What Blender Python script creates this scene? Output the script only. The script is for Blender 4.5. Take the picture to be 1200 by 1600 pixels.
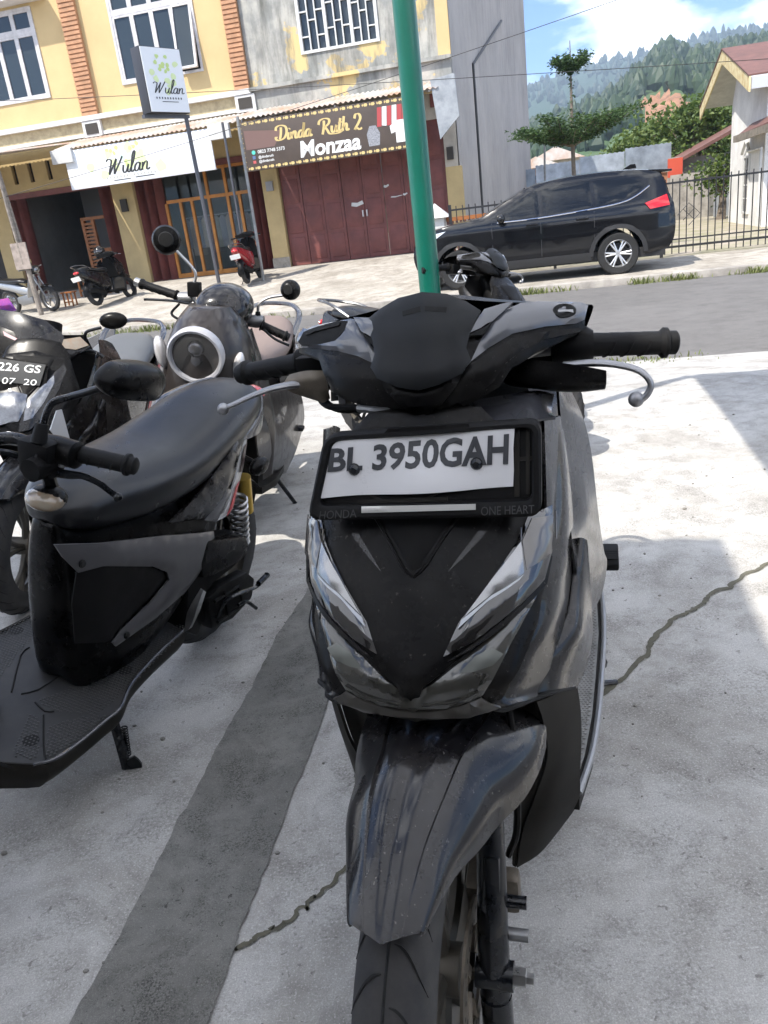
import bpy, bmesh, math, random
import numpy as np
from mathutils import Vector, Matrix
from mathutils.geometry import delaunay_2d_cdt
random.seed(7); rng = np.random.default_rng(7)
for o in list(bpy.data.objects): bpy.data.objects.remove(o)
S = bpy.context.scene; COL = S.collection
R = math.radians
# ------------------------------------------------------------------ camera
CAM_H, CAM_F, CAM_P, CAM_R = 1.2, 1225.0, R(20.25), R(7.0)
fw = np.array([0, math.cos(CAM_P), -math.sin(CAM_P)]); up0 = np.array([0, math.sin(CAM_P), math.cos(CAM_P)]); r0 = np.array([1., 0, 0])
ir = r0*math.cos(CAM_R) - up0*math.sin(CAM_R); idn = -up0*math.cos(CAM_R) - r0*math.sin(CAM_R)
CC = np.array([0, 0, CAM_H])
cd = bpy.data.cameras.new('camera'); cam = bpy.data.objects.new('camera', cd); COL.objects.link(cam)
cd.sensor_fit = 'VERTICAL'; cd.sensor_height = 24; cd.lens = 24*CAM_F/1600; cd.clip_start = .02; cd.clip_end = 20000
m = Matrix(((ir[0], -idn[0], -fw[0], 0), (ir[1], -idn[1], -fw[1], 0), (ir[2], -idn[2], -fw[2], CAM_H), (0, 0, 0, 1)))
cam.matrix_world = m; S.camera = cam
# ------------------------------------------------------------------ sky, sun, exposure
SUN_SHIFT = Vector((.53, .40, -1.0))          # travel direction of the light, per metre of fall
sd = SUN_SHIFT.normalized()
elev = math.asin(-sd.z); azim = math.atan2(-sd.x, -sd.y)   # towards the sun, from +Y clockwise
W = bpy.data.worlds.new('World'); S.world = W; W.use_nodes = True
nt = W.node_tree; nt.nodes.clear()
def N(t, ty, **k):
    n = t.nodes.new(ty)
    for a, b in k.items(): setattr(n, a, b)
    return n
sky = N(nt, 'ShaderNodeTexSky', sky_type='NISHITA', sun_disc=False, sun_elevation=elev, sun_rotation=azim, air_density=.8, dust_density=.05, ozone_density=3.0, altitude=1200)
tc = N(nt, 'ShaderNodeTexCoord'); mp = N(nt, 'ShaderNodeMapping'); mp.inputs['Scale'].default_value = (1.6, 1.6, 4.2); mp.inputs['Location'].default_value = (.9, .35, .2)
nz = N(nt, 'ShaderNodeTexNoise'); nz.inputs['Scale'].default_value = 2.3; nz.inputs['Detail'].default_value = 9; nz.inputs['Roughness'].default_value = .56
cr = N(nt, 'ShaderNodeValToRGB'); cr.color_ramp.elements[0].position = .46; cr.color_ramp.elements[1].position = .60
mixc = N(nt, 'ShaderNodeMixRGB'); mixc.inputs[2].default_value = (5.6, 5.7, 5.9, 1)
bg = N(nt, 'ShaderNodeBackground'); bg.inputs['Strength'].default_value = .15
wo = N(nt, 'ShaderNodeOutputWorld')
nt.links.new(tc.outputs['Generated'], mp.inputs[0]); nt.links.new(mp.outputs[0], nz.inputs[0]); nt.links.new(nz.outputs['Fac'], cr.inputs[0])
nt.links.new(cr.outputs[0], mixc.inputs[0]); dim = N(nt, 'ShaderNodeMixRGB', blend_type='MULTIPLY'); dim.inputs[0].default_value = 1; dim.inputs[2].default_value = (.25,.33,.43,1); nt.links.new(sky.outputs[0], dim.inputs[1]); nt.links.new(dim.outputs[0], mixc.inputs[1]); nt.links.new(mixc.outputs[0], bg.inputs[0]); nt.links.new(bg.outputs[0], wo.inputs[0])
sl = bpy.data.lights.new('sun', 'SUN'); sl.energy = 2.0; sl.angle = R(.53); sl.color = (1, .945, .86)
so = bpy.data.objects.new('sun', sl); COL.objects.link(so); so.rotation_euler = sd.to_track_quat('-Z', 'Y').to_euler(); so.location = (-20, -15, 40)
S.view_settings.view_transform = 'Standard'; S.view_settings.look = 'None'; S.view_settings.gamma = 1; S.view_settings.use_curve_mapping = False
S.view_settings.exposure = 1.98
S.render.resolution_x = 768; S.render.resolution_y = 1024
S.cycles.max_bounces = 4; S.cycles.diffuse_bounces = 3; S.cycles.glossy_bounces = 2; S.cycles.transmission_bounces = 3; S.cycles.caustics_reflective = False; S.cycles.caustics_refractive = False; S.cycles.volume_bounces = 0; S.cycles.transparent_max_bounces = 6
# ------------------------------------------------------------------ pixels -> directions (photo is 1200 x 1600)
def ray(x, y): return fw + ir*(x-600)/CAM_F + idn*(y-800)/CAM_F
def atz(x, y, z):
    d = ray(x, y); return CC + d*((z-CAM_H)/d[2])
SA = R(14.5); U = np.array([math.cos(SA), -math.sin(SA), 0]); NN = np.array([math.sin(SA), math.cos(SA), 0])   # street frame: s along, t away
def st(s, t, z=0.0): return tuple(U*s + NN*t + np.array([0, 0, z]))
def onT(x, y, t):
    d = ray(x, y); p = CC + d*(t/(d@NN)); return p@U, p[2]
def onS(x, y, s):
    d = ray(x, y); p = CC + d*(s/(d@U)); return p@NN, p[2]
STM = Matrix(((U[0], NN[0], 0, 0), (U[1], NN[1], 0, 0), (0, 0, 1, 0), (0, 0, 0, 1)))     # (s,t,z) -> world
# ------------------------------------------------------------------ materials
MATS = {}
def pm(name, col, rough=.5, metal=0, coat=0, var=None, bump=None, spec=.5, alpha=1, trans=0, col2=None, emit=0, rvar=0, ior=1.5, sheen=0, speck=0, crough=.04):
    if name in MATS: return MATS[name]
    M = bpy.data.materials.new(name); M.use_nodes = True; t = M.node_tree; b = t.nodes['Principled BSDF']
    b.inputs['Base Color'].default_value = (*col, 1); b.inputs['Roughness'].default_value = rough; b.inputs['Metallic'].default_value = metal
    b.inputs['Coat Weight'].default_value = coat; b.inputs['Coat Roughness'].default_value = crough; b.inputs['Specular IOR Level'].default_value = spec
    b.inputs['Transmission Weight'].default_value = trans; b.inputs['Alpha'].default_value = alpha; b.inputs['IOR'].default_value = ior
    b.inputs['Sheen Weight'].default_value = sheen
    if emit: b.inputs['Emission Color'].default_value = (*col, 1); b.inputs['Emission Strength'].default_value = emit
    if var or bump or rvar or speck: cd_ = N(t, 'ShaderNodeTexCoord')
    if var:                                   # (scale, amount) blotchy colour variation towards col2
        n = N(t, 'ShaderNodeTexNoise'); n.inputs['Scale'].default_value = var[0]; n.inputs['Detail'].default_value = 8; n.inputs['Roughness'].default_value = .65
        t.links.new(cd_.outputs['Object'], n.inputs[0])
        r = N(t, 'ShaderNodeValToRGB'); r.color_ramp.elements[0].position = .38; r.color_ramp.elements[1].position = .68
        t.links.new(n.outputs['Fac'], r.inputs[0])
        x = N(t, 'ShaderNodeMixRGB'); c2 = col2 or tuple(c*(1-var[1]) for c in col)
        x.inputs[1].default_value = (*col, 1); x.inputs[2].default_value = (*c2, 1)
        if col2:
            mu = N(t, 'ShaderNodeMath', operation='MULTIPLY'); mu.inputs[1].default_value = var[1]; t.links.new(r.outputs[0], mu.inputs[0]); t.links.new(mu.outputs[0], x.inputs[0])
        else: t.links.new(r.outputs[0], x.inputs[0])
        t.links.new(x.outputs[0], b.inputs['Base Color'])
    if speck:                                 # dust specks
        n = N(t, 'ShaderNodeTexNoise'); n.inputs['Scale'].default_value = 170; n.inputs['Detail'].default_value = 2
        n2 = N(t, 'ShaderNodeTexNoise'); n2.inputs['Scale'].default_value = 9; n2.inputs['Detail'].default_value = 5
        t.links.new(cd_.outputs['Object'], n.inputs[0]); t.links.new(cd_.outputs['Object'], n2.inputs[0])
        r = N(t, 'ShaderNodeMapRange'); r.inputs['From Min'].default_value = .69; r.inputs['From Max'].default_value = .76; t.links.new(n.outputs['Fac'], r.inputs[0])
        r2 = N(t, 'ShaderNodeMapRange'); r2.inputs['From Min'].default_value = .42; r2.inputs['From Max'].default_value = .75; r2.inputs['To Max'].default_value = .16; t.links.new(n2.outputs['Fac'], r2.inputs[0])
        ad = N(t, 'ShaderNodeMath', operation='ADD', use_clamp=True); t.links.new(r.outputs[0], ad.inputs[0]); t.links.new(r2.outputs[0], ad.inputs[1])
        ml = N(t, 'ShaderNodeMath', operation='MULTIPLY'); ml.inputs[1].default_value = speck; t.links.new(ad.outputs[0], ml.inputs[0])
        x = N(t, 'ShaderNodeMixRGB'); x.inputs[1].default_value = (*col, 1); x.inputs[2].default_value = (.30,.28,.25,1); t.links.new(ml.outputs[0], x.inputs[0]); t.links.new(x.outputs[0], b.inputs['Base Color'])
    if rvar:
        n = N(t, 'ShaderNodeTexNoise'); n.inputs['Scale'].default_value = 14; n.inputs['Detail'].default_value = 10; n.inputs['Roughness'].default_value = .7
        t.links.new(cd_.outputs['Object'], n.inputs[0])
        mr = N(t, 'ShaderNodeMapRange'); mr.inputs['From Min'].default_value = .35; mr.inputs['From Max'].default_value = .7
        mr.inputs['To Min'].default_value = max(.01, rough-rvar*.4); mr.inputs['To Max'].default_value = min(1, rough+rvar)
        t.links.new(n.outputs['Fac'], mr.inputs[0]); t.links.new(mr.outputs[0], b.inputs['Roughness'])
    if bump:                                  # (scale, strength, distance)
        n = N(t, 'ShaderNodeTexNoise'); n.inputs['Scale'].default_value = bump[0]; n.inputs['Detail'].default_value = 6
        t.links.new(cd_.outputs['Object'], n.inputs[0])
        bp = N(t, 'ShaderNodeBump'); bp.inputs['Strength'].default_value = bump[1]; bp.inputs['Distance'].default_value = bump[2] if len(bump) > 2 else .002
        t.links.new(n.outputs['Fac'], bp.inputs['Height']); t.links.new(bp.outputs[0], b.inputs['Normal'])
    MATS[name] = M; return M
# ------------------------------------------------------------------ geometry: every shape is (verts, faces)
def jn(*gs):
    V, F = [], []
    for g in gs:
        o = len(V); V += [tuple(v) for v in g[0]]; F += [tuple(i+o for i in f) for f in g[1]]
    return V, F
def tf(g, M): return [tuple(M @ Vector(v)) for v in g[0]], [tuple(f) for f in g[1]]
def mv(g, x=0, y=0, z=0): return [(v[0]+x, v[1]+y, v[2]+z) for v in g[0]], g[1]
def mirx(g): return [(-v[0], v[1], v[2]) for v in g[0]], [tuple(reversed(f)) for f in g[1]]
def both(g): return jn(g, mirx(g))
def rot(axis, a): return Matrix.Rotation(a, 4, axis)
def T(x, y, z): return Matrix.Translation((x, y, z))
def box(x0, x1, y0, y1, z0, z1, bev=0):
    if bev <= 0:
        v = [(x0,y0,z0),(x1,y0,z0),(x1,y1,z0),(x0,y1,z0),(x0,y0,z1),(x1,y0,z1),(x1,y1,z1),(x0,y1,z1)]
        return v, [(3,2,1,0),(4,5,6,7),(0,1,5,4),(1,2,6,5),(2,3,7,6),(3,0,4,7)]
    bm = bmesh.new(); bmesh.ops.create_cube(bm, size=1)
    for v in bm.verts: v.co = ((x0+x1)/2+v.co.x*(x1-x0), (y0+y1)/2+v.co.y*(y1-y0), (z0+z1)/2+v.co.z*(z1-z0))
    bmesh.ops.bevel(bm, geom=bm.edges[:], offset=min(bev, .45*min(x1-x0, y1-y0, z1-z0)), segments=2, affect='EDGES', profile=.6)
    bm.verts.index_update(); g = ([tuple(v.co) for v in bm.verts], [tuple(v.index for v in f.verts) for f in bm.faces]); bm.free(); return g
def cr_(P, n, closed=False):
    """Catmull-Rom resample of a list of points, n steps per span"""
    P = np.array(P, float); k = len(P); out = []
    if n <= 1 or k < 3: return P
    for i in range(k if closed else k-1):
        p1, p2 = P[i], P[(i+1) % k]
        p0 = P[i-1] if (closed or i > 0) else 2*p1-p2
        p3 = P[(i+2) % k] if (closed or i+2 < k) else 2*p2-p1
        for j in range(n):
            t = j/n; out.append(.5*((2*p1)+(-p0+p2)*t+(2*p0-5*p1+4*p2-p3)*t*t+(-p0+3*p1-3*p2+p3)*t**3))
    if not closed: out.append(P[-1])
    return np.array(out)
def loft(secs, nu=4, nv=4, closed=True, caps=True):
    A = [cr_(s, nv, closed) for s in secs]
    A = np.array(A); k = A.shape[1]
    B = np.stack([cr_(A[:, j], nu) for j in range(k)], 1)
    n = B.shape[0]; V = [tuple(p) for p in B.reshape(-1, 3)]; F = []
    for i in range(n-1):
        for j in range(k if closed else k-1):
            a = i*k+j; b = i*k+(j+1) % k; F.append((a, b, b+k, a+k))
    if caps and closed: F.append(tuple(range(k-1, -1, -1))); F.append(tuple((n-1)*k+j for j in range(k)))
    return V, F
def grid(rows, nu=4, nv=4, th=0):
    """open patch through a grid of points, optional thickness (along -normal)"""
    g = loft(rows, nu, nv, closed=False, caps=False)
    if not th: return g
    return solid(g, th)
def solid(g, th):
    bm = bmesh.new(); vs = [bm.verts.new(v) for v in g[0]]
    for f in g[1]:
        try: bm.faces.new([vs[i] for i in f])
        except ValueError: pass
    bm.normal_update(); bmesh.ops.solidify(bm, geom=bm.faces[:], thickness=th)
    bm.verts.index_update(); r = ([tuple(v.co) for v in bm.verts], [tuple(v.index for v in f.verts) for f in bm.faces]); bm.free(); return r
def tube(path, r, seg=10, sub=5, caps=True, flat=1.0, closed=False):
    P = cr_(path, sub, closed); n = len(P)
    rr = np.full(n, r, float) if np.isscalar(r) else np.interp(np.linspace(0, 1, n), np.linspace(0, 1, len(r)), r)
    tan = np.gradient(P, axis=0); tan /= np.linalg.norm(tan, axis=1)[:, None]+1e-12
    a = np.array([0, 0, 1.]) if abs(tan[0][2]) < .9 else np.array([1., 0, 0])
    u = np.cross(tan[0], a); u /= np.linalg.norm(u); V = []; F = []
    for i in range(n):
        u = u - tan[i]*(u@tan[i]); u /= np.linalg.norm(u); w = np.cross(tan[i], u)
        for k in range(seg):
            c = 2*math.pi*k/seg; V.append(tuple(P[i]+rr[i]*(math.cos(c)*u+flat*math.sin(c)*w)))
    for i in range(n-1 if not closed else n):
        j = (i+1) % n
        for k in range(seg): F.append((i*seg+k, i*seg+(k+1) % seg, j*seg+(k+1) % seg, j*seg+k))
    if caps and not closed: F.append(tuple(range(seg-1, -1, -1))); F.append(tuple((n-1)*seg+k for k in range(seg)))
    return V, F
def cyl(p, q, r, seg=16, r2=None): return tube([p, q], [r, r if r2 is None else r2], seg, 1)
def lathe(prof, axis='x', seg=32, cap=True, full=True):
    """profile (radius, height) turned about an axis through the origin"""
    V, F = [], []; n = len(prof)
    for i in range(seg):
        a = 2*math.pi*i/seg; c, s = math.cos(a), math.sin(a)
        for r, h in prof: V.append({'x': (h, r*c, r*s), 'y': (r*s, h, r*c), 'z': (r*c, r*s, h)}[axis])
    for i in range(seg):
        j = (i+1) % seg
        for k in range(n-1): F.append((i*n+k, j*n+k, j*n+k+1, i*n+k+1))
    if cap:
        if prof[0][0] > 1e-6: F.append(tuple(i*n for i in range(seg-1, -1, -1)))
        if prof[-1][0] > 1e-6: F.append(tuple(i*n+n-1 for i in range(seg)))
    return V, F
def ell(c, r, seg=20, ring=12):
    V = []; F = []
    for i in range(ring+1):
        t = math.pi*i/ring
        for k in range(seg):
            a = 2*math.pi*k/seg; V.append((c[0]+r[0]*math.sin(t)*math.cos(a), c[1]+r[1]*math.sin(t)*math.sin(a), c[2]+r[2]*math.cos(t)))
    for i in range(ring):
        for k in range(seg): F.append((i*seg+k, (i+1)*seg+k, (i+1)*seg+(k+1) % seg, i*seg+(k+1) % seg))
    return V, F
def prism(pts, y0, y1, plane='xz', bev=0):
    """polygon extruded along the third axis"""
    n = len(pts); mk3 = {'xz': lambda a, b, c: (a, c, b), 'xy': lambda a, b, c: (a, b, c), 'yz': lambda a, b, c: (c, a, b)}[plane]
    V = [mk3(a, b, y0) for a, b in pts]+[mk3(a, b, y1) for a, b in pts]
    F = [tuple(range(n)), tuple(range(2*n-1, n-1, -1))]+[(i, i+n, (i+1) % n+n, (i+1) % n) for i in range(n)]
    if bev:
        bm = bmesh.new(); vs = [bm.verts.new(v) for v in V]
        for f in F: bm.faces.new([vs[i] for i in f])
        bmesh.ops.recalc_face_normals(bm, faces=bm.faces[:])
        bmesh.ops.bevel(bm, geom=bm.edges[:], offset=bev, segments=2, affect='EDGES', profile=.6); bm.verts.index_update()
        r = ([tuple(v.co) for v in bm.verts], [tuple(v.index for v in f.verts) for f in bm.faces]); bm.free(); return r
    return V, F
def dens(pts, step, closed=True):
    out = []; n = len(pts)
    for i in range(n if closed else n-1):
        a, b = np.array(pts[i], float), np.array(pts[(i+1) % n], float); k = max(1, int(math.ceil(np.linalg.norm(b-a)/step)))
        out += [tuple(a+(b-a)*j/k) for j in range(k)]
    return out
def segd(P, poly):
    """distance of points P to the polygon's boundary"""
    d = np.full(len(P), 1e9); n = len(poly)
    for i in range(n):
        a, b = np.array(poly[i]), np.array(poly[(i+1) % n]); ab = b-a; l = ab@ab+1e-15
        t = np.clip(((P-a)@ab)/l, 0, 1); d = np.minimum(d, np.linalg.norm(P-(a+t[:, None]*ab), axis=1))
    return d
def inside(P, poly):
    x, y = P[:, 0], P[:, 1]; r = np.zeros(len(P), bool); n = len(poly)
    for i in range(n):
        (x0, y0), (x1, y1) = poly[i], poly[(i+1) % n]
        if y0 == y1: continue
        c = ((y0 > y) != (y1 > y)) & (x < (x1-x0)*(y-y0)/(y1-y0)+x0); r ^= c
    return r
def sheet(poly, fn, th=.004, res=.012, edge=.004, lift=0.0, sm=0):
    """a panel: the outline poly in (u,v), laid on the surface fn(u,v)->xyz, with a rounded edge and real thickness"""
    if sm: poly = [tuple(p) for p in cr_(poly, sm, True)]
    b = dens(poly, res); P = [tuple(p) for p in b]; nb = len(b)
    x0, y0 = np.min(b, 0); x1, y1 = np.max(b, 0)
    gx, gy = np.meshgrid(np.arange(x0+res*.5, x1, res), np.arange(y0+res*.5, y1, res)); gx[1::2] += res*.5
    Q = np.stack([gx.ravel(), gy.ravel()], 1)
    if len(Q):
        Q = Q[inside(Q, b)]
        if len(Q): Q = Q[segd(Q, b) > res*.45]
        P += [tuple(q) for q in Q]
    vv, _, ff, *_ = delaunay_2d_cdt([Vector(p) for p in P], [], [list(range(nb))], 1, 1e-7)
    UV = np.array([tuple(v) for v in vv]); d = segd(UV, b); e = 1e-4
    X = np.array([fn(u, v) for u, v in UV], float); Xu = np.array([fn(u+e, v) for u, v in UV])-X; Xv = np.array([fn(u, v+e) for u, v in UV])-X
    nn = np.cross(Xu, Xv); nn /= np.linalg.norm(nn, axis=1)[:, None]+1e-15
    rr = np.clip(d/max(edge, 1e-6), 0, 1); h = np.sqrt(np.clip(1-(1-rr)**2, 0, 1))*edge
    top = X + nn*(lift+th-edge+h)[:, None]; bot = X + nn*(lift)*1.0
    V = [tuple(p) for p in top]; n = len(V); F = []
    for f in ff: F.append(tuple(f))
    # rim: boundary edges found from the triangles
    cnt = {}
    for f in ff:
        for i in range(len(f)):
            a, c = f[i], f[(i+1) % len(f)]; cnt[(a, c)] = cnt.get((a, c), 0)+1
    V += [tuple(p) for p in bot]
    for (a, c) in cnt:
        if (c, a) not in cnt: F.append((c, a, a+n, c+n))
    return V, F
def J(name, g, mat, par=None, smooth=True, ang=38, kind=None, label=None, cat=None, group=None):
    me = bpy.data.meshes.new(name); me.from_pydata([tuple(v) for v in g[0]], [], [tuple(f) for f in g[1]]); me.validate(); me.update()
    bm = bmesh.new(); bm.from_mesh(me); bmesh.ops.remove_doubles(bm, verts=bm.verts[:], dist=1e-6); bm.to_mesh(me); bm.free()
    if smooth:
        me.polygons.foreach_set('use_smooth', [True]*len(me.polygons)); me.set_sharp_from_angle(angle=R(ang))
    me.materials.append(mat); o = bpy.data.objects.new(name, me); COL.objects.link(o); o.parent = par
    tag(o, label, cat, group, kind); return o
def tag(o, label=None, cat=None, group=None, kind=None):
    if label: o['label'] = label
    if cat: o['category'] = cat
    if group: o['group'] = group
    if kind: o['kind'] = kind
    return o
def E(name, M=None, label=None, cat=None, group=None):
    o = bpy.data.objects.new(name, None); COL.objects.link(o); o.empty_display_size = .1
    if M is not None: o.matrix_world = M
    return tag(o, label, cat, group)
def kids(o): return [c for c in COL.objects if c.parent == o]
def dup(o, par=None, M=None, label=None):
    c = o.copy(); COL.objects.link(c); c.parent = par
    if M is not None: c.matrix_local = M
    if label: c['label'] = label
    for ch in kids(o): dup(ch, c)
    return c
def share(o, M):
    c = o.copy(); COL.objects.link(c); c.matrix_local = M; return c
def text(s, size, depth=.002, shear=0, bold=0, align='CENTER', sx=1.0, space=1.0):
    cu = bpy.data.curves.new('t', 'FONT'); cu.body = s; cu.size = size; cu.extrude = depth; cu.shear = shear; cu.offset = bold; cu.align_x = align; cu.align_y = 'CENTER'; cu.space_character = space; cu.resolution_u = 3
    o = bpy.data.objects.new('t', cu); COL.objects.link(o); dg = bpy.context.evaluated_depsgraph_get(); me = bpy.data.meshes.new_from_object(o.evaluated_get(dg))
    g = ([(v.co.x*sx, v.co.y, v.co.z) for v in me.vertices], [tuple(p.vertices) for p in me.polygons])
    bpy.data.objects.remove(o); bpy.data.curves.remove(cu); bpy.data.meshes.remove(me); return g
def upright(g): return [(v[0], -v[2], v[1]) for v in g[0]], g[1]      # text facing -y, reading along +x
# ================================================================== THE SETTING
def concrete_mat(name, base, dark, light, sc=1.0, pit=1.0, stain=.6, veins=True):
    M = bpy.data.materials.new(name); M.use_nodes = True; t = M.node_tree; b = t.nodes['Principled BSDF']; L = t.links.new
    co = N(t, 'ShaderNodeTexCoord')
    def noise(s, d=8, r=.6, dist=0):
        n = N(t, 'ShaderNodeTexNoise'); n.inputs['Scale'].default_value = s*sc; n.inputs['Detail'].default_value = d; n.inputs['Roughness'].default_value = r; n.inputs['Distortion'].default_value = dist
        L(co.outputs['Object'], n.inputs[0]); return n
    def ramp(src, a, c):
        r = N(t, 'ShaderNodeValToRGB'); r.color_ramp.elements[0].position = a; r.color_ramp.elements[1].position = c; L(src, r.inputs[0]); return r.outputs[0]
    def mix(f, a, c, k=1.0):
        x = N(t, 'ShaderNodeMixRGB')
        if k != 1.0:
            mu = N(t, 'ShaderNodeMath', operation='MULTIPLY'); mu.inputs[1].default_value = k; L(f, mu.inputs[0]); f = mu.outputs[0]
        L(f, x.inputs[0])
        for i, v in ((1, a), (2, c)):
            if isinstance(v, tuple): x.inputs[i].default_value = (*v, 1)
            else: L(v, x.inputs[i])
        return x.outputs[0]
    c = mix(ramp(noise(.9, 9, .62).outputs['Fac'], .35, .65), base, light)
    c = mix(ramp(noise(2.1, 12, .72, .6).outputs['Fac'], .44, .62), c, dark, stain)
    c = mix(ramp(noise(9, 10, .75, .4).outputs['Fac'], .48, .64), c, tuple(k*.6 for k in dark), .6*stain)
    gm = ramp(noise(4.5, 8, .7).outputs['Fac'], .44, .64)
    def mul(a_, b_):
        q = N(t, 'ShaderNodeMath', operation='MULTIPLY'); L(a_, q.inputs[0]); L(b_, q.inputs[1]); return q.outputs[0]
    c = mix(mul(ramp(noise(130, 8, .75).outputs['Fac'], .46, .60), gm), c, tuple(k*.45 for k in dark), .75*pit)
    c = mix(ramp(noise(48, 4, .55, 1.0).outputs['Fac'], .64, .70), c, tuple(k*.45 for k in dark), .6*pit)
    c = mix(ramp(noise(380, 3, .6).outputs['Fac'], .38, .66), c, tuple(k*.55 for k in base), .6)
    c = mix(ramp(noise(220, 4, .6).outputs['Fac'], .55, .68), c, tuple(min(1, k*1.35) for k in light), .5)
    v = N(t, 'ShaderNodeTexVoronoi', feature='DISTANCE_TO_EDGE'); v.inputs['Scale'].default_value = 1.9*sc
    dn = noise(3, 6, .6); vm = N(t, 'ShaderNodeMixRGB'); vm.inputs[0].default_value = .25; L(co.outputs['Object'], vm.inputs[1]); L(dn.outputs['Color'], vm.inputs[2]); L(vm.outputs[0], v.inputs['Vector'])
    r = N(t, 'ShaderNodeValToRGB'); r.color_ramp.elements[0].position = 0; r.color_ramp.elements[1].position = .004; r.color_ramp.elements[0].color = (1,1,1,1); r.color_ramp.elements[1].color = (0,0,0,1); L(v.outputs['Distance'], r.inputs[0])
    mk = ramp(noise(.7, 4).outputs['Fac'], .5, .6); mu = N(t, 'ShaderNodeMath', operation='MULTIPLY'); L(r.outputs[0], mu.inputs[0]); L(mk, mu.inputs[1])
    c = mix(mu.outputs[0], c, tuple(k*.5 for k in dark), .5) if veins else c
    L(c, b.inputs['Base Color']); b.inputs['Roughness'].default_value = .88; b.inputs['Specular IOR Level'].default_value = .3
    h1 = noise(60, 6, .7); h2 = noise(260, 4, .7); a = N(t, 'ShaderNodeMath', operation='ADD'); L(h1.outputs['Fac'], a.inputs[0]); L(h2.outputs['Fac'], a.inputs[1])
    bp = N(t, 'ShaderNodeBump'); bp.inputs['Strength'].default_value = .55*pit; bp.inputs['Distance'].default_value = .004; L(a.outputs[0], bp.inputs['Height']); L(bp.outputs[0], b.inputs['Normal'])
    MATS[name] = M; return M
m_lot = concrete_mat('lot concrete', (.47,.458,.435), (.25,.23,.20), (.55,.54,.515), 1.0, 1.15, .7)
m_strip = concrete_mat('rough grey concrete', (.235,.23,.21), (.115,.11,.098), (.31,.30,.275), 1.9, 1.7, .5, False)
m_apron = concrete_mat('old pavement', (.42,.39,.34), (.22,.19,.15), (.52,.48,.42), .6, .8, .8)
m_asph = concrete_mat('worn asphalt', (.148,.143,.138), (.11,.105,.10), (.18,.172,.166), .5, .7, .5)
m_kerb = pm('kerb stone', (.40,.37,.33), .9, var=(3,.5), bump=(40,.4))
m_dirt = pm('mossy dirt', (.085,.08,.06), .95, var=(30,.6), bump=(80,.6), col2=(.13,.12,.08))
m_earth = pm('yard earth', (.36,.31,.25), .95, var=(1.3,.9), col2=(.2,.2,.1), bump=(20,.5))
def quad(a, b, c, d): return [a, b, c, d], [(0, 1, 2, 3)]
def sheetst(pts, zs): return [st(s, t, z) for (s, t), z in zip(pts, zs)], [tuple(range(len(pts)))]
J('ground', quad((-1500,-400,-.75),(1500,-400,-.75),(1500,2100,-.75),(-1500,2100,-.75)), m_earth, kind='structure')
# parking lot: flat near the bikes, dipping to the road
LT = [(-9, 0), (4.6, 0), (5.6, -.05), (6.6, -.14), (7.25, -.205)]
v = []; f = []
for i, (t, z) in enumerate(LT): v += [st(-22, t, z), st(22, t, z)]
for i in range(len(LT)-1): f.append((2*i, 2*i+1, 2*i+3, 2*i+2))
v += [st(-22, 7.25, -.6), st(22, 7.25, -.6)]; n_ = len(v); f.append((n_-4, n_-3, n_-1, n_-2))
lot = J('concrete_lot', (v, f), m_lot, smooth=False, kind='structure')
def edge_strip(Lp, Rp, z, jit, th=.004):
    """strip between two slightly ragged lines of ground points, sampled along its length"""
    def line(P):
        q = np.array([(np.array([p[0], p[1], 0])@NN, np.array([p[0], p[1], 0])@U) for p in P]); return q[np.argsort(q[:, 0])]
    l, r = line(Lp), line(Rp); tt = np.arange(max(l[0,0], r[0,0]), min(l[-1,0], r[-1,0]), .012); k = len(tt)
    rag = lambda: np.convolve(rng.normal(0, 1, k+8), np.ones(3)/3, 'same')[4:-4]*jit+np.convolve(rng.normal(0, 1, k+48), np.ones(20)/20, 'same')[24:-24]*jit*2
    a = np.interp(tt, l[:,0], l[:,1])+rag(); b = np.interp(tt, r[:,0], r[:,1])+rag()
    V = [st(s_, t_, z+th) for s_, t_ in zip(a, tt)]+[st(s_, t_, z+th) for s_, t_ in zip(b, tt)]
    return V, [(i, i+k, i+1+k, i+1) for i in range(k-1)]
sl_ = [atz(x, y, 0)[:2] for x, y in ((470,940),(435,990),(395,1075),(345,1160),(300,1250),(240,1365),(175,1490),(110,1600))]
sr_ = [atz(x, y, 0)[:2] for x, y in ((552,940),(540,1010),(515,1090),(492,1160),(460,1240),(425,1330),(380,1440),(325,1600))]
d_ = NN[:2]
sl_ = [sl_[0]+d_*2.2, sl_[0]+d_*1.0]+sl_+[sl_[-1]-d_*1.0, sl_[-1]-d_*2.5]; sr_ = [sr_[0]+d_*2.2, sr_[0]+d_*1.0]+sr_+[sr_[-1]-d_*1.0, sr_[-1]-d_*2.5]
J('concrete_strip', edge_strip(sl_, sr_, .0015, .0028), m_strip, lot)
def crack(px, w):
    P = cr_([atz(x, y, 0)[:2] for x, y in px], 14); P = P + np.stack([np.convolve(rng.normal(0, .007, len(P)+8), np.ones(4)/4, 'same')[4:-4] for _ in (0, 1)], 1)
    tn = np.gradient(P, axis=0); tn /= np.linalg.norm(tn, axis=1)[:, None]; nn = np.stack([-tn[:, 1], tn[:, 0]], 1)
    ww = w*(.35+.9*np.convolve(rng.random(len(P)+8), np.ones(4)/4, 'same')[4:-4])[:, None]; ww[0] *= .1; ww[-1] *= .1
    a = P+nn*ww*.5; b = P-nn*ww*.5
    V = [(p[0], p[1], .003) for p in a]+[(p[0], p[1], .003) for p in b]; k = len(P)
    return V, [(i, i+1, i+1+k, i+k) for i in range(k-1)]
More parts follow.
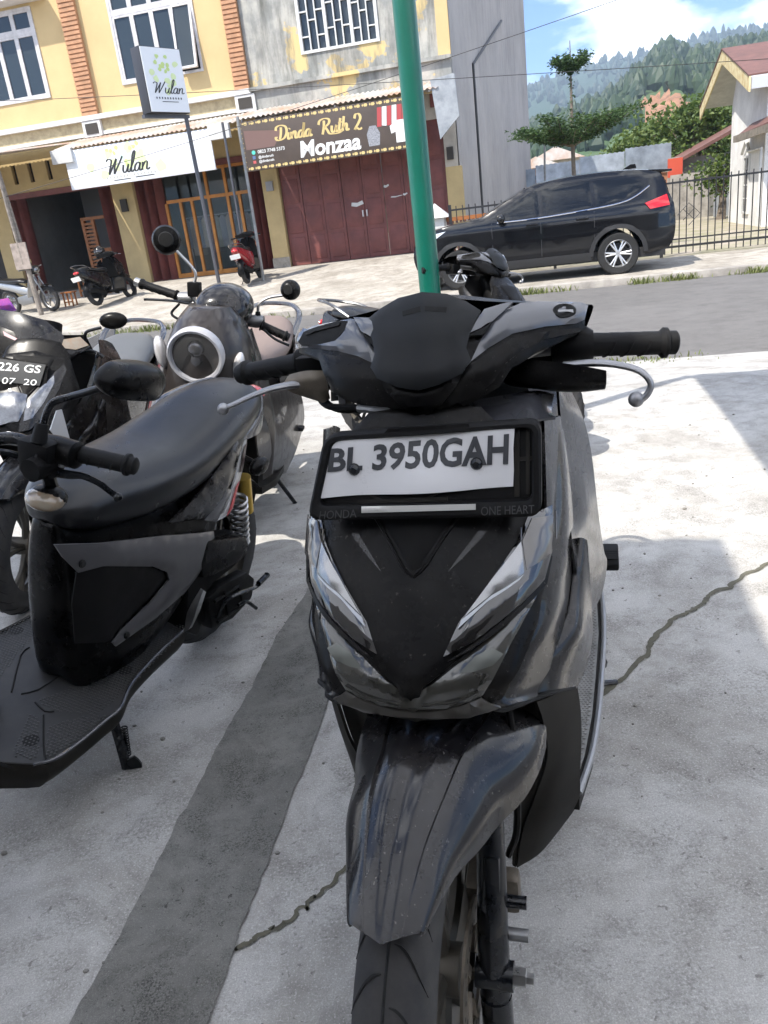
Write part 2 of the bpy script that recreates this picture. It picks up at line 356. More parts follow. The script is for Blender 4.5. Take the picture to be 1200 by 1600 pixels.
for px, w in (([(372,1484),(400,1470),(440,1446),(480,1415),(510,1390),(555,1340),(640,1270),(760,1180),(870,1120),(937,1092)], .011), ([(930,1096),(970,1062),(1010,1022),(1020,998),(1060,965),(1090,950),(1110,930),(1150,910),(1200,880),(1290,850)], .019)):
    J('crack', crack(px, w), m_dirt, lot, smooth=False)
# pebbles and grit on the lot
gv = []
for i in range(420):
    x, y = rng.uniform(-1.6, 2.0), rng.uniform(.6, 4.5); r_ = abs(rng.normal(.0022, .0016))+.001
    if i < 8: r_ *= 3
    g = ell((x, y, r_*.4), (r_*rng.uniform(.8,1.5), r_, r_*.7), 6, 4); gv.append(g)
J('grit', jn(*gv), pm('grit stone', (.2,.19,.17), .95), lot, kind='stuff')
# road, kerb, far pavement
J('road', quad(st(-60,7.0,-.20), st(60,7.0,-.20), st(60,13.55,-.20), st(-60,13.55,-.20)), m_asph, kind='structure', smooth=False)
kb = J('kerb', tf(box(-40, 40, 13.52, 13.72, -.5, -.088, .03), STM), m_kerb, kind='structure')
KX = 13.7; APK = .0896
def apz(t): return -.1+APK*(min(t, 19.0)-KX)
def apr(x, y):
    d = ray(x, y); q = (-.1-APK*KX-CAM_H)/(d[2]-APK*(d@NN)); p = CC+d*q; return p@U, p@NN, p[2]
pv = [st(-40,13.70,-.1), st(-2.35,13.70,-.1), st(-2.35,19.0,apz(19)), st(-40,19.0,apz(19)), st(-40,20.6,apz(19)), st(-2.35,20.6,apz(19)), st(-2.35,20.6,-.6), st(-2.35,13.7,-.6)]
J('shop_pavement', (pv, [(0,1,2,3),(3,2,5,4),(2,1,7,6),(5,2,6)]), m_apron, smooth=False, kind='structure')
J('sidewalk', quad(st(-2.4,13.70,-.092), st(40,13.70,-.092), st(40,16.5,-.075), st(-2.4,16.5,-.075)), m_apron, smooth=False, kind='structure')
J('yard', quad(st(-2.4,16.5,-.08), st(60,16.5,-.08), st(60,70,.1), st(-2.4,70,.1)), m_earth, smooth=False, kind='structure')
# ================================================================== BUILDINGS ACROSS THE ROAD
m_yel = pm('yellow wall paint', (.60,.445,.225), .85, var=(1.2,.6), col2=(.48,.35,.175), bump=(60,.15))
m_yel2 = pm('shaded yellow paint', (.54,.41,.20), .85, var=(2,.6), col2=(.38,.28,.14), bump=(60,.15))  # yellow darkened to ochre: ground-floor shade put into the colour
m_tile = pm('terracotta slats', (.50,.27,.15), .8, var=(6,.3))
m_white = pm('white trim paint', (.66,.66,.64), .7, var=(3,.7), col2=(.45,.45,.44))
m_stone = pm('yellow stone cladding', (.50,.42,.26), .9, var=(8,.8), col2=(.30,.24,.15), bump=(12,.6,.01))
m_glass = pm('dark window glass', (.035,.045,.05), .08, spec=.6)
m_pane = pm('shop glass', (.10,.12,.12), .03, alpha=.22, spec=.6)
m_alu = pm('aluminium window frame', (.62,.60,.60), .45, var=(6,.3))
m_red = pm('oxide red door paint', (.19,.058,.048), .55, var=(3,.35), bump=(30,.15))
m_orange = pm('orange timber frame', (.55,.22,.035), .5, var=(5,.3))
m_wood = pm('orange varnished wood', (.34,.12,.03), .55, var=(6,.4))
m_int = pm('shop interior plaster', (.30,.29,.27), .9, var=(1,.3))
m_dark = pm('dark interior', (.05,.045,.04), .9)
m_wthr = None
def weathered():
    M = bpy.data.materials.new('weathered plaster'); M.use_nodes = True; t = M.node_tree; b = t.nodes['Principled BSDF']; L = t.links.new
    co = N(t, 'ShaderNodeTexCoord')
    def nz_(s, d=9, r=.65, stretch=None):
        n = N(t, 'ShaderNodeTexNoise'); n.inputs['Scale'].default_value = s; n.inputs['Detail'].default_value = d; n.inputs['Roughness'].default_value = r
        if stretch:
            mp_ = N(t, 'ShaderNodeMapping'); mp_.inputs['Scale'].default_value = stretch; L(co.outputs['Object'], mp_.inputs[0]); L(mp_.outputs[0], n.inputs[0])
        else: L(co.outputs['Object'], n.inputs[0])
        return n.outputs['Fac']
    def rp(s, a, c):
        r = N(t, 'ShaderNodeValToRGB'); r.color_ramp.elements[0].position = a; r.color_ramp.elements[1].position = c; L(s, r.inputs[0]); return r.outputs[0]
    def mx(f, a, c):
        x = N(t, 'ShaderNodeMixRGB'); L(f, x.inputs[0])
        for i, v in ((1, a), (2, c)):
            if isinstance(v, tuple): x.inputs[i].default_value = (*v, 1)
            else: L(v, x.inputs[i])
        return x.outputs[0]
    c = mx(rp(nz_(1.1), .42, .60), (.27,.275,.26), (.47,.45,.40))
    c = mx(rp(nz_(.75, 7, .62), .565, .58), c, (.60,.46,.22))
    c = mx(rp(nz_(1.6, 9, .7, (1.6, 1.6, .25)), .48, .68), c, (.13,.13,.115))
    L(c, b.inputs['Base Color']); b.inputs['Roughness'].default_value = .92
    return M
m_wthr = weathered()
m_grey = pm('grey rendered side wall', (.42,.40,.39), .9, var=(.6,.7), col2=(.28,.27,.27))
m_zinc = pm('zinc sheet', (.50,.53,.56), .42, metal=.5, var=(2.5,.6), col2=(.30,.34,.40))
m_rust = pm('rusted zinc sheet', (.60,.58,.55), .6, metal=.2, var=(1.1,.75), col2=(.48,.22,.09))
FT = 20.0                                        # facade plane
def SX(name, s0, s1, t0, t1, z0, z1, mat, par, bev=.0, **k): return J(name, box(s0, s1, t0, t1, z0, z1, bev), mat, par, smooth=bev > 0, **k)
def corr(s0, s1, t0, z0, t1, z1, amp=.018, pitch=.12, th=.004):
    """corrugated sheet from the wall (t1,z1) down to the eave (t0,z0)"""
    n = int((s1-s0)/pitch*6); V = []
    for i in range(n+1):
        s = s0+(s1-s0)*i/n; d = amp*math.sin(2*math.pi*(s-s0)/pitch)
        V += [(s, t0, z0+d), (s, t1, z1+d)]
    return solid((V, [(2*i, 2*i+2, 2*i+3, 2*i+1) for i in range(n)]), th)
# ---- yellow shophouse (two shop units in view)
ys = E('shophouse', STM, 'yellow two-storey shophouse with terracotta slatted pilasters and grey windows', 'building')
def wall_with(name, s0, s1, z0, z1, holes, t0, t1, mat, par):
    """wall as bands around rectangular openings (one row of openings)"""
    g = []; hs = sorted(holes); x = s0
    for (a, b, c, d) in hs:
        if a > x: g.append(box(x, a, t0, t1, z0, z1))
        if c > z0: g.append(box(a, b, t0, t1, z0, c))
        if d < z1: g.append(box(a, b, t0, t1, d, z1))
        x = b
    if x < s1: g.append(box(x, s1, t0, t1, z0, z1))
    return J(name, jn(*g), mat, par, smooth=False)
FZ = apz(19)
wins = [(-18.6,-16.4,5.05,7.05), (-14.66,-12.45,5.05,7.05), (-10.43,-8.26,5.03,7.05)]
wall_with('upper_wall', -19.5, -7.18, 4.49, 9.2, wins, FT, FT+.2, m_yel, ys)
SX('side_wall', -19.5, -19.3, FT+.2, FT+14, FZ-.6, 9.2, m_yel, ys); SX('roof', -19.6, -7.15, FT-.3, FT+14, 9.2, 9.35, m_white, ys)
SX('back_wall', -19.3, -7.2, FT+13.8, FT+14, FZ-.6, 9.2, m_yel, ys)
def window(par, s0, s1, z0, z1, n, tr, openp=None):
    w = J('window', jn(box(s0,s1,FT-.03,FT+.08,z0,z0+.06), box(s0,s1,FT-.03,FT+.08,z1-.06,z1), box(s0,s0+.06,FT-.03,FT+.08,z0+.06,z1-.06), box(s1-.06,s1,FT-.03,FT+.08,z0+.06,z1-.06), box(s0+.06,s1-.06,FT-.025,FT+.08,tr-.04,tr+.04)), m_alu, par, smooth=False)
    pw = (s1-s0-.12)/n
    for i in range(n):
        a = s0+.06+i*pw; b = a+pw
        for (c, d) in ((z0+.06, tr-.04), (tr+.04, z1-.06)):
            g = jn(box(a+.0,a+.055,FT-.02,FT+.05,c,d), box(b-.055,b,FT-.02,FT+.05,c,d), box(a+.055,b-.055,FT-.02,FT+.05,c,c+.05), box(a+.055,b-.055,FT-.02,FT+.05,d-.05,d))
            p = box(a+.05,b-.05,FT+.01,FT+.025,c+.045,d-.045)
            if openp == i and c < tr-.1:
                Mx = T(b, FT, 0) @ rot('Z', 0) @ T(0,0,d) @ rot('X', R(-9)) @ T(-b, -FT, -d); g = tf(g, Mx); p = tf(p, Mx)
            J('sash', g, m_alu, w, smooth=False); J('pane', p, m_glass, w, smooth=False)
    return w
for i, (a, b, c, d) in enumerate(wins): window(ys, a, b, c, d, 4, 6.52, 3 if i == 2 else None)
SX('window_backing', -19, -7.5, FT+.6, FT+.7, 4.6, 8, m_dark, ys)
for (a, b) in ((-15.95,-15.5), (-11.66,-11.23), (-7.53,-7.17)):
    SX('pilaster', a, b, FT-.08, FT, 4.5, 9.2, m_tile, ys)
    g = [box(a-.004, b+.004, FT-.11, FT-.07, 4.5+.098*k, 4.5+.098*k+.066) for k in range(48)]
    J('pilaster_slats', jn(*g), m_tile, ys, smooth=False, kind='stuff')
SX('window_hood', -16.2, -12.0, FT-.5, FT, 7.12, 7.25, m_white, ys)
# ledge with stone band and small square vents
SX('ledge', -19.6, -7.1, FT-.22, FT-.002, 4.37, 4.48, m_white, ys); SX('ledge', -19.6, -7.1, FT-.16, FT-.002, 4.02, 4.1, m_white, ys)
SX('stone_band', -19.5, -7.2, FT-.1, FT-.003, 4.1, 4.37, m_stone, ys)
for a in (-15.9, -11.63, -7.5):
    SX('vent_frame', a-.03, a+.47, FT-.2, FT-.1, 4.0, 4.36, m_white, ys); SX('vent', a+.05, a+.39, FT-.215, FT-.2, 4.06, 4.3, m_dark, ys)
# ground floor: pillars, slotted band, openings
for (a, b) in ((-19.5,-18.9), (-15.0,-14.5), (-11.32,-10.71), (-7.22,-6.80)):
    SX('pillar', a, b, FT-.1, FT+.25, FZ-.3, 4.0, m_yel2, ys)
SX('pillar_base', -7.24, -6.78, FT-.12, FT-.1, FZ, FZ+.25, m_apron, ys)
sl3 = [(-14.11,-13.98,3.2,3.66), (-13.62,-13.49,3.2,3.66), (-13.08,-12.95,3.2,3.66)]
wall_with('slotted_band', -14.5, -11.32, 2.98, 4.02, sl3, FT, FT+.12, m_yel2, ys)
SX('slot_backing', -14.4, -11.5, FT+.3, FT+.34, 3.0, 4.0, m_dark, ys)
SX('lintel', -14.5, -11.32, FT-.03, FT+.13, 2.84, 2.975, m_red, ys)
SX('upper_band', -10.71, -7.22, FT, FT+.12, 3.1, 4.02, m_yel2, ys); SX('lintel', -10.71, -7.22, FT-.03, FT+.13, 2.97, 3.095, m_red, ys)
SX('shop_ceiling', -19.4, -7.2, FT+.2, FT+5.2, 4.02, 4.1, m_int, ys); SX('shop_floor', -19.4, -7.2, FT-.0, FT+5.2, FZ-.3, FZ+.004, m_apron, ys)
SX('shop_back_wall', -19.4, -7.2, FT+5, FT+5.2, FZ, 4.02, m_int, ys); SX('partition', -11.1, -10.95, FT+.25, FT+5, FZ, 4.02, m_int, ys); SX('partition', -14.8, -14.65, FT+.25, FT+5, FZ, 4.02, m_int, ys); SX('partition', -7.3, -7.2, FT+.25, FT+5, FZ, 4.02, m_int, ys)
SX('end_shutter', -18.9, -15.0, FT+.05, FT+.1, FZ, 4.0, m_dark, ys)
SX('inner_wall', -13.75, -12.0, FT+2.4, FT+2.5, FZ, 3.4, pm('grey partition', (.2,.2,.2), .8), ys)
def folding(par, s0, s1, n, z0, z1, t, zig=.09, nm='folding_door'):
    w = (s1-s0)/n
    for i in range(n):
        a, b = s0+i*w, s0+(i+1)*w; ta, tb = (t, t+zig) if i % 2 == 0 else (t+zig, t)
        V = [(a,ta,z0),(b,tb,z0),(b,tb,z1),(a,ta,z1),(a,ta+.03,z0),(b,tb+.03,z0),(b,tb+.03,z1),(a,ta+.03,z1)]
        J(nm, (V, [(0,1,2,3),(7,6,5,4),(0,4,5,1),(1,5,6,2),(2,6,7,3),(3,7,4,0)]), m_red, par, smooth=False)
folding(ys, -14.5, -13.95, 4, FZ, 2.84, FT+.02, .25); folding(ys, -11.75, -11.33, 3, FZ, 2.84, FT+.02, .3)
folding(ys, -10.7, -10.05, 5, FZ, 2.97, FT+.02, .25); folding(ys, -7.62, -7.23, 4, FZ, 2.97, FT+.02, .25)
# Wulan shop: orange framed glass front
for (a, b, c, d) in ((-10.0,-7.65,2.24,2.32), (-10.0,-7.65,FZ+.01,FZ+.12), (-10.0,-7.65,2.9,2.97)): SX('shop_front_rail', a, b, FT+.2, FT+.28, c, d, m_orange, ys)
for s_ in (-10.02, -9.62, -9.3, -8.82, -8.30, -7.98, -7.66): SX('shop_front_post', s_-.035, s_+.035, FT+.19, FT+.29, FZ+.01, 2.24 if s_ not in (-8.82,-8.30) else 2.97, m_orange, ys)
ps = [-10.02,-9.62,-9.3,-8.82,-8.30,-7.98,-7.66]
for a, b in zip(ps[:-1], ps[1:]): SX('shop_pane', a+.035, b-.035, FT+.235, FT+.245, FZ+.12, 2.24, m_pane, ys); SX('shop_pane', a+.035, b-.035, FT+.235, FT+.245, 2.32, 2.9, m_pane, ys)
cols = [(.25,.28,.34),(.4,.38,.36),(.16,.2,.3),(.5,.47,.42),(.2,.12,.12),(.3,.33,.3)]
rk = E('clothes_rack', STM @ T(-9.5, FT+1.2, FZ), 'rail of hanging clothes inside the glass shop front', 'clothes rack')
J('rail', jn(cyl((-.5,0,1.5),(1.9,0,1.5),.02), cyl((-.5,0,0),(-.5,0,1.5),.02), cyl((1.9,0,0),(1.9,0,1.5),.02)), m_alu, rk)
for i in range(13):
    x = -.42+i*.175; w_ = .1; h = .75+.25*rng.random()
    J('garment', prism([(x-w_*.3,1.47),(x+w_*.3,1.47),(x+w_,1.38),(x+w_*1.1,1.47-h),(x-w_*1.1,1.47-h),(x-w_,1.38)], -.22, .22, 'xz', .02), pm('cloth%d' % (i % 6), cols[i % 6], .9), rk)
SX('wall_lamp', -11.1, -10.93, FT-.18, FT-.1, 2.18, 2.48, m_dark, ys); SX('wall_lamp', -7.1, -6.93, FT-.18, FT-.1, 2.2, 2.42, pm('grey plastic', (.3,.3,.3), .6), ys)
# awning roofs over the two shop fronts
aw = J('awning', corr(-11.85, -7.2, 18.55, 3.66, 19.84, 3.98), m_rust, E('shop_awning', STM, 'corrugated metal awning above the white shop banner', 'awning')); aw = aw.parent
for s_ in (-11.6, -9.6, -7.7): J('bracket', tube([(s_,18.6,3.62),(s_,19.85,3.9)], .02, 8, 1), m_alu, aw)
J('gutter', box(-11.9,-11.35,18.5,18.62,3.36,3.66), m_white, aw, smooth=False); J('gutter', box(-7.8,-7.3,18.5,18.62,3.36,3.66), m_white, aw, smooth=False)
aw2 = E('shop_awning', STM, 'dark low sheet awning held up by the split timber post', 'awning')
J('sheet', corr(-17.5, -11.9, 16.2, 3.5, 19.85, 3.95), m_rust, aw2); J('beam', box(-17.5,-11.9,16.25,16.33,3.38,3.47), pm('dark beam', (.1,.08,.07), .8), aw2, smooth=False)
aw3 = E('shop_awning', STM, 'rust-streaked corrugated awning above the brown printed banner', 'awning')
J('sheet', corr(-7.2, -2.5, 18.55, 3.70, 19.84, 4.0), m_rust, aw3)
for s_ in (-7.0, -4.8, -2.7): J('bracket', tube([(s_,18.6,3.66),(s_,19.85,3.9)], .02, 8, 1), m_alu, aw3)
# ---- weathered shophouse with closed red doors and long grey side wall
gs = E('shophouse', STM, 'weathered grey shophouse with closed red folding doors and tall grey side wall', 'building')
w3 = (-5.80,-3.92,5.0,7.0)
wall_with('upper_wall', -7.16, -2.36, 4.49, 9.2, [w3], FT, FT+.2, m_wthr, gs)
SX('ledge_band', -7.12, -2.34, FT-.15, FT-.002, 3.78, 4.46, m_wthr, gs); SX('ledge', -7.13, -2.33, FT-.24, FT-.003, 4.40, 4.48, m_wthr, gs)
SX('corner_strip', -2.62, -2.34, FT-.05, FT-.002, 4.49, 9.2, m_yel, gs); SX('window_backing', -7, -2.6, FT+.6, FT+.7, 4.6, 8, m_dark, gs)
wn = J('window', jn(box(w3[0],w3[1],FT-.03,FT+.1,w3[2],w3[2]+.06), box(w3[0],w3[1],FT-.03,FT+.1,w3[3]-.06,w3[3]), *[box(s_-.035,s_+.035,FT-.03,FT+.1,w3[2]+.06,w3[3]-.06) for s_ in (w3[0]+.035, w3[0]+.66, w3[0]+1.26, w3[1]-.035)]), m_white, gs, smooth=False)
for k in range(3):
    a = (w3[0]+.07, w3[0]+.695, w3[0]+1.295)[k]; b = (w3[0]+.625, w3[0]+1.225, w3[1]-.07)[k]; q = (b-a)/3
    J('pane', box(a, b, FT+.06, FT+.07, w3[2]+.06, w3[3]-.06), m_glass, wn, smooth=False)
    g = [box(a+i*q-.014, a+i*q+.014, FT-.02, FT+.03, w3[2]+.06, w3[3]-.06) for i in (1, 2)]
    for i in range(3):
        zz = w3[2]+.06+(.28 if i % 2 == 0 else .5)+.1*((k+i) % 2)
        while zz < w3[3]-.1: g.append(box(a+i*q, a+(i+1)*q, FT-.017, FT+.027, zz-.014, zz+.014)); zz += .5
    J('grille', jn(*g), m_white, wn, smooth=False)
SX('header', -6.8, -2.36, FT, FT+.15, 3.25, 3.8, pm('cream header', (.55,.5,.42), .9, var=(2,.3)), gs); SX('header_trim', -2.9, -2.4, FT-.03, FT-.002, 3.5, 3.78, m_red, gs)
SX('pillar', -2.66, -2.30, FT-.06, FT+.25, FZ-.3, 2.2, m_yel2, gs); SX('pillar_top', -2.66, -2.36, FT-.05, FT+.25, 2.2, 3.8, pm('cream header', (.5,.5,.5)), gs)
SX('meter', -2.6, -2.45, FT-.12, FT-.06, 2.35, 2.62, m_dark, gs)
# folding door leaves with pressed panels
xs = np.linspace(-6.78, -2.67, 9)
for i in range(8):
    a, b = xs[i]+.006, xs[i+1]-.006; leaf = SX('door_leaf', a, b, FT+.02+.01*(i % 2), FT+.07, FZ+.01, 3.25, m_red, gs)
    for (c, d) in ((FZ+.12, 1.05), (1.15, 1.75), (1.85, 2.4), (2.5, 3.12)):
        J('panel', box(a+.07, b-.07, FT+.005+.01*(i % 2), FT+.03, c, d, .012), m_red, leaf)
    if i in (3, 4): J('handle', box(b-.06 if i == 3 else a+.03, b-.03 if i == 3 else a+.06, FT-.03, FT+.02, 1.35, 1.5), m_alu, leaf, smooth=False)
for (a, c, w_, h) in ((-5.05,1.62,.32,.1),(-4.2,1.95,.14,.06),(-4.05,1.7,.3,.03),(-3.75,1.72,.12,.05)):
    J('torn_paper', prism([(a,c),(a+w_*.4,c-h*.3),(a+w_,c+.02),(a+w_*.9,c+h),(a+w_*.5,c+h*.6),(a+.02,c+h*.8)], FT-.002, FT+.004), m_white, gs, smooth=False)
# long grey side wall, slightly splayed, with rendered vertical ribs
a0 = np.array([-2.34, FT+.02]); a1 = np.array([onT(830, 290, 36)[0], 36.0])
nr = 60; V = []
for i in range(nr+1):
    p = a0+(a1-a0)*i/nr; w_ = .02*(i % 2)+.015*rng.random(); nrm = np.array([1, -.07])
    for q in (p+nrm*w_, p+(a1-a0)/nr*.7+nrm*w_): V += [(q[0], q[1], FZ-.9), (q[0], q[1], 9.2)]
k = len(V)//2; J('side_wall', (V, [(2*i, 2*i+2, 2*i+3, 2*i+1) for i in range(k-1)]), m_grey, gs, smooth=False)
J('back_wall', box(-7.1, a1[0], 35.9, 36, FZ-.9, 9.2), m_grey, gs, smooth=False); SX('roof', -7.13, -2.3, FT-.3, 36, 9.2, 9.35, m_grey, gs)
def on_side(px, py):
    d = ray(px, py); n_ = np.array([(a1-a0)[1], -(a1-a0)[0]]); ws = np.array([d@U, d@NN]); q = (n_@a0)/(n_@ws); p = CC+d*q; return p@U+.05, p@NN-.0, p[2]
dp = [on_side(*p) for p in ((752,345),(744,220),(736,101),(758,68),(781,33))]
dpp = J('downpipe', tube([(dp[0][0],dp[0][1],-.3)]+[tuple(p) for p in dp], .035, 8, 1), pm('black pipe', (.03,.03,.03), .5), gs)
# bracket sign on the corner (faded grey print)
J('bracket_sign', prism([(-2.66,3.86),(-2.14,3.92),(-2.1,3.1),(-2.54,2.7)], FT-1.42, FT-1.36, 'xz'), pm('faded grey print', (.36,.38,.40), .5, var=(4,.8), col2=(.18,.2,.22)), E('corner_sign', STM, 'faded grey print panel fixed beside the rusty awning at the wall corner', 'sign'), smooth=False)
# ---- banners
m_ban = pm('white banner vinyl', (.78,.80,.82), .45)
m_brown = pm('brown banner vinyl', (.085,.062,.048), .5, var=(1.5,.3))
m_gold = pm('gold print', (.62,.47,.20), .5); m_prt = pm('white print', (.8,.8,.78), .5); m_blk = pm('black print', (.03,.03,.03), .5)
m_lime = pm('lime print', (.55,.68,.25), .5); m_lime2 = pm('pale lime print', (.68,.78,.42), .5); m_cyan = pm('mint print', (.55,.75,.68), .5)
def stroke(P, w, t, sub=6, closed=False):
    """brush stroke lettering: ribbon in the xz plane, thick on the down strokes"""
    P = cr_([(a, b) for a, b in P], sub, closed); tn = np.gradient(P, axis=0); tn /= np.linalg.norm(tn, axis=1)[:, None]+1e-9
    V = []
    for p, d in zip(P, tn):
        k = w*(.32+.68*abs(d[1])); n_ = np.array([-d[1], d[0]])
        V += [(p[0]+n_[0]*k/2, t, p[1]+n_[1]*k/2), (p[0]-n_[0]*k/2, t, p[1]-n_[1]*k/2)]
    return V, [(2*i, 2*i+2, 2*i+3, 2*i+1) for i in range(len(P)-1)]
GL = {  # script letters on a unit body, (width, strokes)
 'W': (1.15, [[(-.25,.85),(-.1,.97),(.1,.92),(.18,.8),(.12,.3),(.1,.0)], [(.1,0),(.4,.6),(.55,.95)], [(.55,.95),(.48,.4),(.5,0)], [(.5,0),(.8,.6),(1.0,1.05)]]),
 'u': (.55, [[(0,.5),(.02,.15),(.15,0),(.3,.12),(.4,.5)], [(.4,.5),(.38,.12),(.5,.0),(.6,.1)]]),
 'l': (.35, [[(0,.1),(.2,.6),(.27,1.15),(.18,1.25),(.1,1.0),(.1,.2),(.2,0),(.35,.1)]]),
 'a': (.58, [[(.4,.42),(.22,.52),(.05,.35),(.03,.12),(.17,0),(.33,.12),(.42,.5)], [(.42,.5),(.40,.12),(.5,0),(.62,.1)]]),
 'n': (.62, [[(.02,.5),(.05,.0)], [(.05,.2),(.22,.5),(.37,.45),(.38,.1),(.48,0),(.64,.1)]]),
 'D': (.95, [[(.30,.95),(.32,.5),(.25,.05)], [(-.15,.75),(-.1,1.0),(.25,1.1),(.7,.95),(.82,.55),(.65,.15),(.25,.0),(-.05,.08),(-.12,.25),(.05,.25)]]),
 'i': (.28, [[(.03,.5),(.02,.1),(.12,0),(.28,.1)], [(.1,.72),(.13,.78)]]),
 'd': (.62, [[(.4,.42),(.22,.52),(.05,.35),(.03,.12),(.17,0),(.33,.12),(.45,.6),(.47,1.05)], [(.47,1.05),(.42,.2),(.52,0),(.64,.1)]]),
 'R': (.95, [[(.25,.95),(.27,.5),(.2,-.05)], [(-.2,.7),(-.12,.98),(.25,1.1),(.65,1.0),(.7,.75),(.5,.55),(.28,.5)], [(.35,.5),(.6,.2),(.8,-.05),(1.2,-.12),(1.6,-.1),(1.9,.02)]]),
 't': (.36, [[(.15,.95),(.1,.2),(.18,0),(.34,.1)], [(-.02,.62),(.32,.66)]]),
 'h': (.60, [[(.08,1.05),(.05,0)], [(.05,.2),(.22,.5),(.37,.42),(.38,.1),(.48,0),(.62,.1)]]),
 ' ': (.5, []), '2': (.6, [[(.05,.75),(.15,1.0),(.4,1.0),(.5,.75),(.35,.45),(.08,.1),(.05,.03)], [(.05,.03),(.2,.1),(.4,.0),(.58,.08)]])}
def script(s, x, z, h, w, t, slant=.22):
    g = []
    for ch in s:
        wd, ss = GL[ch]
        for P in ss: g.append(stroke([(x+(a+b*slant)*h, z+b*h) for a, b in P], w, t))
        x += wd*h
    return jn(*g), x
BT = 18.6
wb = E('banner', STM, 'white shop banner with black script name and lime floral print', 'banner')
b0, b1, c0, c1 = -11.6, -7.8, 2.75, 3.62
J('panel', box(b0, b1, BT-.02, BT+.03, c0, c1, .01), m_ban, wb)
J('frame', jn(box(b0,b1,BT+.03,BT+.06,c0,c0+.03), box(b0,b1,BT+.03,BT+.06,c1-.03,c1)), m_alu, wb, smooth=False)
def blob(x, z, r, n=9, t=0): 
    p = [(x+r*(.7+.5*rng.random())*math.cos(2*math.pi*i/n), z+r*(.7+.5*rng.random())*math.sin(2*math.pi*i/n)) for i in range(n)]
    P = cr_(p, 3, True); return [(q[0], t, q[1]) for q in P], [tuple(range(len(P)))]
J('floral_print', jn(*[blob(-9.95+.5*rng.normal(), 3.12+.2*rng.normal(), .08+.06*rng.random(), 9, BT-.0225-.00002*i) for i in range(14)]), m_lime2, wb, smooth=False, kind='stuff')
J('floral_print', jn(*[blob(x, z, .05, 8, BT-.0235-.00002*i) for i, (x, z) in enumerate([(-10.35,3.48),(-10.28,3.42),(-10.2,3.52),(-9.75,3.5),(-9.85,3.46),(-10.02,3.2),(-9.98,3.12),(-10.45,3.5),(-9.66,3.55)])]), m_lime, wb, smooth=False, kind='stuff')
J('floral_print', jn(*[blob(x, z, .05, 8, BT-.023-.00002*i) for i, (x, z) in enumerate([(-10.2,3.38),(-10.1,3.32),(-10.0,3.4),(-9.9,3.33)])]), m_cyan, wb, smooth=False, kind='stuff')
g, _ = script('Wulan', -10.55, 2.97, .34, .05, BT-.0245, .35); J('lettering', g, m_blk, wb, smooth=False)
J('small_print', jn(*[box(-10.6+.09*i,-10.6+.09*i+.03,BT-.0246,BT-.0244,2.875,2.925) for i in range(15) if i != 7]), pm('grey print', (.45,.45,.42), .5), wb, smooth=False)
J('small_print', jn(box(-10.42,-9.98,BT-.0246,BT-.0244,2.822,2.838), box(-9.85,-9.35,BT-.0246,BT-.0244,2.832,2.85)), m_blk, wb, smooth=False)
db = E('banner', STM, 'brown shop banner with gold script name and patterned gold border', 'banner')
b0, b1, c0, c1 = -7.10, -3.02, 2.6, 3.64
J('panel', box(b0, b1, BT-.02, BT+.03, c0, c1, .01), m_brown, db)
g = []; x = b0+.02
while x < b1-.1:
    for z in (c0+.055, c1-.055): g.append(([(x+a*.045, BT-.0215, z+b*.03) for a, b in ((-1,0),(-.6,-1),(.6,-1),(1,0),(.6,1),(-.6,1))], [(0,1,2,3,4,5)])); g.append(([(x+.1+a*.02, BT-.0215, z+b*.03) for a, b in ((-1,0),(0,-1),(1,0),(0,1))], [(0,1,2,3)]))
    x += .165
for i in range(9): z = c0+.1+i*.1; g.append(([(b0+.05+a*.03, BT-.0215, z+b*.03) for a, b in ((-1,0),(0,-1),(1,0),(0,1))], [(0,1,2,3)]))
J('border_print', jn(*g), m_gold, db, smooth=False, kind='stuff')
g, x2 = script('Dinda', -6.22, 3.15, .27, .058, BT-.023, .2); g2, x3 = script('Ruth', x2+.2, 3.15, .27, .058, BT-.023, .2); g3, _ = script('2', x3+.12, 3.13, .30, .06, BT-.023, .05)
J('lettering', jn(g, g2, g3), m_gold, db, smooth=False)
tg = upright(text('Monzaa', 1, 0, shear=.12, bold=.03)); xa_ = [v[0] for v in tg[0]]; za_ = [v[2] for v in tg[0]]
J('lettering', ([(-5.72+1.42*(v[0]-min(xa_))/(max(xa_)-min(xa_)), BT-.023, 2.73+.34*(v[2]-min(za_))/(max(za_)-min(za_))) for v in tg[0]], tg[1]), m_prt, db, smooth=False)
J('lettering', jn(*[tf(upright(text(s_, h, 0, align='LEFT', bold=.001)), T(-6.72, BT-.023, z)) for s_, h, z in (('0823 7748 5373', .1, 2.98), ('@dindaruth', .075, 2.87), ('@dindaruth', .075, 2.78))]), m_prt, db, smooth=False)
J('icon', lathe([(.0,0),(.045,0)], 'y', 14, False), pm('mint icon', (.1,.55,.45), .5), db, smooth=False).location = (-6.82, BT-.023, 2.98)
J('icon', box(-6.86,-6.79,BT-.024,BT-.022,2.84,2.91), pm('blue icon', (.1,.15,.3), .5), db, smooth=False); J('icon', box(-6.86,-6.79,BT-.024,BT-.022,2.75,2.81), pm('red icon', (.5,.1,.1), .5), db, smooth=False)
J('pink_flash', ([(-6.98,BT-.0218,3.05),(-6.3,BT-.0218,3.05),(-6.05,BT-.0218,3.35),(-6.98,BT-.0218,3.45)], [(0,1,2,3)]), pm('dusky print', (.17,.10,.085), .5), db, smooth=False)
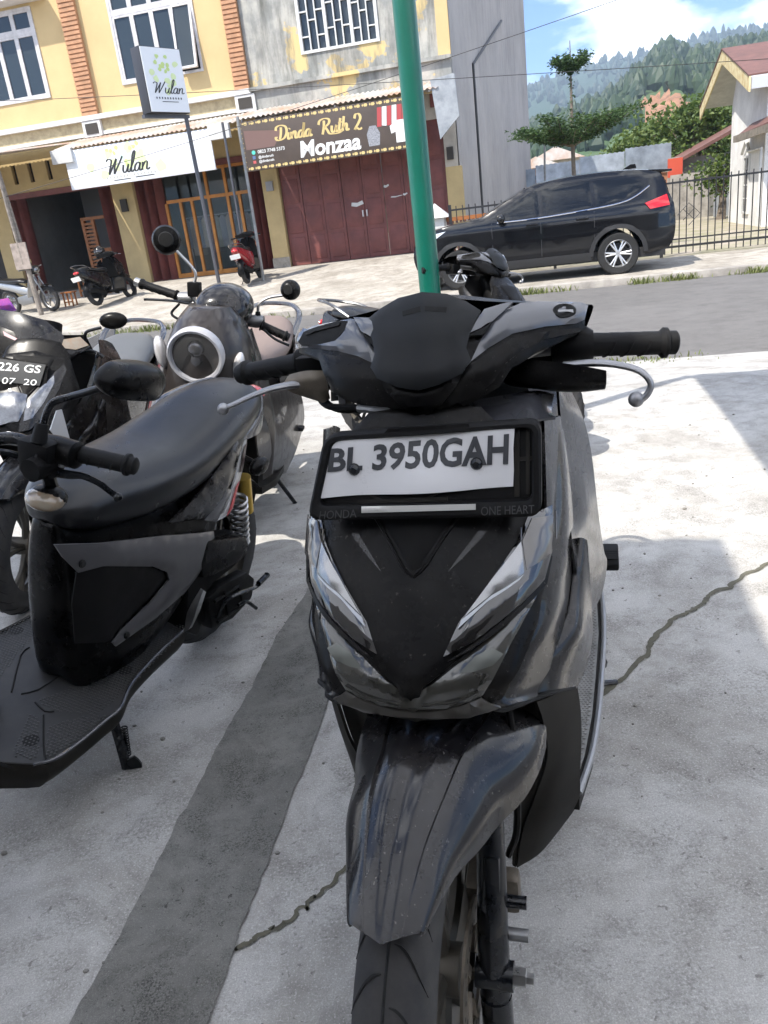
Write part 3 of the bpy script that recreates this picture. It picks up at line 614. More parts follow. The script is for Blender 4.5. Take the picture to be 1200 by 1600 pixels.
# printed garments on the banner: rail of shirts, jar-shaped bag, pale shirt
for i in range(6):
    x = -3.86+i*.11; J('printed_garment', ([(x,BT-.0225,3.5),(x+.1,BT-.0225,3.5),(x+.09-.03,BT-.0225,3.12),(x-.04,BT-.0225,3.12+.02*(i % 2))], [(0,1,2,3)]), pm('red cloth print', (.4,.06,.06), .5) if i % 2 == 0 or i == 5 else m_prt, db, smooth=False)
J('printed_garment', ([(-4.12,BT-.0225,2.76),(-3.88,BT-.0225,2.76),(-3.85,BT-.0225,3.0),(-3.93,BT-.0225,3.16),(-4.07,BT-.0225,3.16),(-4.15,BT-.0225,3.0)], [tuple(range(6))]), pm('grey check print', (.35,.36,.38), .5, var=(40,.9), col2=(.1,.1,.12)), db, smooth=False)
J('printed_garment', ([(-3.5,BT-.0228,2.76),(-3.28,BT-.0228,2.76),(-3.27,BT-.0228,2.98),(-3.16,BT-.0228,2.94),(-3.14,BT-.0228,3.1),(-3.3,BT-.0228,3.2),(-3.46,BT-.0228,3.2),(-3.62,BT-.0228,3.1),(-3.6,BT-.0228,2.95),(-3.5,BT-.0228,2.98)], [tuple(range(10))]), m_prt, db, smooth=False)
# ---- posts
def post(px, py, top_s, top_t, top_z, r, mat, label, cat='post', nm='post'):
    s, t, z = apr(px, py)
    return J(nm, tube([st(s, t, z-.02), st(top_s if top_s is not None else s, top_t if top_t is not None else t, top_z)], r, 8, 1), mat, label=label, cat=cat)
m_pipe = pm('grey steel pipe', (.32,.32,.31), .5, metal=.4, var=(5,.4)); m_dpipe = pm('dark steel pipe', (.10,.10,.11), .45, metal=.5)
post(412, 438, None, None, 3.62, .035, m_pipe, 'pale steel post under the end of the brown banner')
post(388, 433, None, None, 3.66, .03, m_dpipe, 'thin dark steel post between the white and brown banners')
wp = E('timber_post', None, 'split grey timber post with a board nailed on it, under the low awning', 'post')
s, t, z = apr(65, 492); wp.matrix_world = Matrix.Translation(st(s, t, z)) @ rot('Z', -SA)
m_ow = pm('weathered timber', (.30,.26,.22), .9, var=(12,.5))
J('post', jn(tube([(0,0,-.05),(-.05,0,1.2),(-.12,.02,2.3),(-.18,.02,3.3)], [.06,.055,.05,.05], 8, 2), tube([(-.06,-.07,1.1),(-.1,-.07,2.2),(-.12,-.05,3.0)], [.035,.04,.03], 7, 2)), m_ow, wp)
J('nailed_board', box(-.26,.12,-.1,-.07,1.0,1.55), pm('board', (.36,.30,.26), .9, var=(8,.4)), wp, smooth=False)
# light-box sign on a post
s, t, z = apr(345, 455)
ls = E('light_box_sign', Matrix.Translation(st(s, t, z)) @ rot('Z', -SA), 'white light-box sign with lime floral print on a slim dark post', 'sign')
sx, zt = onT(290, 180, t); sx -= s; zt -= z
J('post', tube([(0,0,-.03),(sx,0,zt)], .045, 8, 1), m_dpipe, ls); J('crossbar', tf(box(-1.0, .06, -.05, .05, -.06, 0), T(sx, 0, zt) @ rot('Z', R(60))), m_dpipe, ls, smooth=False)
bz = zt+.01; BM = T(sx+.02, 0, bz) @ rot('Z', R(63)) @ Matrix.Diagonal((1.3,1.5,1.15,1))
J('box', tf(box(-.74, 0, -.09, .09, 0, 1.0, .008), BM), pm('dark sign casing', (.03,.03,.035), .4), ls)
fc = J('face', tf(box(-.725, -.012, -.1, -.09, .012, .988), BM), m_ban, ls, smooth=False)
tx = lambda g, x, z: tf(g, BM @ T(x, 0, z))
J('print', jn(*[tf(blob(-.38+.14*rng.normal(), .5+.2*rng.normal(), .05, 9, -.1025-.00002*i), BM) for i in range(9)]), m_lime2, fc, smooth=False, kind='stuff'); J('print', jn(*[tf(blob(-.5+.22*rng.random(), .62+.25*rng.random(), .035, 8, -.1032-.00002*i), BM) for i in range(10)]), m_lime, fc, smooth=False, kind='stuff')
g, _ = script('Wulan', 0, 0, .17, .02, -.104, .35); J('print', tf(g, BM @ T(-.62, 0, .3)), m_blk, fc, smooth=False)
J('print', tf(jn(*[box(-.6+.05*i,-.6+.05*i+.02,-.1041,-.104,.21,.24) for i in range(10)], box(-.5,-.2,-.1041,-.104,.165,.175)), BM), m_blk, fc, smooth=False)
# ---- furniture at the open shop
s, t, z = -12.05, FT+.35, FZ
cb = E('slatted_cabinet', STM @ T(s, t, z), 'orange timber frame with slatted sides standing in the open shop front', 'cabinet')
J('frame', jn(*[box(a-.04,a+.04,-.04,.04,0,1.82) for a in (-.55,-.25,.28,.6)], box(-.55,.6,-.04,.04,1.74,1.82), box(-.25,.28,-.035,.035,.9,1.0)), m_wood, cb, smooth=False)
for a, b in ((-.51,-.29), (.32,.56)):
    first = None
    for k in range(17):
        if first is None: first = J('slat', box(a, b, -.03, .03, .1, .16), m_wood, cb, smooth=False)
        else: share(first, T(0, 0, k*.095))
J('counter', box(.62, 1.1, -.1, .5, 0, .85), m_wood, cb, smooth=False)
st0 = E('plastic_stool', None, 'orange wooden stool between the slatted frame and the silver moped', 'stool', 'orange stools by the slatted frame')
s_, t_, z_ = apr(140, 462); st0.matrix_world = STM @ T(s_, t_, z_)
J('seat', box(-.2,.2,-.16,.16,.42,.46), m_wood, st0, smooth=False)
for a in (-.17,.13):
    for b in (-.13,.09): J('leg', box(a,a+.04,b,b+.04,0,.42), m_wood, st0, smooth=False)
J('rail', box(-.13,.13,-.125,-.095,.12,.16), m_wood, st0, smooth=False)
s_, t_, z_ = apr(168, 458); dup(st0, None, STM @ T(s_, t_, z_), 'orange wooden stool touching the black scooter at the open shop')
s_, t_, z_ = apr(112, 478); dup(st0, None, STM @ T(s_, t_, z_) @ Matrix.Scale(.7, 4), 'small low orange stool beside the silver moped')['group'] = 'low stools'
# ================================================================== RIGHT SIDE BACKGROUND
m_iron = pm('black iron', (.02,.02,.022), .45)
fn = E('iron_fence', STM, 'black iron bar fence with diamond motif behind the parked car', 'fence')
FX = 16.62; s0, s1 = -2.2, 9.0; zb, zt = .02, 1.28
J('rail', box(s0, s1, FX-.018, FX+.018, zt-.06, zt-.025), m_iron, fn, smooth=False); J('rail', box(s0, s1, FX-.018, FX+.018, zb+.06, zb+.1), m_iron, fn, smooth=False); J('rail', box(s0, s1, FX-.012, FX+.012, zb+.2, zb+.225), m_iron, fn, smooth=False)
b = None; s_ = s0; i = 0
while s_ < s1:
    if b is None: b = J('bar', box(-.009, .009, FX-.009, FX+.009, zb-.05, zt+.03), m_iron, fn, smooth=False); b.location.x = s_
    else: share(b, T(s_, 0, 0))
    s_ += .127; i += 1
pst = None
for s_ in (-2.2, -.2, 1.8, 3.86, 5.9, 8.0):
    if pst is None: pst = J('fence_post', box(-.028,.028,FX-.028,FX+.028,-.3,zt+.06), m_iron, fn, smooth=False); pst.location.x = s_
    else: share(pst, T(s_, 0, 0))
for c in (2.28, 4.6):
    for dx, dz in ((-.1,0),(.1,0),(0,.1),(0,-.1)):
        J('diamond', tube([(c+dx-.1,FX-.02,.66+dz),(c+dx,FX-.02,.76+dz),(c+dx+.1,FX-.02,.66+dz),(c+dx,FX-.02,.56+dz)], .008, 6, 1, closed=True), m_iron, fn)
# white gate pillar and low brown wall at the end of the red doors
gp = E('gate_pillar', STM @ T(*( -2.75, 18.0, 0)), 'white gate pillar with pointed cap beside the red folding doors', 'pillar')
J('shaft', box(-.17,.25,-.2,.2,-.3,1.12), m_white, gp, smooth=False); J('cap', ([(-.26,-.29,1.12),(.36,-.29,1.12),(.36,.29,1.12),(-.26,.29,1.12),(.05,0,1.42)], [(0,1,4),(1,2,4),(2,3,4),(3,0,4),(3,2,1,0)]), m_white, gp, smooth=False)
lw = E('low_wall', STM, 'low brown slatted railing between the white pillar and the side wall', 'railing')
J('rail', box(-2.48,-1.2,18.0,18.06,1.02,1.1), m_wood, lw, smooth=False)
for k in range(14): J('slat', box(-2.46+k*.09,-2.41+k*.09,18.01,18.05,.1,1.02), pm('dark red slat', (.12,.05,.04), .7), lw, smooth=False)
# ---- white gabled house: gable end faces along the street
WS = 4.9; wt0, wt1 = 21.0, 27.3
wh = E('white_house', STM, 'white house with red sheet roof and cream gable boards behind the fence', 'house')
m_ww = pm('white house paint', (.86,.85,.83), .8, var=(1.5,.25))
m_rr = pm('red sheet roof', (.17,.078,.062), .6, var=(3,.4))
m_crm = pm('cream fascia', (.72,.64,.40), .8, var=(5,1), col2=(.5,.36,.15))
ze, za = 3.72, 4.95; tm = 25.4*1.0
g = [(WS,wt0,-.4),(WS,wt1,-.4),(WS,wt1,ze),(WS,(wt0+wt1)/2,ze+1.0),(WS,wt0,ze)]
hole = (24.2, 25.35, .75, 2.1)
tn0, _ = onS(1171, 115, WS-.5); tn1, _ = onS(1094, 148, WS-.5); _, zap = onS(1131, 75, WS-.5)
_, zeN = onS(1171, 118, WS-.5); tap = (tn0+tn1)/2
def gable(name, s0, s1, dz, th, mat, tp=tap, z0=None, z1=None, ta=tn0, tb=tn1):
    z0 = zeN if z0 is None else z0; z1 = zap if z1 is None else z1
    V = []
    for s in (s0, s1): V += [(s,ta,z0+dz),(s,tp,z1+dz),(s,tb,z0+dz),(s,tb,z0+dz-th),(s,tp,z1+dz-th),(s,ta,z0+dz-th)]
    return J(name, (V, [(0,1,4,5),(1,2,3,4),(6,11,10,7),(7,10,9,8),(0,6,7,1),(1,7,8,2),(5,4,10,11),(4,3,9,10),(0,5,11,6),(2,8,9,3)]), mat, wh, smooth=False)
tw0, tw1 = max(wt0, tn0+.35), min(wt1, tn1-.3); zw = zeN-.32
J('wall', box(WS, WS+.2, tw0, tw1, -.4, zw), m_ww, wh, smooth=False); J('wall', box(WS+.2, WS+14, tw0, tw0+.2, -.4, zw), m_ww, wh, smooth=False); J('wall', box(WS+.2, WS+14, tw1-.2, tw1, -.4, zw), m_ww, wh, smooth=False); J('wall', box(WS+13.8, WS+14, tw0+.2, tw1-.2, -.4, zw), m_ww, wh, smooth=False)
gable('roof', WS-.52, WS+14.4, .03, .035, m_rr); gable('gable_boards', WS-.5, WS-.46, -.01, .34, m_crm); gable('soffit', WS-.455, WS+14.2, -.012, .03, m_white)
J('gable_wall', ([(WS+.002,tw0,zw),(WS+.002,tw1,zw),(WS+.002,tw1,zw+.12),(WS+.002,tap,zap-.1),(WS+.002,tw0,zw+.12)], [(0,1,2,3,4)]), m_ww, wh, smooth=False)
J('gutter', box(WS-.45, WS+14.3, tn0-.1, tn0+.02, zeN-.3, zeN-.05), pm('grey gutter', (.5,.52,.55), .5), wh, smooth=False)
wt, wz = onS(1167, 285, WS); ww, wb_, wtp = .30, wz-.75, wz+.62
w_ = J('window', jn(box(WS-.05,WS+.02,wt-ww-.06,wt-ww,wb_,wtp), box(WS-.05,WS+.02,wt+ww,wt+ww+.06,wb_,wtp), box(WS-.05,WS+.02,wt-ww-.06,wt+ww+.06,wb_-.06,wb_), box(WS-.05,WS+.02,wt-ww-.06,wt+ww+.06,wtp,wtp+.06), box(WS-.04,WS+.02,wt-.02,wt+.02,wb_,wtp), *[box(WS-.035,WS+.02,wt-ww,wt+ww,z_-.015,z_+.015) for z_ in np.linspace(wb_,wtp,5)[1:-1]]), m_white, wh, smooth=False)
for i in range(4):
    za_, zb_ = np.linspace(wb_,wtp,5)[i:i+2]
    for a, b in ((wt-ww, wt-.02), (wt+.02, wt+ww)): J('pane', box(WS-.02, WS-.01, a, b, za_+.01, zb_-.01), m_glass, w_, smooth=False)
J('window_hood', tube([(WS-.06,wt-.5,wtp+.12),(WS-.06,wt,wtp+.42),(WS-.06,wt+.5,wtp+.12)], .04, 6, 1), m_white, wh)
# porch roof with its downpipe on the near part of the wall
p0, pz = onS(1152, 212, WS-.35)
J('porch_roof', ([(WS-.35,p0,pz),(WS-.35,18.5,pz+.1),(WS+.0,18.5,pz+.32),(WS+.0,p0,pz+.25),(WS-.35,p0,pz-.07),(WS-.35,18.5,pz+.03),(WS,18.5,pz+.25),(WS,p0,pz+.18)], [(0,1,2,3),(7,6,5,4),(0,4,5,1),(3,7,4,0)]), m_rr, wh, smooth=False)
J('porch_edge', box(WS-.43,WS-.34,18.5,p0+.1,pz-.16,pz-.0), pm('grimy concrete edge', (.25,.22,.18), .9, var=(5,.5)), wh, smooth=False)
J('downpipe', tube([(WS-.1,p0-.1,pz-.2),(WS-.08,p0-.1,pz-.42),(WS-.08,p0-1.6,pz-.42),(WS-.08,p0-1.65,.2)], .035, 8, 1), m_white, wh)
# ---- zinc fence on a brick wall, red roofed shed, garden tree, far houses
BTT = 34.0
zf = E('zinc_wall', STM, 'wall of bluish zinc sheets on brick behind the small tiered tree', 'wall')
zl = onT(822, 262, BTT); zr = onT(1050, 218, BTT); zrb = onT(1050, 253, BTT); nsh = 5; e = np.linspace(zl[0]-3, zr[0], nsh+1)
for i in range(nsh):
    f0, f1 = (e[i]-zl[0])/(zr[0]-zl[0]), (e[i+1]-zl[0])/(zr[0]-zl[0]); z1 = zl[1]+(zr[1]-zl[1])*f0
    g = corr(e[i], e[i+1]-.02, BTT+.05*(i % 2), zrb[1]-.25, BTT+.05*(i % 2)+.02, z1, .012, .18, .004); J('zinc_sheet', g, pm('zinc sheet %d' % (i % 3), [(.50,.54,.58),(.36,.40,.44),(.58,.62,.66)][i % 3], .4, metal=.5, var=(1.5,.5)), zf)
J('brick_base', box(zl[0]-3, zr[0]-.15, BTT+.1, BTT+.3, -.2, zrb[1]), pm('old brick', (.42,.20,.11), .9, var=(3,.5)), zf, smooth=False); J('pillar', box(zr[0]-.15, zr[0]+.35, BTT, BTT+.4, -.2, zrb[1]+.15), m_kerb, zf, smooth=False)
sh = E('garden_shed', STM, 'low shed with red sloping roof between the zinc wall and white house', 'shed')
a_, b_ = onT(1064, 247, 33), onT(1140, 203, 33)
J('roof', ([(a_[0],33,a_[1]),(b_[0]+1,33,b_[1]+.4),(b_[0]+1,36,b_[1]+.5),(a_[0],36,a_[1]+.1),(a_[0],33,a_[1]-.12),(b_[0]+1,33,b_[1]+.28),(b_[0]+1,36,b_[1]+.3),(a_[0],36,a_[1])], [(0,1,2,3),(0,4,5,1),(7,6,5,4),(0,3,7,4),(3,2,6,7)]), m_rr, sh, smooth=False)
J('fascia', box(a_[0]-.45, a_[0]+.05, 32.9, 33.1, a_[1]-.62, a_[1]+.02), pm('bright red board', (.55,.08,.04), .6), sh, smooth=False)
J('wall', box(a_[0]+.1, b_[0]+.8, 33.6, 33.8, -.2, a_[1]), pm('shed wall', (.28,.27,.25), .9, var=(2,.4)), sh, smooth=False); J('wall', box(a_[0]-.4, a_[0]+.95, 32.6, 32.7, -.2, a_[1]-.55), m_kerb, sh, smooth=False)
J('low_sheet_wall', box(a_[0]+.95, b_[0]+1, 31.6, 31.7, -.2, onT(1100,290,31.6)[1]), m_zinc, sh, smooth=False)
for k, (px, py, tt, w, h, c) in enumerate(((838,262,48,2.2,1.0,(.45,.25,.15)), (868,250,55,3.0,1.4,(.5,.48,.42)))):
    s_, z_ = onT(px, py, tt); hs = E('far_house', STM, ['small brick hut under a rusty roof beyond the grey wall', 'pale roofed hut beside the zinc wall'][k], 'house')
    J('wall', box(s_-w/2, s_+w/2, tt, tt+3, -.3, z_), pm('hut wall %d' % k, c, .9, var=(2,.4)), hs, smooth=False)
    J('roof', prism([(s_-w/2-.3,z_-.02),(s_,z_+h*.55),(s_+w/2+.3,z_-.02)], tt-.4, tt+3.3), m_rust, hs, smooth=False); J('window', box(s_-.3,s_+.3,tt-.02,tt+.02,z_-1.0,z_-.4), m_glass, hs, smooth=False)
s_, z_ = onT(850, 300, 30); s2, z2 = onT(851, 222, 30); s3, z3 = onT(864, 205, 30)
J('street_lamp', jn(tube([st(s_,30,-.3), st(s2,30,z2), st((s2+s3)/2,30,(z2+z3*2)/3), st(s3,30,z3)], .035, 8, 4), tf(box(s3-.02,s3+.3,29.9,30.1,z3-.05,z3+.03,.02), STM)), m_pipe, label='thin bent street lamp beyond the grey side wall', cat='street lamp')
# ================================================================== TREES
def leaf_cloud(pts, size, flat=.0, asp=.5):
    """small folded leaves, one at each point"""
    V = []; F = []
    for p in pts:
        a = rng.normal(size=3); a[2] *= (1-flat); a /= np.linalg.norm(a)+1e-9
        b = np.cross(a, rng.normal(size=3)); b /= np.linalg.norm(b)+1e-9; c = np.cross(a, b)*.18
        L = size*(.6+.8*rng.random()); w = L*asp*.5; i = len(V); p = np.array(p)
        V += [tuple(p), tuple(p+a*L*.5+b*w+c*L), tuple(p+a*L), tuple(p+a*L*.5-b*w+c*L)]; F += [(i, i+1, i+2), (i, i+2, i+3)]
    return V, F
def leafmat(name, c1, c2):
    M = bpy.data.materials.new(name); M.use_nodes = True; t = M.node_tree; b = t.nodes['Principled BSDF']; L = t.links.new
    g = N(t, 'ShaderNodeNewGeometry'); r = N(t, 'ShaderNodeMixRGB'); r.inputs[1].default_value = (*c1, 1); r.inputs[2].default_value = (*c2, 1); L(g.outputs['Random Per Island'], r.inputs[0])
    L(r.outputs[0], b.inputs['Base Color']); b.inputs['Roughness'].default_value = .55
    tr = N(t, 'ShaderNodeBsdfTranslucent'); L(r.outputs[0], tr.inputs[0]); mx = N(t, 'ShaderNodeMixShader'); mx.inputs[0].default_value = .3; L(b.outputs[0], mx.inputs[1]); L(tr.outputs[0], mx.inputs[2]); L(mx.outputs[0], t.nodes['Material Output'].inputs['Surface'])
    return M
m_bark = pm('bark', (.22,.18,.14), .9, var=(10,.5)); m_lfd = leafmat('dark leaves', (.025,.06,.02), (.075,.135,.035)); m_lfl = leafmat('fresh leaves', (.05,.10,.02), (.14,.19,.04))
TT = 19.2
tt_ = E('tiered_tree', STM @ T(onT(897,300,TT)[0], TT, -.08), 'slim tiered tree with flat spreading crown behind the parked car', 'tree')
zf_, zt_ = onT(897,228,TT)[1]+.08, onT(897,62,TT)[1]+.08
J('trunk', tube([(0,0,-.1),(.01,0,1.2),(0,0,zf_),(.0,.02,zf_+.9),(0,0,zt_)], [.06,.05,.042,.028,.008], 8, 3), m_bark, tt_)
lp = []; bg_ = []
for k in range(26):
    a = 2*math.pi*k/26+rng.normal(0,.12); L_ = rng.uniform(.75,1.62); sl = rng.uniform(.28,.40)*(1.25 if math.cos(a) > .3 else .85)
    pts = [(0,0,zf_-.02+.03*rng.random())]+[(f*L_*math.cos(a+.12*f),f*L_*math.sin(a+.12*f),zf_+sl*f*L_+.03*math.sin(f*7+k)) for f in (.35,.7,1.0)]
    bg_.append(tube(pts, [.016,.011,.007,.003], 5, 3)); P = cr_(pts, 24)
    for p in P[12:]:
        for _ in range(6): lp.append(p+np.array([rng.normal(0,.11),rng.normal(0,.11),abs(rng.normal(0,.05))]))
for k in range(7):
    a = 2*math.pi*k/7; L_ = rng.uniform(.28,.45); z_ = zf_+(zt_-zf_)*.78
    pts = [(0,0,z_-.1),(.5*L_*math.cos(a),.5*L_*math.sin(a),z_),(L_*math.cos(a),L_*math.sin(a),z_+.12)]; bg_.append(tube(pts, .006, 5, 3)); P = cr_(pts, 14)
    for p in P[3:]:
        for _ in range(9): lp.append(p+rng.normal(0,.05,3))
for k in range(12): lp += [np.array([rng.normal(0,.03), rng.normal(0,.03), zf_+.5+rng.random()*1.0]) for _ in range(5)]
J('limb', jn(*bg_), m_bark, tt_, kind='stuff'); J('crown', leaf_cloud(lp, .075, .7), m_lfd, tt_, smooth=False)
sp_ = [np.array([rng.normal(0,.28), rng.normal(0,.2), 1.15+.5*rng.random()**2]) for _ in range(700)]
sb = E('shrub', STM @ T(onT(905,300,20.5)[0], 20.5, -.05), 'small green shrub under the tiered tree', 'shrub'); J('stem', tube([(0,0,0),(.02,0,.7),(0,0,1.2)], .02, 6, 2), m_bark, sb); J('foliage', leaf_cloud(sp_, .11), m_lfl, sb, smooth=False)
def round_tree(px, py, t, rx, rz, n, mat, label, lsz=.22, base=-.1, clumps=26):
    s, z = onT(px, py, t); o = E('leafy_tree', STM @ T(s, t, base), label, 'tree'); z -= base
    J('trunk', tube([(0,0,0),(.05,0,z*.4),(0,.05,z*.8)], [.16,.12,.07], 8, 3), m_bark, o); P = []; lb = []
    for c in range(clumps):
        d = rng.normal(size=3); d /= np.linalg.norm(d); r = rng.uniform(.55,1)**.6; ce = np.array([d[0]*rx*r, d[1]*rx*.8*r, z+d[2]*rz*r])
        lb.append(tube([(0,.03,z*.6), tuple(ce*.5+np.array([0,0,z*.35])), tuple(ce)], [.05,.03,.01], 5, 3)); q = rng.uniform(.3,.5)*rz
        P += [ce+rng.normal(0,1,3)*np.array([q*1.2,q*1.2,q*.6]) for _ in range(n//clumps)]
    J('limb', jn(*lb), m_bark, o, kind='stuff'); J('crown', leaf_cloud(P, lsz, .2, .7), mat, o, smooth=False); return o
round_tree(1085, 212, 38, 2.0, 1.15, 4200, m_lfl, 'bushy light green tree rising above the shed roof', .22)
round_tree(1020, 232, 40, 1.7, .7, 2200, m_lfl, 'low spreading green tree behind the zinc wall', .2)
round_tree(1128, 272, 29.5, .5, .7, 900, m_lfl, 'young yellow-green tree growing against the white house', .14, clumps=14)
# ================================================================== HILLS
m_hill = pm('hill vegetation', (.040,.085,.030), .95, var=(.035,.9), col2=(.085,.12,.040), bump=(.25,.8,2.5)); m_hill2 = pm('far hill forest', (.018,.045,.022), .95, var=(.02,.6), col2=(.03,.06,.03), bump=(.2,.8,3)); m_slip = pm('bare red earth', (.34,.17,.09), .95, var=(.15,.5), bump=(.3,.8,1))
def hill(name, ridge, Df, Dr, mat, rough, slip=None, nb=26):
    xs = np.arange(ridge[0][0], ridge[-1][0]+1, 8.0); ys_ = np.interp(xs, [r[0] for r in ridge], [r[1] for r in ridge]); V = []; cols = len(xs); mi = []
    hz = {}
    for j in range(nb+1):
        b = j/nb
        for i, (x, y) in enumerate(zip(xs, ys_)):
            d = ray(x, y); hd = math.hypot(d[0], d[1]); D = Df+(Dr-Df)*b; zr = CAM_H+d[2]/hd*Dr
            w = rough*(math.sin(i*.9+j*.6)+.7*math.sin(i*.37-j*1.1+2)+rng.normal(0,.5))*min(1, 3*b)*(1 if j < nb else .3)
            V.append((d[0]/hd*D, d[1]/hd*D, -.7+(zr+.7)*b**.85+w))
    F = [(j*cols+i, j*cols+i+1, (j+1)*cols+i+1, (j+1)*cols+i) for j in range(nb) for i in range(cols-1)]
    F += [((nb)*cols+i, nb*cols+i+1, (nb+1)*cols+i+1, (nb+1)*cols+i) for i in range(cols-1)]
    V += [(V[nb*cols+i][0]*1.5, V[nb*cols+i][1]*1.5, -.7) for i in range(cols)]
    o = J(name, (V, F), mat, kind='structure', ang=180)
    if slip:
        o.data.materials.append(m_slip)
        for p in o.data.polygons:
            c = np.array(p.center)-CC; z = c@fw; px, py = 600+CAM_F*(c@ir)/z, 800+CAM_F*(c@idn)/z
            if ((px-slip[0])/slip[2])**2+((py-slip[1])/slip[3])**2 < 1: p.material_index = 1
    return V, cols
near_r = [(200,350),(600,290),(760,240),(823,205),(870,190),(920,172),(960,146),(1000,112),(1035,84),(1050,76),(1075,90),(1100,88),(1150,76),(1200,70),(1400,60),(2000,60)]
far_r = [(-200,300),(300,240),(700,160),(823,134),(900,110),(960,95),(1010,86),(1070,72),(1110,54),(1150,50),(1200,44),(1500,30),(2200,60)]
V1, c1 = hill('green_hill', near_r, 140, 520, m_hill, 1.2, (1042,168,42,22)); V2, c2 = hill('far_hill', far_r, 700, 1500, m_hill2, 3)
def forest(V, cols, n, h0, h1, jmin, name, mat, near=False):
    g = []
    for _ in range(n):
        j = int(rng.uniform(jmin, 26.99)); i = int(rng.uniform(0, cols-1)); k = j*cols+i; fu, fv = rng.random(), rng.random()
        a = np.array(V[k]); b = np.array(V[k+1]); c = np.array(V[min(k+cols, 26*cols+i)]); p = a+(b-a)*fu+(c-a)*fv
        q_ = p-CC; zz_ = q_@fw; sx_, sy_ = 600+CAM_F*(q_@ir)/zz_, 800+CAM_F*(q_@idn)/zz_
        if near and ((sx_-1042)/46)**2+((sy_-172)/34)**2 < 1: continue
        h = rng.uniform(h0, h1); r = h*rng.uniform(.16,.42); ph = rng.random()*6; nn = 6; o = []
        for (zz, rr) in ((.0,.6),(.3,1.05),(.68,.8),(1.0,.16)): o += [(p[0]+r*rr*(.7+.6*rng.random())*math.cos(ph+2*math.pi*q/nn), p[1]+r*rr*(.7+.6*rng.random())*math.sin(ph+2*math.pi*q/nn), p[2]-h*.15+h*zz) for q in range(nn)]
        g.append((o, [(a_*nn+q, a_*nn+(q+1) % nn, (a_+1)*nn+(q+1) % nn, (a_+1)*nn+q) for a_ in range(3) for q in range(nn)]))
    J(name, jn(*g), mat, smooth=False, kind='stuff', label='mixed pine wood covering the hillside' if near else 'dark wood along the far ridge', cat='forest')
forest(V1, c1, 5200, 3.5, 8, 5, 'hill_trees', leafmat('pine wood', (.016,.042,.018), (.05,.085,.03)), True); forest(V2, c2, 1800, 8, 17, 14, 'ridge_trees', leafmat('far wood', (.012,.032,.016), (.025,.05,.022)))
# ================================================================== CAR
m_cpaint = pm('black car paint', (.004,.0043,.0055), .2, coat=.7, spec=.25); m_cglass = pm('tinted car glass', (.008,.009,.010), .03, spec=.5); m_chrome = pm('chrome', (.75,.75,.76), .12, metal=1)
m_rub = pm('tyre rubber', (.018,.018,.018), .85, bump=(90,.3)); m_alloy = pm('silver alloy', (.62,.63,.64), .32, metal=.8); m_trim = pm('black trim plastic', (.02,.02,.021), .6); m_tail = pm('red lamp lens', (.55,.012,.016), .12, coat=1); m_clear = pm('lamp lens', (.75,.78,.8), .08, coat=1, metal=.3)
CT = 14.2; car = E('parked_car', STM @ T(0, CT+.86, -.092), 'black seven-seat car parked on the pavement by the fence', 'car')
RW, FW_, WR = .86, -1.79, .335
def cw(x, z):
    w = .86 if z < .8 else .86-.03*((z-.8)/.22) if z < 1.02 else .83-.22*((z-1.02)/.55)
    w -= .05*max(0, (.45-z)/.3)**2
    e = max(0, (x-.9)/.95) if x > 0 else max(0, (-x-1.6)/1.0); w -= .14*min(1.3, e)**2.6
    return w-.012*math.exp(-((z-.78)/.03)**2)
def cside(x, z): return (x, -cw(x, z), z)
def arc(c, r, a0, a1, n): return [(c+r*math.cos(a), .335+r*math.sin(a)) for a in np.linspace(a0, a1, n)]
top = [(-2.56,.42),(-2.6,.62),(-2.53,.86),(-2.3,.99),(-1.9,1.07),(-1.36,1.13),(-.98,1.33),(-.6,1.51),(-.3,1.575),(.1,1.61),(.6,1.615),(1.1,1.59),(1.5,1.535),(1.57,1.45),(1.66,1.2),(1.74,1.02),(1.765,.72),(1.74,.5),(1.66,.36)]
side = [(-2.5,.30),(-2.56,.42)]+top[1:-1]+[(1.66,.36),(1.35,.3)]+arc(RW,.40,-.1,math.pi+.1,15)+[(RW-.5,.27),(FW_+.55,.27)]+arc(FW_,.40,-.1,math.pi+.1,15)
g1 = sheet(side, cside, .02, .07, .012); J('body_side', g1, m_cpaint, car); J('body_side', ([(v[0],-v[1],v[2]) for v in g1[0]], [tuple(reversed(f)) for f in g1[1]]), m_cpaint, car)
rows = []
for (x, z) in top:
    w = cw(x, z)+.012; rows.append([(x-.0,-w,z-.01),(x,-w*.93,z+.012),(x-.02*(x < -2),-w*.5,z+.03),(x-.04*(x < -2),0,z+.035),(x-.02*(x < -2),w*.5,z+.03),(x,w*.93,z+.012),(x,w,z-.01)])
J('roof_and_bonnet', grid(rows, 3, 3), m_cpaint, car)
J('underbody', box(-2.4,1.6,-.8,.8,.24,.4), m_trim, car, smooth=False)
def csheet(name, poly, mat, lift=.021, th=.004, res=.06, par=car): J(name, sheet(poly, cside, th, res, .002, lift), mat, par)
wz_ = [[(-1.16,1.10),(-.86,1.27),(-.56,1.43),(-.47,1.455),(-.42,1.455),(-.40,1.06),(-.9,1.04)], [(-.34,1.06),(-.35,1.465),(.0,1.495),(.42,1.50),(.47,1.10)], [(.53,1.10),(.48,1.50),(.85,1.49),(1.1,1.46),(1.32,1.34),(1.0,1.18)]]
for p in wz_: csheet('side_window', p, m_cglass)
J('chrome_trim', tube([cside(x, z)[:1]+(cside(x, z)[1]-.028,)+cside(x, z)[2:] for x, z in ((-1.1,1.035),(-.4,1.035),(.4,1.075),(.9,1.12),(1.15,1.2),(1.36,1.33))], .011, 6, 3), m_chrome, car)
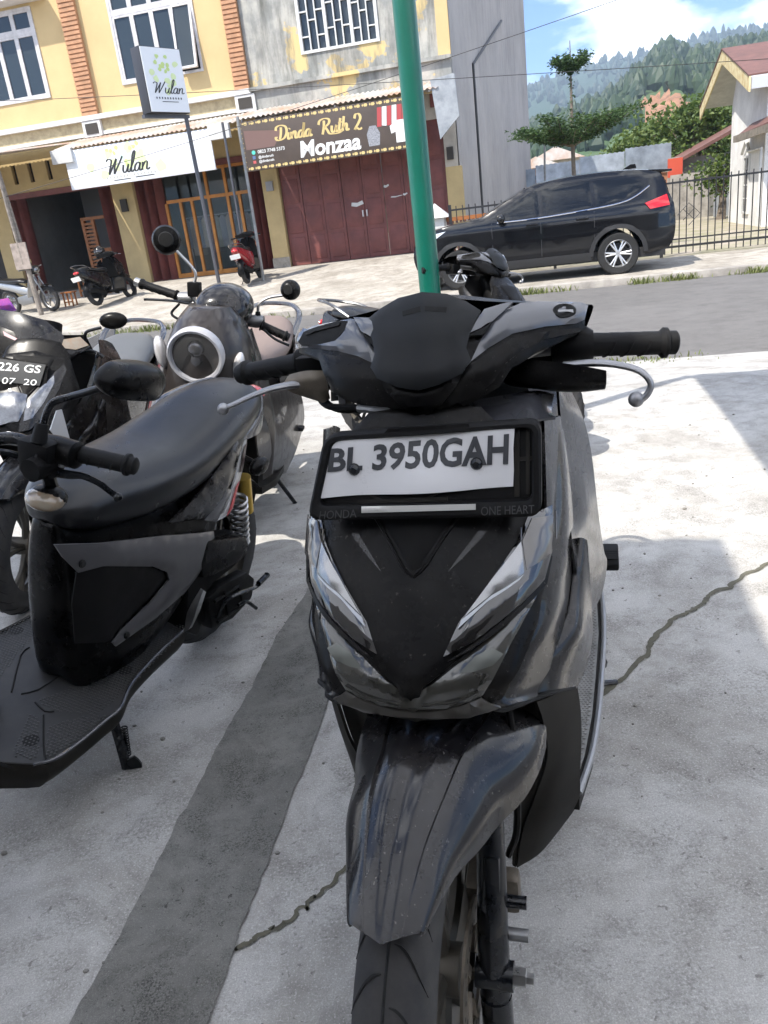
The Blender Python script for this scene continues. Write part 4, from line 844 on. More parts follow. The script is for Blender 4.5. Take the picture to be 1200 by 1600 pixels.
csheet('wheel_arch_trim', [(RW+.47*math.cos(a), .335+.47*math.sin(a)) for a in np.linspace(0,math.pi,16)]+[(RW-.40*math.cos(a), .335+.40*math.sin(a)) for a in np.linspace(0,math.pi,16)], m_trim, .02, .008)
csheet('wheel_arch_trim', [(FW_+.47*math.cos(a), .335+.47*math.sin(a)) for a in np.linspace(0,math.pi,16)]+[(FW_-.40*math.cos(a), .335+.40*math.sin(a)) for a in np.linspace(0,math.pi,16)], m_trim, .02, .008)
csheet('sill_trim', [(FW_+.42,.27),(RW-.42,.27),(RW-.46,.40),(FW_+.46,.40)], m_trim, .02, .008)
for x0, x1 in ((-1.2,-1.196),(-.385,-.381),(.48,.484)): csheet('door_seam', [(x0,.42),(x1+.006,.42),(x1+.006,1.03),(x0,1.03)], m_trim, .0195, .003, .1)
for x in (-.62,.2): J('door_handle', tf(box(x,x+.2,-.915,-.885,.93,.965,.012), Matrix.Identity(4)), m_cpaint, car)
csheet('tail_lamp', [(1.28,1.06),(1.62,1.16),(1.66,1.0),(1.36,.97)], m_tail, .022, .02, .05); csheet('headlamp', [(-2.5,.82),(-2.2,.96),(-1.98,.99),(-2.2,.86),(-2.42,.74)], m_clear, .022, .012, .05)
J('door_mirror', jn(ell((-1.02,-1.0,1.09),(.07,.1,.075),14,8), tube([(-1.0,-.84,1.04),(-1.01,-.93,1.07)], .02, 6, 1)), m_cpaint, car)
J('windscreen', grid([[(x-.01,-w,z+.006),(x-.015,-w*.5,z+.043),(x-.015,0,z+.05),(x-.015,w*.5,z+.043),(x-.01,w,z+.006)] for x, z, w in ((-1.33,1.15,.72),(-.98,1.335,.68),(-.64,1.495,.62))], 3, 3), m_cglass, car)
J('rear_spoiler', prism([(1.36,1.575),(1.72,1.545),(1.72,1.51),(1.4,1.52)], -.6, .6, 'xz', .008), m_cpaint, car); J('roof_fin', prism([(.98,1.63),(1.12,1.70),(1.2,1.70),(1.22,1.63)], -.02, .02), m_cpaint, car)
J('rear_window', grid([[(1.60,-.55,1.44),(1.625,0,1.45),(1.60,.55,1.44)],[(1.68,-.6,1.2),(1.705,0,1.21),(1.68,.6,1.2)]], 3, 3), m_cglass, car)
def cwheel(x, y, sgn):
    w = J('wheel', mv(lathe([(.22,-.09),(.27,-.1),(.315,-.1),(.334,-.075),(.336,0),(.334,.075),(.315,.1),(.27,.1),(.22,.09)], 'y', 40, False), x, y, .335), m_rub, car)
    g = [mv(lathe([(.225,-.085),(.215,-.095),(.2,-.06),(.19,.02)], 'y', 40, False), x, y, .335), mv(lathe([(0,-.075),(.05,-.075),(.055,-.05)], 'y', 16, False), x, y, .335)]
    for k in range(6):
        for d in (-.1,.1):
            a = k*math.pi/3+d; g.append(tube([(x+.03*math.cos(a),y-.062,.335+.03*math.sin(a)),(x+.21*math.cos(a+d*.3),y-.075,.335+.21*math.sin(a+d*.3))], [.016,.013], 6, 1))
    g = jn(*g)
    if sgn > 0: g = ([(v[0],2*y-v[1],v[2]) for v in g[0]], [tuple(reversed(f)) for f in g[1]])
    J('rim', g, m_alloy, w); J('brake_disc', mv(lathe([(0,-.02),(.17,-.02),(.17,.0),(0,0)], 'y', 24, False), x, y, .335), m_trim, w)
for x in (RW, FW_): cwheel(x, -.76, -1); cwheel(x, .76, 1)
# ================================================================== GREEN POLE, CANOPIES, CABLES
m_green = pm('green pole paint', (.0,.115,.078), .38, var=(4,.15), coat=.2)
px_, py_ = .36, 4.0
J('canopy_pole', tube([(px_,py_,-.02),(px_,py_,3.5)], .052, 24, 1), m_green, label='tall teal green steel pole behind the dark grey scooter', cat='pole')
m_can = bpy.data.materials.new('fill-light canopy sheet'); m_can.use_nodes = True; t_ = m_can.node_tree; b_s = t_.nodes['Principled BSDF']; b_s.inputs['Base Color'].default_value = (.7,.7,.68,1); b_s.inputs['Roughness'].default_value = .5  # sheet made translucent so its added glow brightens the shade below
tr_ = N(t_, 'ShaderNodeBsdfTranslucent'); tr_.inputs[0].default_value = (.93,.94,.96,1); mx_ = N(t_, 'ShaderNodeMixShader'); mx_.inputs[0].default_value = .85; t_.links.new(b_s.outputs[0], mx_.inputs[1]); t_.links.new(tr_.outputs[0], mx_.inputs[2]); t_.links.new(mx_.outputs[0], t_.nodes['Material Output'].inputs['Surface'])
def canopy(corner, h, ls, lt, label, sgn):
    o = E('canopy', Matrix.Translation(corner) @ rot('Z', -SA), label, 'canopy')
    a, b = (-ls, 0) if sgn < 0 else (0, ls)
    J('sheet', tf(corr(a, b, -lt, 0, 0, -.0, .02, .2, .004), T(0,0,.1)), m_can, o); J('front_beam', box(a, b, -.1, -.03, -.04, .07), m_green, o, smooth=False)
    J('side_beam', box(-.1 if sgn < 0 else .03, -.03 if sgn < 0 else .1, -lt, -.1, -.04, .07), m_green, o, smooth=False); return o
cn1 = canopy((1.14-.53*4.2, 2.52-.40*4.2, 4.2), 3, 9, 5, 'unseen translucent canopy over the shaded scooters', -1)
cn2 = canopy((2.23-.53*3.5, 5.42-.40*3.5, 3.5), 3.5, 9, 9, 'unseen translucent canopy held up by the green pole', 1)
bw = E('shop_building', STM, 'pale shop building behind the parked scooters', 'building'); m_bw = pm('pale shop wall', (.30,.29,.27), .8, var=(1,.2))
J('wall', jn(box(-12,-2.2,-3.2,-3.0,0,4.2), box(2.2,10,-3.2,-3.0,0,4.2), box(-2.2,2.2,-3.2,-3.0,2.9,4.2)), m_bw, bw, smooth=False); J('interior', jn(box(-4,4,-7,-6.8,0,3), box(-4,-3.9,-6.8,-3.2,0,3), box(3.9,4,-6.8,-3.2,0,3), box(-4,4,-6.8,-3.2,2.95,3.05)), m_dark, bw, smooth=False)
m_cab = pm('black cable', (.02,.02,.02), .6)
def cable(s0, t0, z0, s1, t1, z1, sag, label):
    P = [st(s0+(s1-s0)*f, t0+(t1-t0)*f, z0+(z1-z0)*f-4*sag*f*(1-f)) for f in np.linspace(0,1,9)]
    J('power_cable', tube(P, .006, 5, 3), m_cab, label=label, cat='cable', group='overhead cables')
sA, zA = onT(345, 215, 15); sB, zB = onT(1000, -5, 15)
for (p, q, tt) in (((330,190),(860,12),16.0), ((395,120),(1300,62),17.0)):
    a = onT(*p, tt); b = onT(*q, tt); k = 1.0; ds, dz = b[0]-a[0], b[1]-a[1]
    cable(a[0]-ds*1.2, tt, a[1]-dz*1.2, b[0]+ds*1.2, tt, b[1]+dz*1.2, .25, 'thin black overhead cable crossing in front of the shophouses' if tt < 16.5 else 'upper black overhead cable running past the hills')

# ---- grass tufts along the far kerb and the edge of the lot
def tuft(s0, s1, t0, t1, z, n, h):
    V = []; F = []
    for _ in range(n):
        p = np.array(st((s0+s1)/2+(s1-s0)*.38*rng.normal(), t1-abs(rng.normal(0,(t1-t0)*.6)), z)); a = rng.random()*6.28; hh = h*rng.uniform(.15,1)**1.4; d = np.array([math.cos(a), math.sin(a), 0])*hh*.5; w = np.array([-math.sin(a), math.cos(a), 0])*.008; i = len(V)
        V += [tuple(p-w), tuple(p+w), tuple(p+d*.5+w*.7+np.array([0,0,hh*.7])), tuple(p+d+np.array([0,0,hh]))]; F += [(i, i+1, i+2), (i, i+2, i+3)]
    return V, F
gr = []
for px, w in ((1192,.25),(1060,.25),(1000,.12),(815,.5),(745,.3),(765,.3)): gr.append(tuft(onT(px,430,13.45)[0]-w, onT(px,430,13.45)[0]+w, 13.40, 13.52, -.2, int(260*w/.3), .13))
for px, w in ((210,1.0),(260,.6),(420,.4)): gr.append(tuft(onT(px,500,13.45)[0]-w, onT(px,500,13.45)[0]+w, 13.35, 13.62, -.2, int(500*w), .14))
gr.append(tuft(.25, .9, 6.9, 7.3, -.21, 260, .07)); gr.append(tuft(-2.6,-1.9,6.9,7.4,-.21,300,.1))
J('grass', jn(*gr), leafmat('kerb grass', (.10,.14,.03), (.22,.24,.08)), smooth=False, kind='stuff', label='tufts of grass growing along the kerb', cat='grass')
# ---- the air
hz_ = bpy.data.materials.new('air haze'); hz_.use_nodes = True; t_ = hz_.node_tree; t_.nodes.remove(t_.nodes['Principled BSDF']); pv_ = N(t_, 'ShaderNodeVolumePrincipled'); pv_.inputs['Color'].default_value = (.66,.82,1.0,1); pv_.inputs['Density'].default_value = .00045; pv_.inputs['Anisotropy'].default_value = .2
t_.links.new(pv_.outputs[0], t_.nodes['Material Output'].inputs['Volume'])
zt_h = max(max(v[2] for v in V1), max(v[2] for v in V2))+22; xs_h = max(abs(v[0]) for v in V2)+60; ys_h = max(v[1] for v in V2)+60
J('haze', box(-xs_h, xs_h, -450, ys_h, -2, zt_h), hz_, smooth=False, kind='stuff', label='pale blue haze over the hills', cat='haze')
# ================================================================== SCOOTERS: shared pieces (local frame: x = rider's left, y = rearwards, z = up)
def pose(ax, ay, yaw, lean): return Matrix.Translation((ax, ay, 0)) @ rot('Z', -R(yaw)) @ rot('Y', R(lean))
class Loc:
    """photo pixel -> point in a scooter's own frame, on a plane of known x, y or z"""
    def __init__(s, M):
        s.M = M; a = np.array(M); s.R = a[:3, :3]; s.t = a[:3, 3]; s.o = s.R.T @ (CC-s.t)
    def __call__(s, px, py, x=None, y=None, z=None):
        d = s.R.T @ ray(px, py); k = (x-s.o[0])/d[0] if x is not None else (y-s.o[1])/d[1] if y is not None else (z-s.o[2])/d[2]
        return s.o+d*k
    def surf(s, px, py, f):
        d = s.R.T @ ray(px, py); q = None
        for y in np.linspace(-.35, .9, 126):
            p = s.o+d*((y-s.o[1])/d[1]); g = y-f(p[0], p[2])
            if q is not None and q[1] < 0 <= g: y = q[0]+(y-q[0])*(-q[1])/(g-q[1]); break
            q = (y, g)
        return s.o+d*((y-s.o[1])/d[1])
m_gloss = pm('dark grey scooter paint', (.0065,.006,.007), .26, coat=.55, crough=.10, spec=.15, rvar=.1, speck=.35)
m_gloss2 = pm('grey scooter paint', (.040,.041,.047), .24, coat=.6)
m_satin = pm('satin black plastic', (.004,.0038,.004), .26, spec=.12, rvar=.14, speck=.22, bump=(500,.03))
m_matte = pm('textured black plastic', (.006,.0058,.006), .50, spec=.12, bump=(900,.12,.001), rvar=.15)
m_wing = pm('sky-lightened cowl paint', (.085,.088,.10), .25, coat=.8)  # lighter copy of the grey paint, reflected sky put into its colour
m_visor = pm('scuffed visor', (.011,.012,.0135), .42, spec=.2, rvar=.2, bump=(300,.05,.001))
m_dull = pm('dusty black plastic', (.012,.011,.0095), .58, spec=.15, var=(7,.5), col2=(.035,.031,.025), bump=(700,.1,.001))
m_rub2 = pm('grip rubber', (.007,.007,.0075), .60, spec=.2, bump=(400,.15,.001))
m_tyre = pm('worn tyre tread', (.017,.017,.018), .82, var=(14,.6), col2=(.055,.05,.045), bump=(200,.3,.001))
m_steel = pm('brushed steel', (.52,.51,.50), .32, metal=1, rvar=.2); m_steel2 = pm('dull aluminium', (.30,.30,.30), .45, metal=.9, rvar=.2)
m_lever = pm('cast lever alloy', (.30,.30,.31), .36, metal=.85, rvar=.2)
m_fork = pm('black fork enamel', (.006,.007,.009), .25, spec=.2, coat=.4, rvar=.2)
m_smoke = pm('smoked lens', (.016,.015,.015), .06, coat=1, spec=.7); m_hl = pm('dusty headlight lens', (.040,.039,.034), .10, coat=.9, rvar=.1, var=(9,.5))
m_refl = pm('lamp reflector', (.30,.30,.30), .2, metal=.8, rvar=.1); m_rib = pm('ribbed lamp lens', (.11,.10,.09), .14, coat=1)
m_plate = pm('number plate sheet', (.60,.595,.60), .34, var=(6,.35), col2=(.52,.52,.53), rvar=.2, bump=(9,.3,.004)); m_num = pm('number ink', (.035,.037,.042), .5)
m_rim = pm('grey cast rim', (.075,.070,.062), .5, metal=.4, var=(12,.6), col2=(.14,.12,.09)); m_dust = pm('brake dust metal', (.17,.145,.115), .5, metal=.7, var=(20,.5))
def torus_tyre(r, w, seg=64, n=14, flat=.55):
    prof = []
    for k in range(n+1):
        a = math.pi*(k/n)-math.pi/2; h = w*.5*math.sin(a); d = math.cos(a); prof.append((r-.068+.068*d**flat if d > 0 else r-.068, h))
    prof = [(r-.085, -w*.42)]+prof+[(r-.085, w*.42)]
    return lathe(prof, 'x', seg, False)
def tread(r, w, n=26):
    """raised-edge grooves cut as dark slits: thin blades of groove shape"""
    g = []
    for k in range(n):
        a = 2*math.pi*k/n
        for sgn in (-1, 1):
            P = []
            for q in range(6):
                f = q/5; x = sgn*(.006+f*w*.40); an = a+f*f*.20*1+(.12 if sgn > 0 else 0); c = math.cos(math.asin(min(.98, abs(x)/(w*.5)))); rr = r-.068+.068*c**.55+.0006
                P.append((x, -rr*math.sin(an), rr*math.cos(an)))
            g.append(tube(P, [.0008,.002,.0022,.0018,.0012,.0006], 4, 2))
    g.append(tube([(0, -(r+.0005)*math.sin(a), (r+.0005)*math.cos(a)) for a in np.linspace(0, 2*math.pi, 60, endpoint=False)], .0018, 4, 1, closed=True))
    return jn(*g)
m_groove = pm('groove black', (.004,.004,.004), .9)
def wheel(par, y, z, r, w, nm='front_wheel', disc=True, steer=None, rimmat=None):
    wr = J(nm, mv(torus_tyre(r, w), 0, y, z), m_tyre, par); J('tread', mv(tread(r, w), 0, y, z), m_groove, wr)
    rr = r-.075; rm = rimmat or m_rim
    g = [mv(lathe([(rr,-w*.40),(rr+.012,-w*.42),(rr+.006,-w*.3),(rr-.014,-w*.12),(rr-.018,0),(rr-.014,w*.12),(rr+.006,w*.3),(rr+.012,w*.42),(rr,w*.40)], 'x', 56, False), 0, y, z), mv(lathe([(0,-.045),(.032,-.045),(.034,.045),(0,.045)], 'x', 24, False), 0, y, z)]
    for k in range(5):
        a = 2*math.pi*k/5+.3
        for d in (-.17,.17):
            g.append(tube([(.018,y+.028*math.cos(a),z+.028*math.sin(a)), (.022,y+rr*.55*math.cos(a+d*.6),z+rr*.55*math.sin(a+d*.6)), (.016,y+(rr-.008)*math.cos(a+d),z+(rr-.008)*math.sin(a+d))], [.013,.010,.011], 6, 3))
    J('rim', jn(*g), rm, wr)
    if disc:
        d_ = [mv(lathe([(.06,.058),(.095,.058),(.095,.062),(.06,.062),(.06,.058)], 'x', 48, False), 0, y, z)]
        for k in range(6):
            a = k*math.pi/3; d_.append(tube([(.056,y+.03*math.cos(a),z+.03*math.sin(a)),(.06,y+.064*math.cos(a+.3),z+.064*math.sin(a+.3))], .006, 6, 1))
        J('brake_disc', jn(*d_), m_dust, wr)
        h = []
        for k in range(30):
            a = 2*math.pi*k/30; rh = .07+.006*(k % 3); h.append(mv(lathe([(0,.0625),(.0032,.0625)], 'x', 8, False), 0, y+rh*math.cos(a), z+rh*math.sin(a)))
        J('disc_holes', jn(*h), m_groove, wr, smooth=False, kind='stuff')
    return wr
def grip(par, p0, p1, r=.0165, mat=None, tip=True):
    p0, p1 = np.array(p0), np.array(p1); d = p1-p0; P = []; rr = []
    prof = [(0,1.25),(.03,1.3),(.05,1.02),(.25,.97),(.27,1.0),(.42,.97),(.44,1.0),(.6,.97),(.62,1.0),(.8,.98),(.84,1.28),(.88,1.28),(.9,1.0),(.98,1.0),(1,.8)]
    o = J('grip', tube([tuple(p0+d*f) for f, _ in prof], [r*k for _, k in prof], 20, 1), mat or m_rub2, par)
    g = []; L = np.linalg.norm(d); u = d/L; a = np.array([0,0,1.]); w = np.cross(u, a); w /= np.linalg.norm(w); v = np.cross(w, u)
    for k in range(3):        # raised chevrons
        f0 = .2+k*.19
        for s_ in (-1, 1):
            P = [tuple(p0+d*(f0+.05*q)+(w*math.cos(q*s_*.9-1.5)+v*math.sin(q*s_*.9-1.5))*r*1.02) for q in np.linspace(0, 2, 7)]; g.append(tube(P, .0013, 5, 1))
    J('grip_ribs', jn(*g), mat or m_rub2, o); return o
# ================================================================== THE DARK GREY SCOOTER IN FRONT
HM = pose(.003, .848, 16.4, .4); HL = Loc(HM)
hero = E('scooter', HM, 'dark grey scooter facing the viewer with a white number plate in a black frame', 'scooter')
AY = -.065
# ---- wheel, fork, fender (all in the steering line)
wheel(hero, AY, .25, .25, .092)
for sx_ in (-1, 1):
    f_ = J('fork_leg', jn(tube([(sx_*(.088 if sx_ > 0 else .074),AY+.002,.20),(sx_*(.088 if sx_ > 0 else .074),AY+.01,.30),(sx_*(.086 if sx_ > 0 else .074),AY+.06,.42),(sx_*(.08 if sx_ > 0 else .07),AY+(.10 if sx_ > 0 else .075),.53 if sx_ > 0 else .46)], [.021,.021,.019,.018], 16, 4), cyl((sx_*(.088 if sx_ > 0 else .074),AY+.0,.155),(sx_*(.088 if sx_ > 0 else .074),AY+.001,.215),.0215,16)), m_fork, hero)
    J('fork_boss', tf(lathe([(0,-.026),(.019,-.026),(.019,.024),(0,.024)], 'x', 18, False), T(sx_*.09 if sx_ > 0 else -.07, AY, .252)), m_fork, f_)
    J('axle_nut', tf(lathe([(0,.0),(.0125,.0),(.0125,.016),(.0075,.0165),(.0075,.026),(0,.026)], 'x', 6, False), T(.114, AY, .252)), m_steel, f_, ang=25) if sx_ > 0 else None
    J('fork_brace', prism([(AY-.012,.20),(AY+.02,.20),(AY+.06,.40),(AY+.03,.42)], .081, .1, 'yz', .003), m_fork, f_) if sx_ > 0 else None
cal = J('brake_caliper', jn(tf(box(.045,.085,-.03,.035,-.05,.05,.010), T(.0, AY+.10, .30) @ rot('X', R(20))), tf(box(.07,.118,-.018,.012,-.03,.03,.008), T(0, AY+.09, .31))), m_dust, hero)
for z_ in (.287, .345): J('bolt', cyl((.10,AY+.035,z_),(.132,AY+.035,z_),.0085,10), m_fork if z_ > .3 else m_steel2, cal)
J('brake_hose', tube([(.10,AY+.12,.34),(.118,AY+.10,.42),(.112,AY+.14,.55),(.08,AY+.2,.72)], .005, 8, 5), m_matte, hero)
def fender(x, a, r=.287):
    """fender skin: a = angle from straight up towards the front"""
    return None
rows = []
Fp = [  # (angle from straight up towards the front, radius, half width, drop at the edge)
 (35.5,.284,.037,.009), (31,.286,.041,.016), (25,.290,.049,.030), (15,.297,.062,.054), (3,.308,.080,.080), (-9,.325,.104,.098), (-20,.342,.126,.104), (-29,.357,.140,.092), (-37,.370,.146,.075)]
for ri, (a, r_, hw, dr) in enumerate(Fp):
    row = []
    for k, (fx, fd) in enumerate(((-1.0,1.0),(-.97,.55),(-.62,.12),(-.54,.12),(-.28,-.02),(0,.02),(.28,-.02),(.54,.12),(.62,.12),(.97,.55),(1.0,1.0))):
        a_ = R(a-(3.2*abs(fx) if ri == 0 else 0)); up_ = np.array([0, -math.sin(a_), math.cos(a_)])
        p = np.array([0, AY, .25])+up_*(r_-dr*fd); row.append((hw*fx*(1 if a > 0 else .88)+.022*max(0, min(1, (8-a)/40)), p[1], p[2]))
    rows.append(row)
fd_ = J('front_fender', solid(loft(rows, 5, 4, False, False), -.004), m_gloss, hero, ang=26)
# ---- front cover: skin y = fy(x, z)
zc = [.56,.60,.63,.66,.76,.85,.95,1.02]; yc = [.03,.0,-.012,-.008,.064,.132,.205,.25]
def fy(x, z): return float(np.interp(z, zc, yc))+1.15*x*x+9.0*max(0, abs(x)-.10)**2
def fsk(x, z): return (x, fy(x, z), z)
def hp(pts): return [(lambda p: (p[0], p[2]))(HL.surf(x, y, fy)) for x, y in pts]
def sym(pts):
    """outline of the right half from the photo, mirrored across the scooter's middle"""
    h = hp(pts); return h+[(-x, z) for x, z in reversed(h)]
def fs(name, poly, mat, lift, th, par=hero, res=.009, edge=.003, mirror=False, **k):
    g = sheet(poly, fsk, th, res, edge, lift); g = jn(g, mirx(g)) if mirror == 1 else g
    o = J(name, g, mat, par, **k)
    if mirror == 2: J(name, mirx(g), mat, par, **k)
    return o
shell = fs('front_cover', [(0,.965),(.08,.955),(.118,.92),(.142,.86),(.166,.80),(.170,.76),(.158,.70),(.12,.638),(.085,.606),(0,.600),(-.085,.606),(-.12,.638),(-.158,.70),(-.170,.76),(-.166,.80),(-.142,.86),(-.118,.92),(-.08,.955)], m_satin, -.012, .008)
tipx = hp([(630,1092)])[0]; offx = 0
V_line = hp([(660,1074),(720,1027),(786,970),(838,912)])
mask = [(0, tipx[1])]+[(.012, tipx[1]+.003)]+V_line+[(.162,.80),(.140,.85),(.11,.90),(0,.92)]
mask = mask+[(-x, z) for x, z in reversed(mask[1:-1])]
fs('nose_mask', mask, m_satin, -.002, .006, shell, edge=.004)
# ridges on the mask: raised centre shield with a V hollow, two flashes
Vin = hp([(640,893),(660,880),(690,835),(720,795)]); cen = [(0,Vin[0][1]),(.012,Vin[0][1]+.006)]+Vin[1:]+[(.075,.9)]
cen = cen+[(-x, z) for x, z in reversed(cen[1:])]
fs('nose_hollow', cen, m_matte, .0045, .0035, shell, edge=.003)
rim_ = hp([(640,898),(664,884),(694,838),(724,797)]); J('hollow_lip', both(tube([fsk(x, z)[:1]+(fsk(x, z)[1]-.0065, z) for x, z in [(0,rim_[0][1])]+rim_[1:]], .0022, 6, 4)), m_satin, shell)
fl = hp([(700,895),(716,872),(742,838),(765,806),(780,806),(752,842),(722,874)]); fs('nose_flash', fl, m_gloss, .003, .005, shell, edge=.004, mirror=2)
# upper lamps
lens = hp([(822,806),(858,790),(856,868),(846,906),(786,966),(740,1003),(693,1027),(716,976),(762,915),(806,846)])
lamp = fs('upper_lamp', lens, m_smoke, .003, .007, hero, edge=.004, mirror=2)
for l_ in [o for o in COL.objects if o.name.startswith('upper_lamp')]:
    sg = 1 if l_.data.vertices[0].co.x > 0 else -1; mm = (lambda g: g) if sg > 0 else mirx
    dr = hp([(808,848),(812,897),(768,930),(722,968),(716,978),(762,915)]); J('reflector', mm(sheet(dr, fsk, .0045, .008, .002, .0088)), m_refl, l_)
    d2 = hp([(812,899),(805,908),(760,943),(716,984),(722,970),(768,932)]); J('light_bar', mm(sheet(d2, fsk, .0048, .008, .002, .0088)), pm('pale light bar', (.40,.42,.45), .2, coat=.5), l_)
    rb = hp([(824,812),(855,806),(853,866),(816,892),(810,848)]); rbp = J('ribbed_lens', mm(sheet(rb, fsk, .004, .008, .002, .0088)), m_rib, l_)
    x0, z0 = rb[0]; gr = []
    for k in range(9):
        xx = rb[4][0]+.004+k*.0052; zt_ = min(rb[0][1], .845)-.002; gr.append(tube([fsk(xx, z)[:1]+(fsk(xx, z)[1]-.0135, z) for z in np.linspace(rb[3][1]+.012+.001*k, zt_, 4)], .0011, 4, 2))
    J('lens_ribs', mm(jn(*gr)), m_rib, l_)
    bl = hp([(846,906),(854,868),(858,870),(850,912),(790,976),(730,1020),(700,1034),(740,1006),(786,969)]); J('lamp_edge', mm(sheet(bl, fsk, .006, .008, .002, .002)), m_satin, l_)
# headlight under the V
hd = [(0, tipx[1]-.004)]+[(x, z-.004) for x, z in V_line]+hp([(845,922),(800,1004),(764,1072),(752,1092),(715,1106),(672,1114)])+[(0, hp([(638,1114)])[0][1])]
hd = hd+[(-x, z) for x, z in reversed(hd[1:-1])]
head = fs('headlight', hd, m_hl, -.004, .006, hero, edge=.004)
rf = hp([(718,1052),(742,1026),(768,1012),(786,1022),(770,1040),(740,1050)]); fs('reflector', rf, pm('headlight reflector', (.10,.105,.095), .2, metal=.5), .0022, .002, head, mirror=2, edge=.001)
J('lens_line', both(tube([fsk(x, z)[:1]+(fsk(x, z)[1]-.0035, z) for x, z in hp([(660,1100),(710,1094),(748,1078)])], .0018, 6, 4)), m_hl, head)
lip = hp([(640,1113),(672,1113),(715,1105),(752,1091),(783,1106),(742,1119),(690,1124),(645,1126)])
lip = [(0,lip[0][1])]+lip[1:-1]+[(0,lip[-1][1])]; lip = lip+[(-x, z) for x, z in reversed(lip[1:-1])]
fs('lower_lip', lip, pm('dusty dark trim', (.035,.032,.027), .4, coat=.3), -.003, .008, hero, edge=.005)
# ---- glossy side covers wrapping round to the flanks
def G(rows, th=.004, nu=5, nv=5): return solid(loft([[tuple(HL(px, py, y=y)) for px, py, y in r] for r in rows], nu, nv, False, False), th)
gA = G([[(868,650,.335),(871,651,.35),(874,654,.37)], [(866,720,.285),(877,722,.305),(884,726,.34)], [(863,800,.225),(880,800,.25),(891,803,.30)], [(857,872,.165),(878,872,.20),(892,868,.26)], [(842,916,.125),(868,915,.16),(888,905,.23)], [(806,1000,.068),(848,985,.10),(880,960,.18)], [(768,1070,.028),(815,1052,.06),(862,1030,.13)], [(754,1096,.012),(790,1090,.03),(838,1072,.09)], [(780,1108,.02),(808,1101,.035),(836,1090,.08)]])
scv = J('side_cover', gA, m_gloss, hero, ang=50); J('side_cover', mirx(gA), m_gloss, hero, ang=50)
gB = G([[(886,852,.31),(905,842,.285),(914,844,.29)], [(876,880,.285),(902,880,.255),(917,886,.28)], [(868,915,.255),(898,925,.222),(920,940,.275)], [(862,965,.185),(900,980,.18),(922,985,.27)], [(850,1010,.13),(886,1020,.155),(917,1025,.25)], [(840,1050,.105),(874,1054,.135),(908,1052,.225)], [(832,1090,.085),(864,1082,.112),(897,1075,.19)]])
J('flank_cover', gB, m_gloss, hero, ang=60); J('flank_cover', mirx(gB), m_gloss, hero, ang=60)
gS = G([[(846,656,.25),(858,654,.29),(869,651,.337)], [(848,720,.225),(858,720,.255),(867,720,.287)], [(850,800,.19),(858,800,.205),(864,800,.227)], [(848,870,.15),(853,870,.16),(858,872,.168)]]); J('shoulder_trim', gS, m_gloss, hero, ang=60); J('shoulder_trim', mirx(gS), m_gloss, hero, ang=60)
def seam(pts, r=.0035):
    g = tube([tuple(HL(x, y, y=d-.002)) for x, y, d in pts], r, 6, 5); J('panel_seam', g, m_groove, hero); J('panel_seam', mirx(g), m_groove, hero)
seam([(858,866,.162),(842,914,.123),(806,999,.066),(768,1069,.026),(754,1095,.010),(781,1109,.018),(808,1102,.033),(836,1091,.078),(866,1081,.11),(897,1074,.188)])
seam([(884,726,.338),(891,803,.298),(892,868,.258),(888,905,.228),(880,935,.21)], .0025)
# leg shield behind, seen beyond the covers
gC = G([[(868,600,.36),(876,598,.41),(886,606,.47)], [(872,650,.36),(890,645,.42),(908,655,.50)], [(878,720,.335),(900,716,.42),(921,712,.51)], [(886,800,.30),(910,795,.37),(931,800,.49)], [(890,850,.24),(915,848,.38),(940,860,.50)], [(896,890,.24),(922,885,.38),(945,880,.50)], [(900,930,.24),(922,925,.36),(937,926,.47)], [(905,970,.25),(918,962,.34),(921,956,.42)]])
J('leg_shield', gC, m_gloss, hero, ang=60); gC2 = G([[(878,720,.335),(900,716,.42),(921,712,.51)], [(886,800,.30),(910,795,.37),(931,800,.49)], [(890,850,.24),(915,848,.38),(940,860,.50)], [(896,890,.24),(922,885,.38),(945,880,.50)], [(905,970,.25),(918,962,.34),(921,956,.42)]]); J('leg_shield', mirx(gC2), m_gloss, hero, ang=60)
J('leg_shield_centre', loft([[(-.19,.30,.55),(0,.24,.55),(.19,.30,.55)], [(-.20,.33,.7),(0,.27,.7),(.20,.33,.7)], [(-.15,.36,.85),(0,.30,.85),(.17,.36,.85)], [(-.09,.37,.96),(0,.31,.96),(.12,.37,.96)]], 4, 6, False, False), m_matte, hero)
# top of the front cover under the handlebar
J('cover_top', solid(loft([[tuple(HL(px, py, y=y)) for px, py, y in r] for r in ([(690,668,.215),(760,664,.21),(820,658,.21),(868,652,.225)], [(690,645,.26),(762,636,.26),(828,624,.26),(862,640,.28)], [(700,632,.29),(770,620,.29),(836,610,.30),(866,616,.32)])], 4, 5, False, False), .003), m_gloss2, hero, ang=60)
# inner fender, lower covers
J('inner_fender', loft([[(.19,.16,.60),(.1,.19,.60),(-.1,.19,.60),(-.19,.16,.60)], [(.17,.21,.48),(.1,.23,.48),(-.1,.23,.48),(-.17,.21,.48)], [(.15,.25,.34),(.1,.26,.34),(-.1,.26,.34),(-.15,.25,.34)], [(.12,.29,.2),(.08,.30,.2),(-.08,.30,.2),(-.12,.29,.2)]], 4, 6, False, False), m_dull, hero)
gD = G([[(834,1094,.10),(866,1082,.15),(897,1070,.21)], [(846,1130,.13),(876,1120,.17),(903,1112,.22)], [(852,1180,.16),(880,1170,.19),(904,1160,.235)], [(835,1240,.19),(868,1222,.20),(902,1205,.25)], [(815,1300,.20),(858,1275,.21),(900,1250,.27)], [(806,1352,.21),(840,1330,.23),(872,1292,.27)]], .005)
J('lower_cover', gD, m_dull, hero, ang=60); J('lower_cover', mirx(gD), m_dull, hero, ang=60)
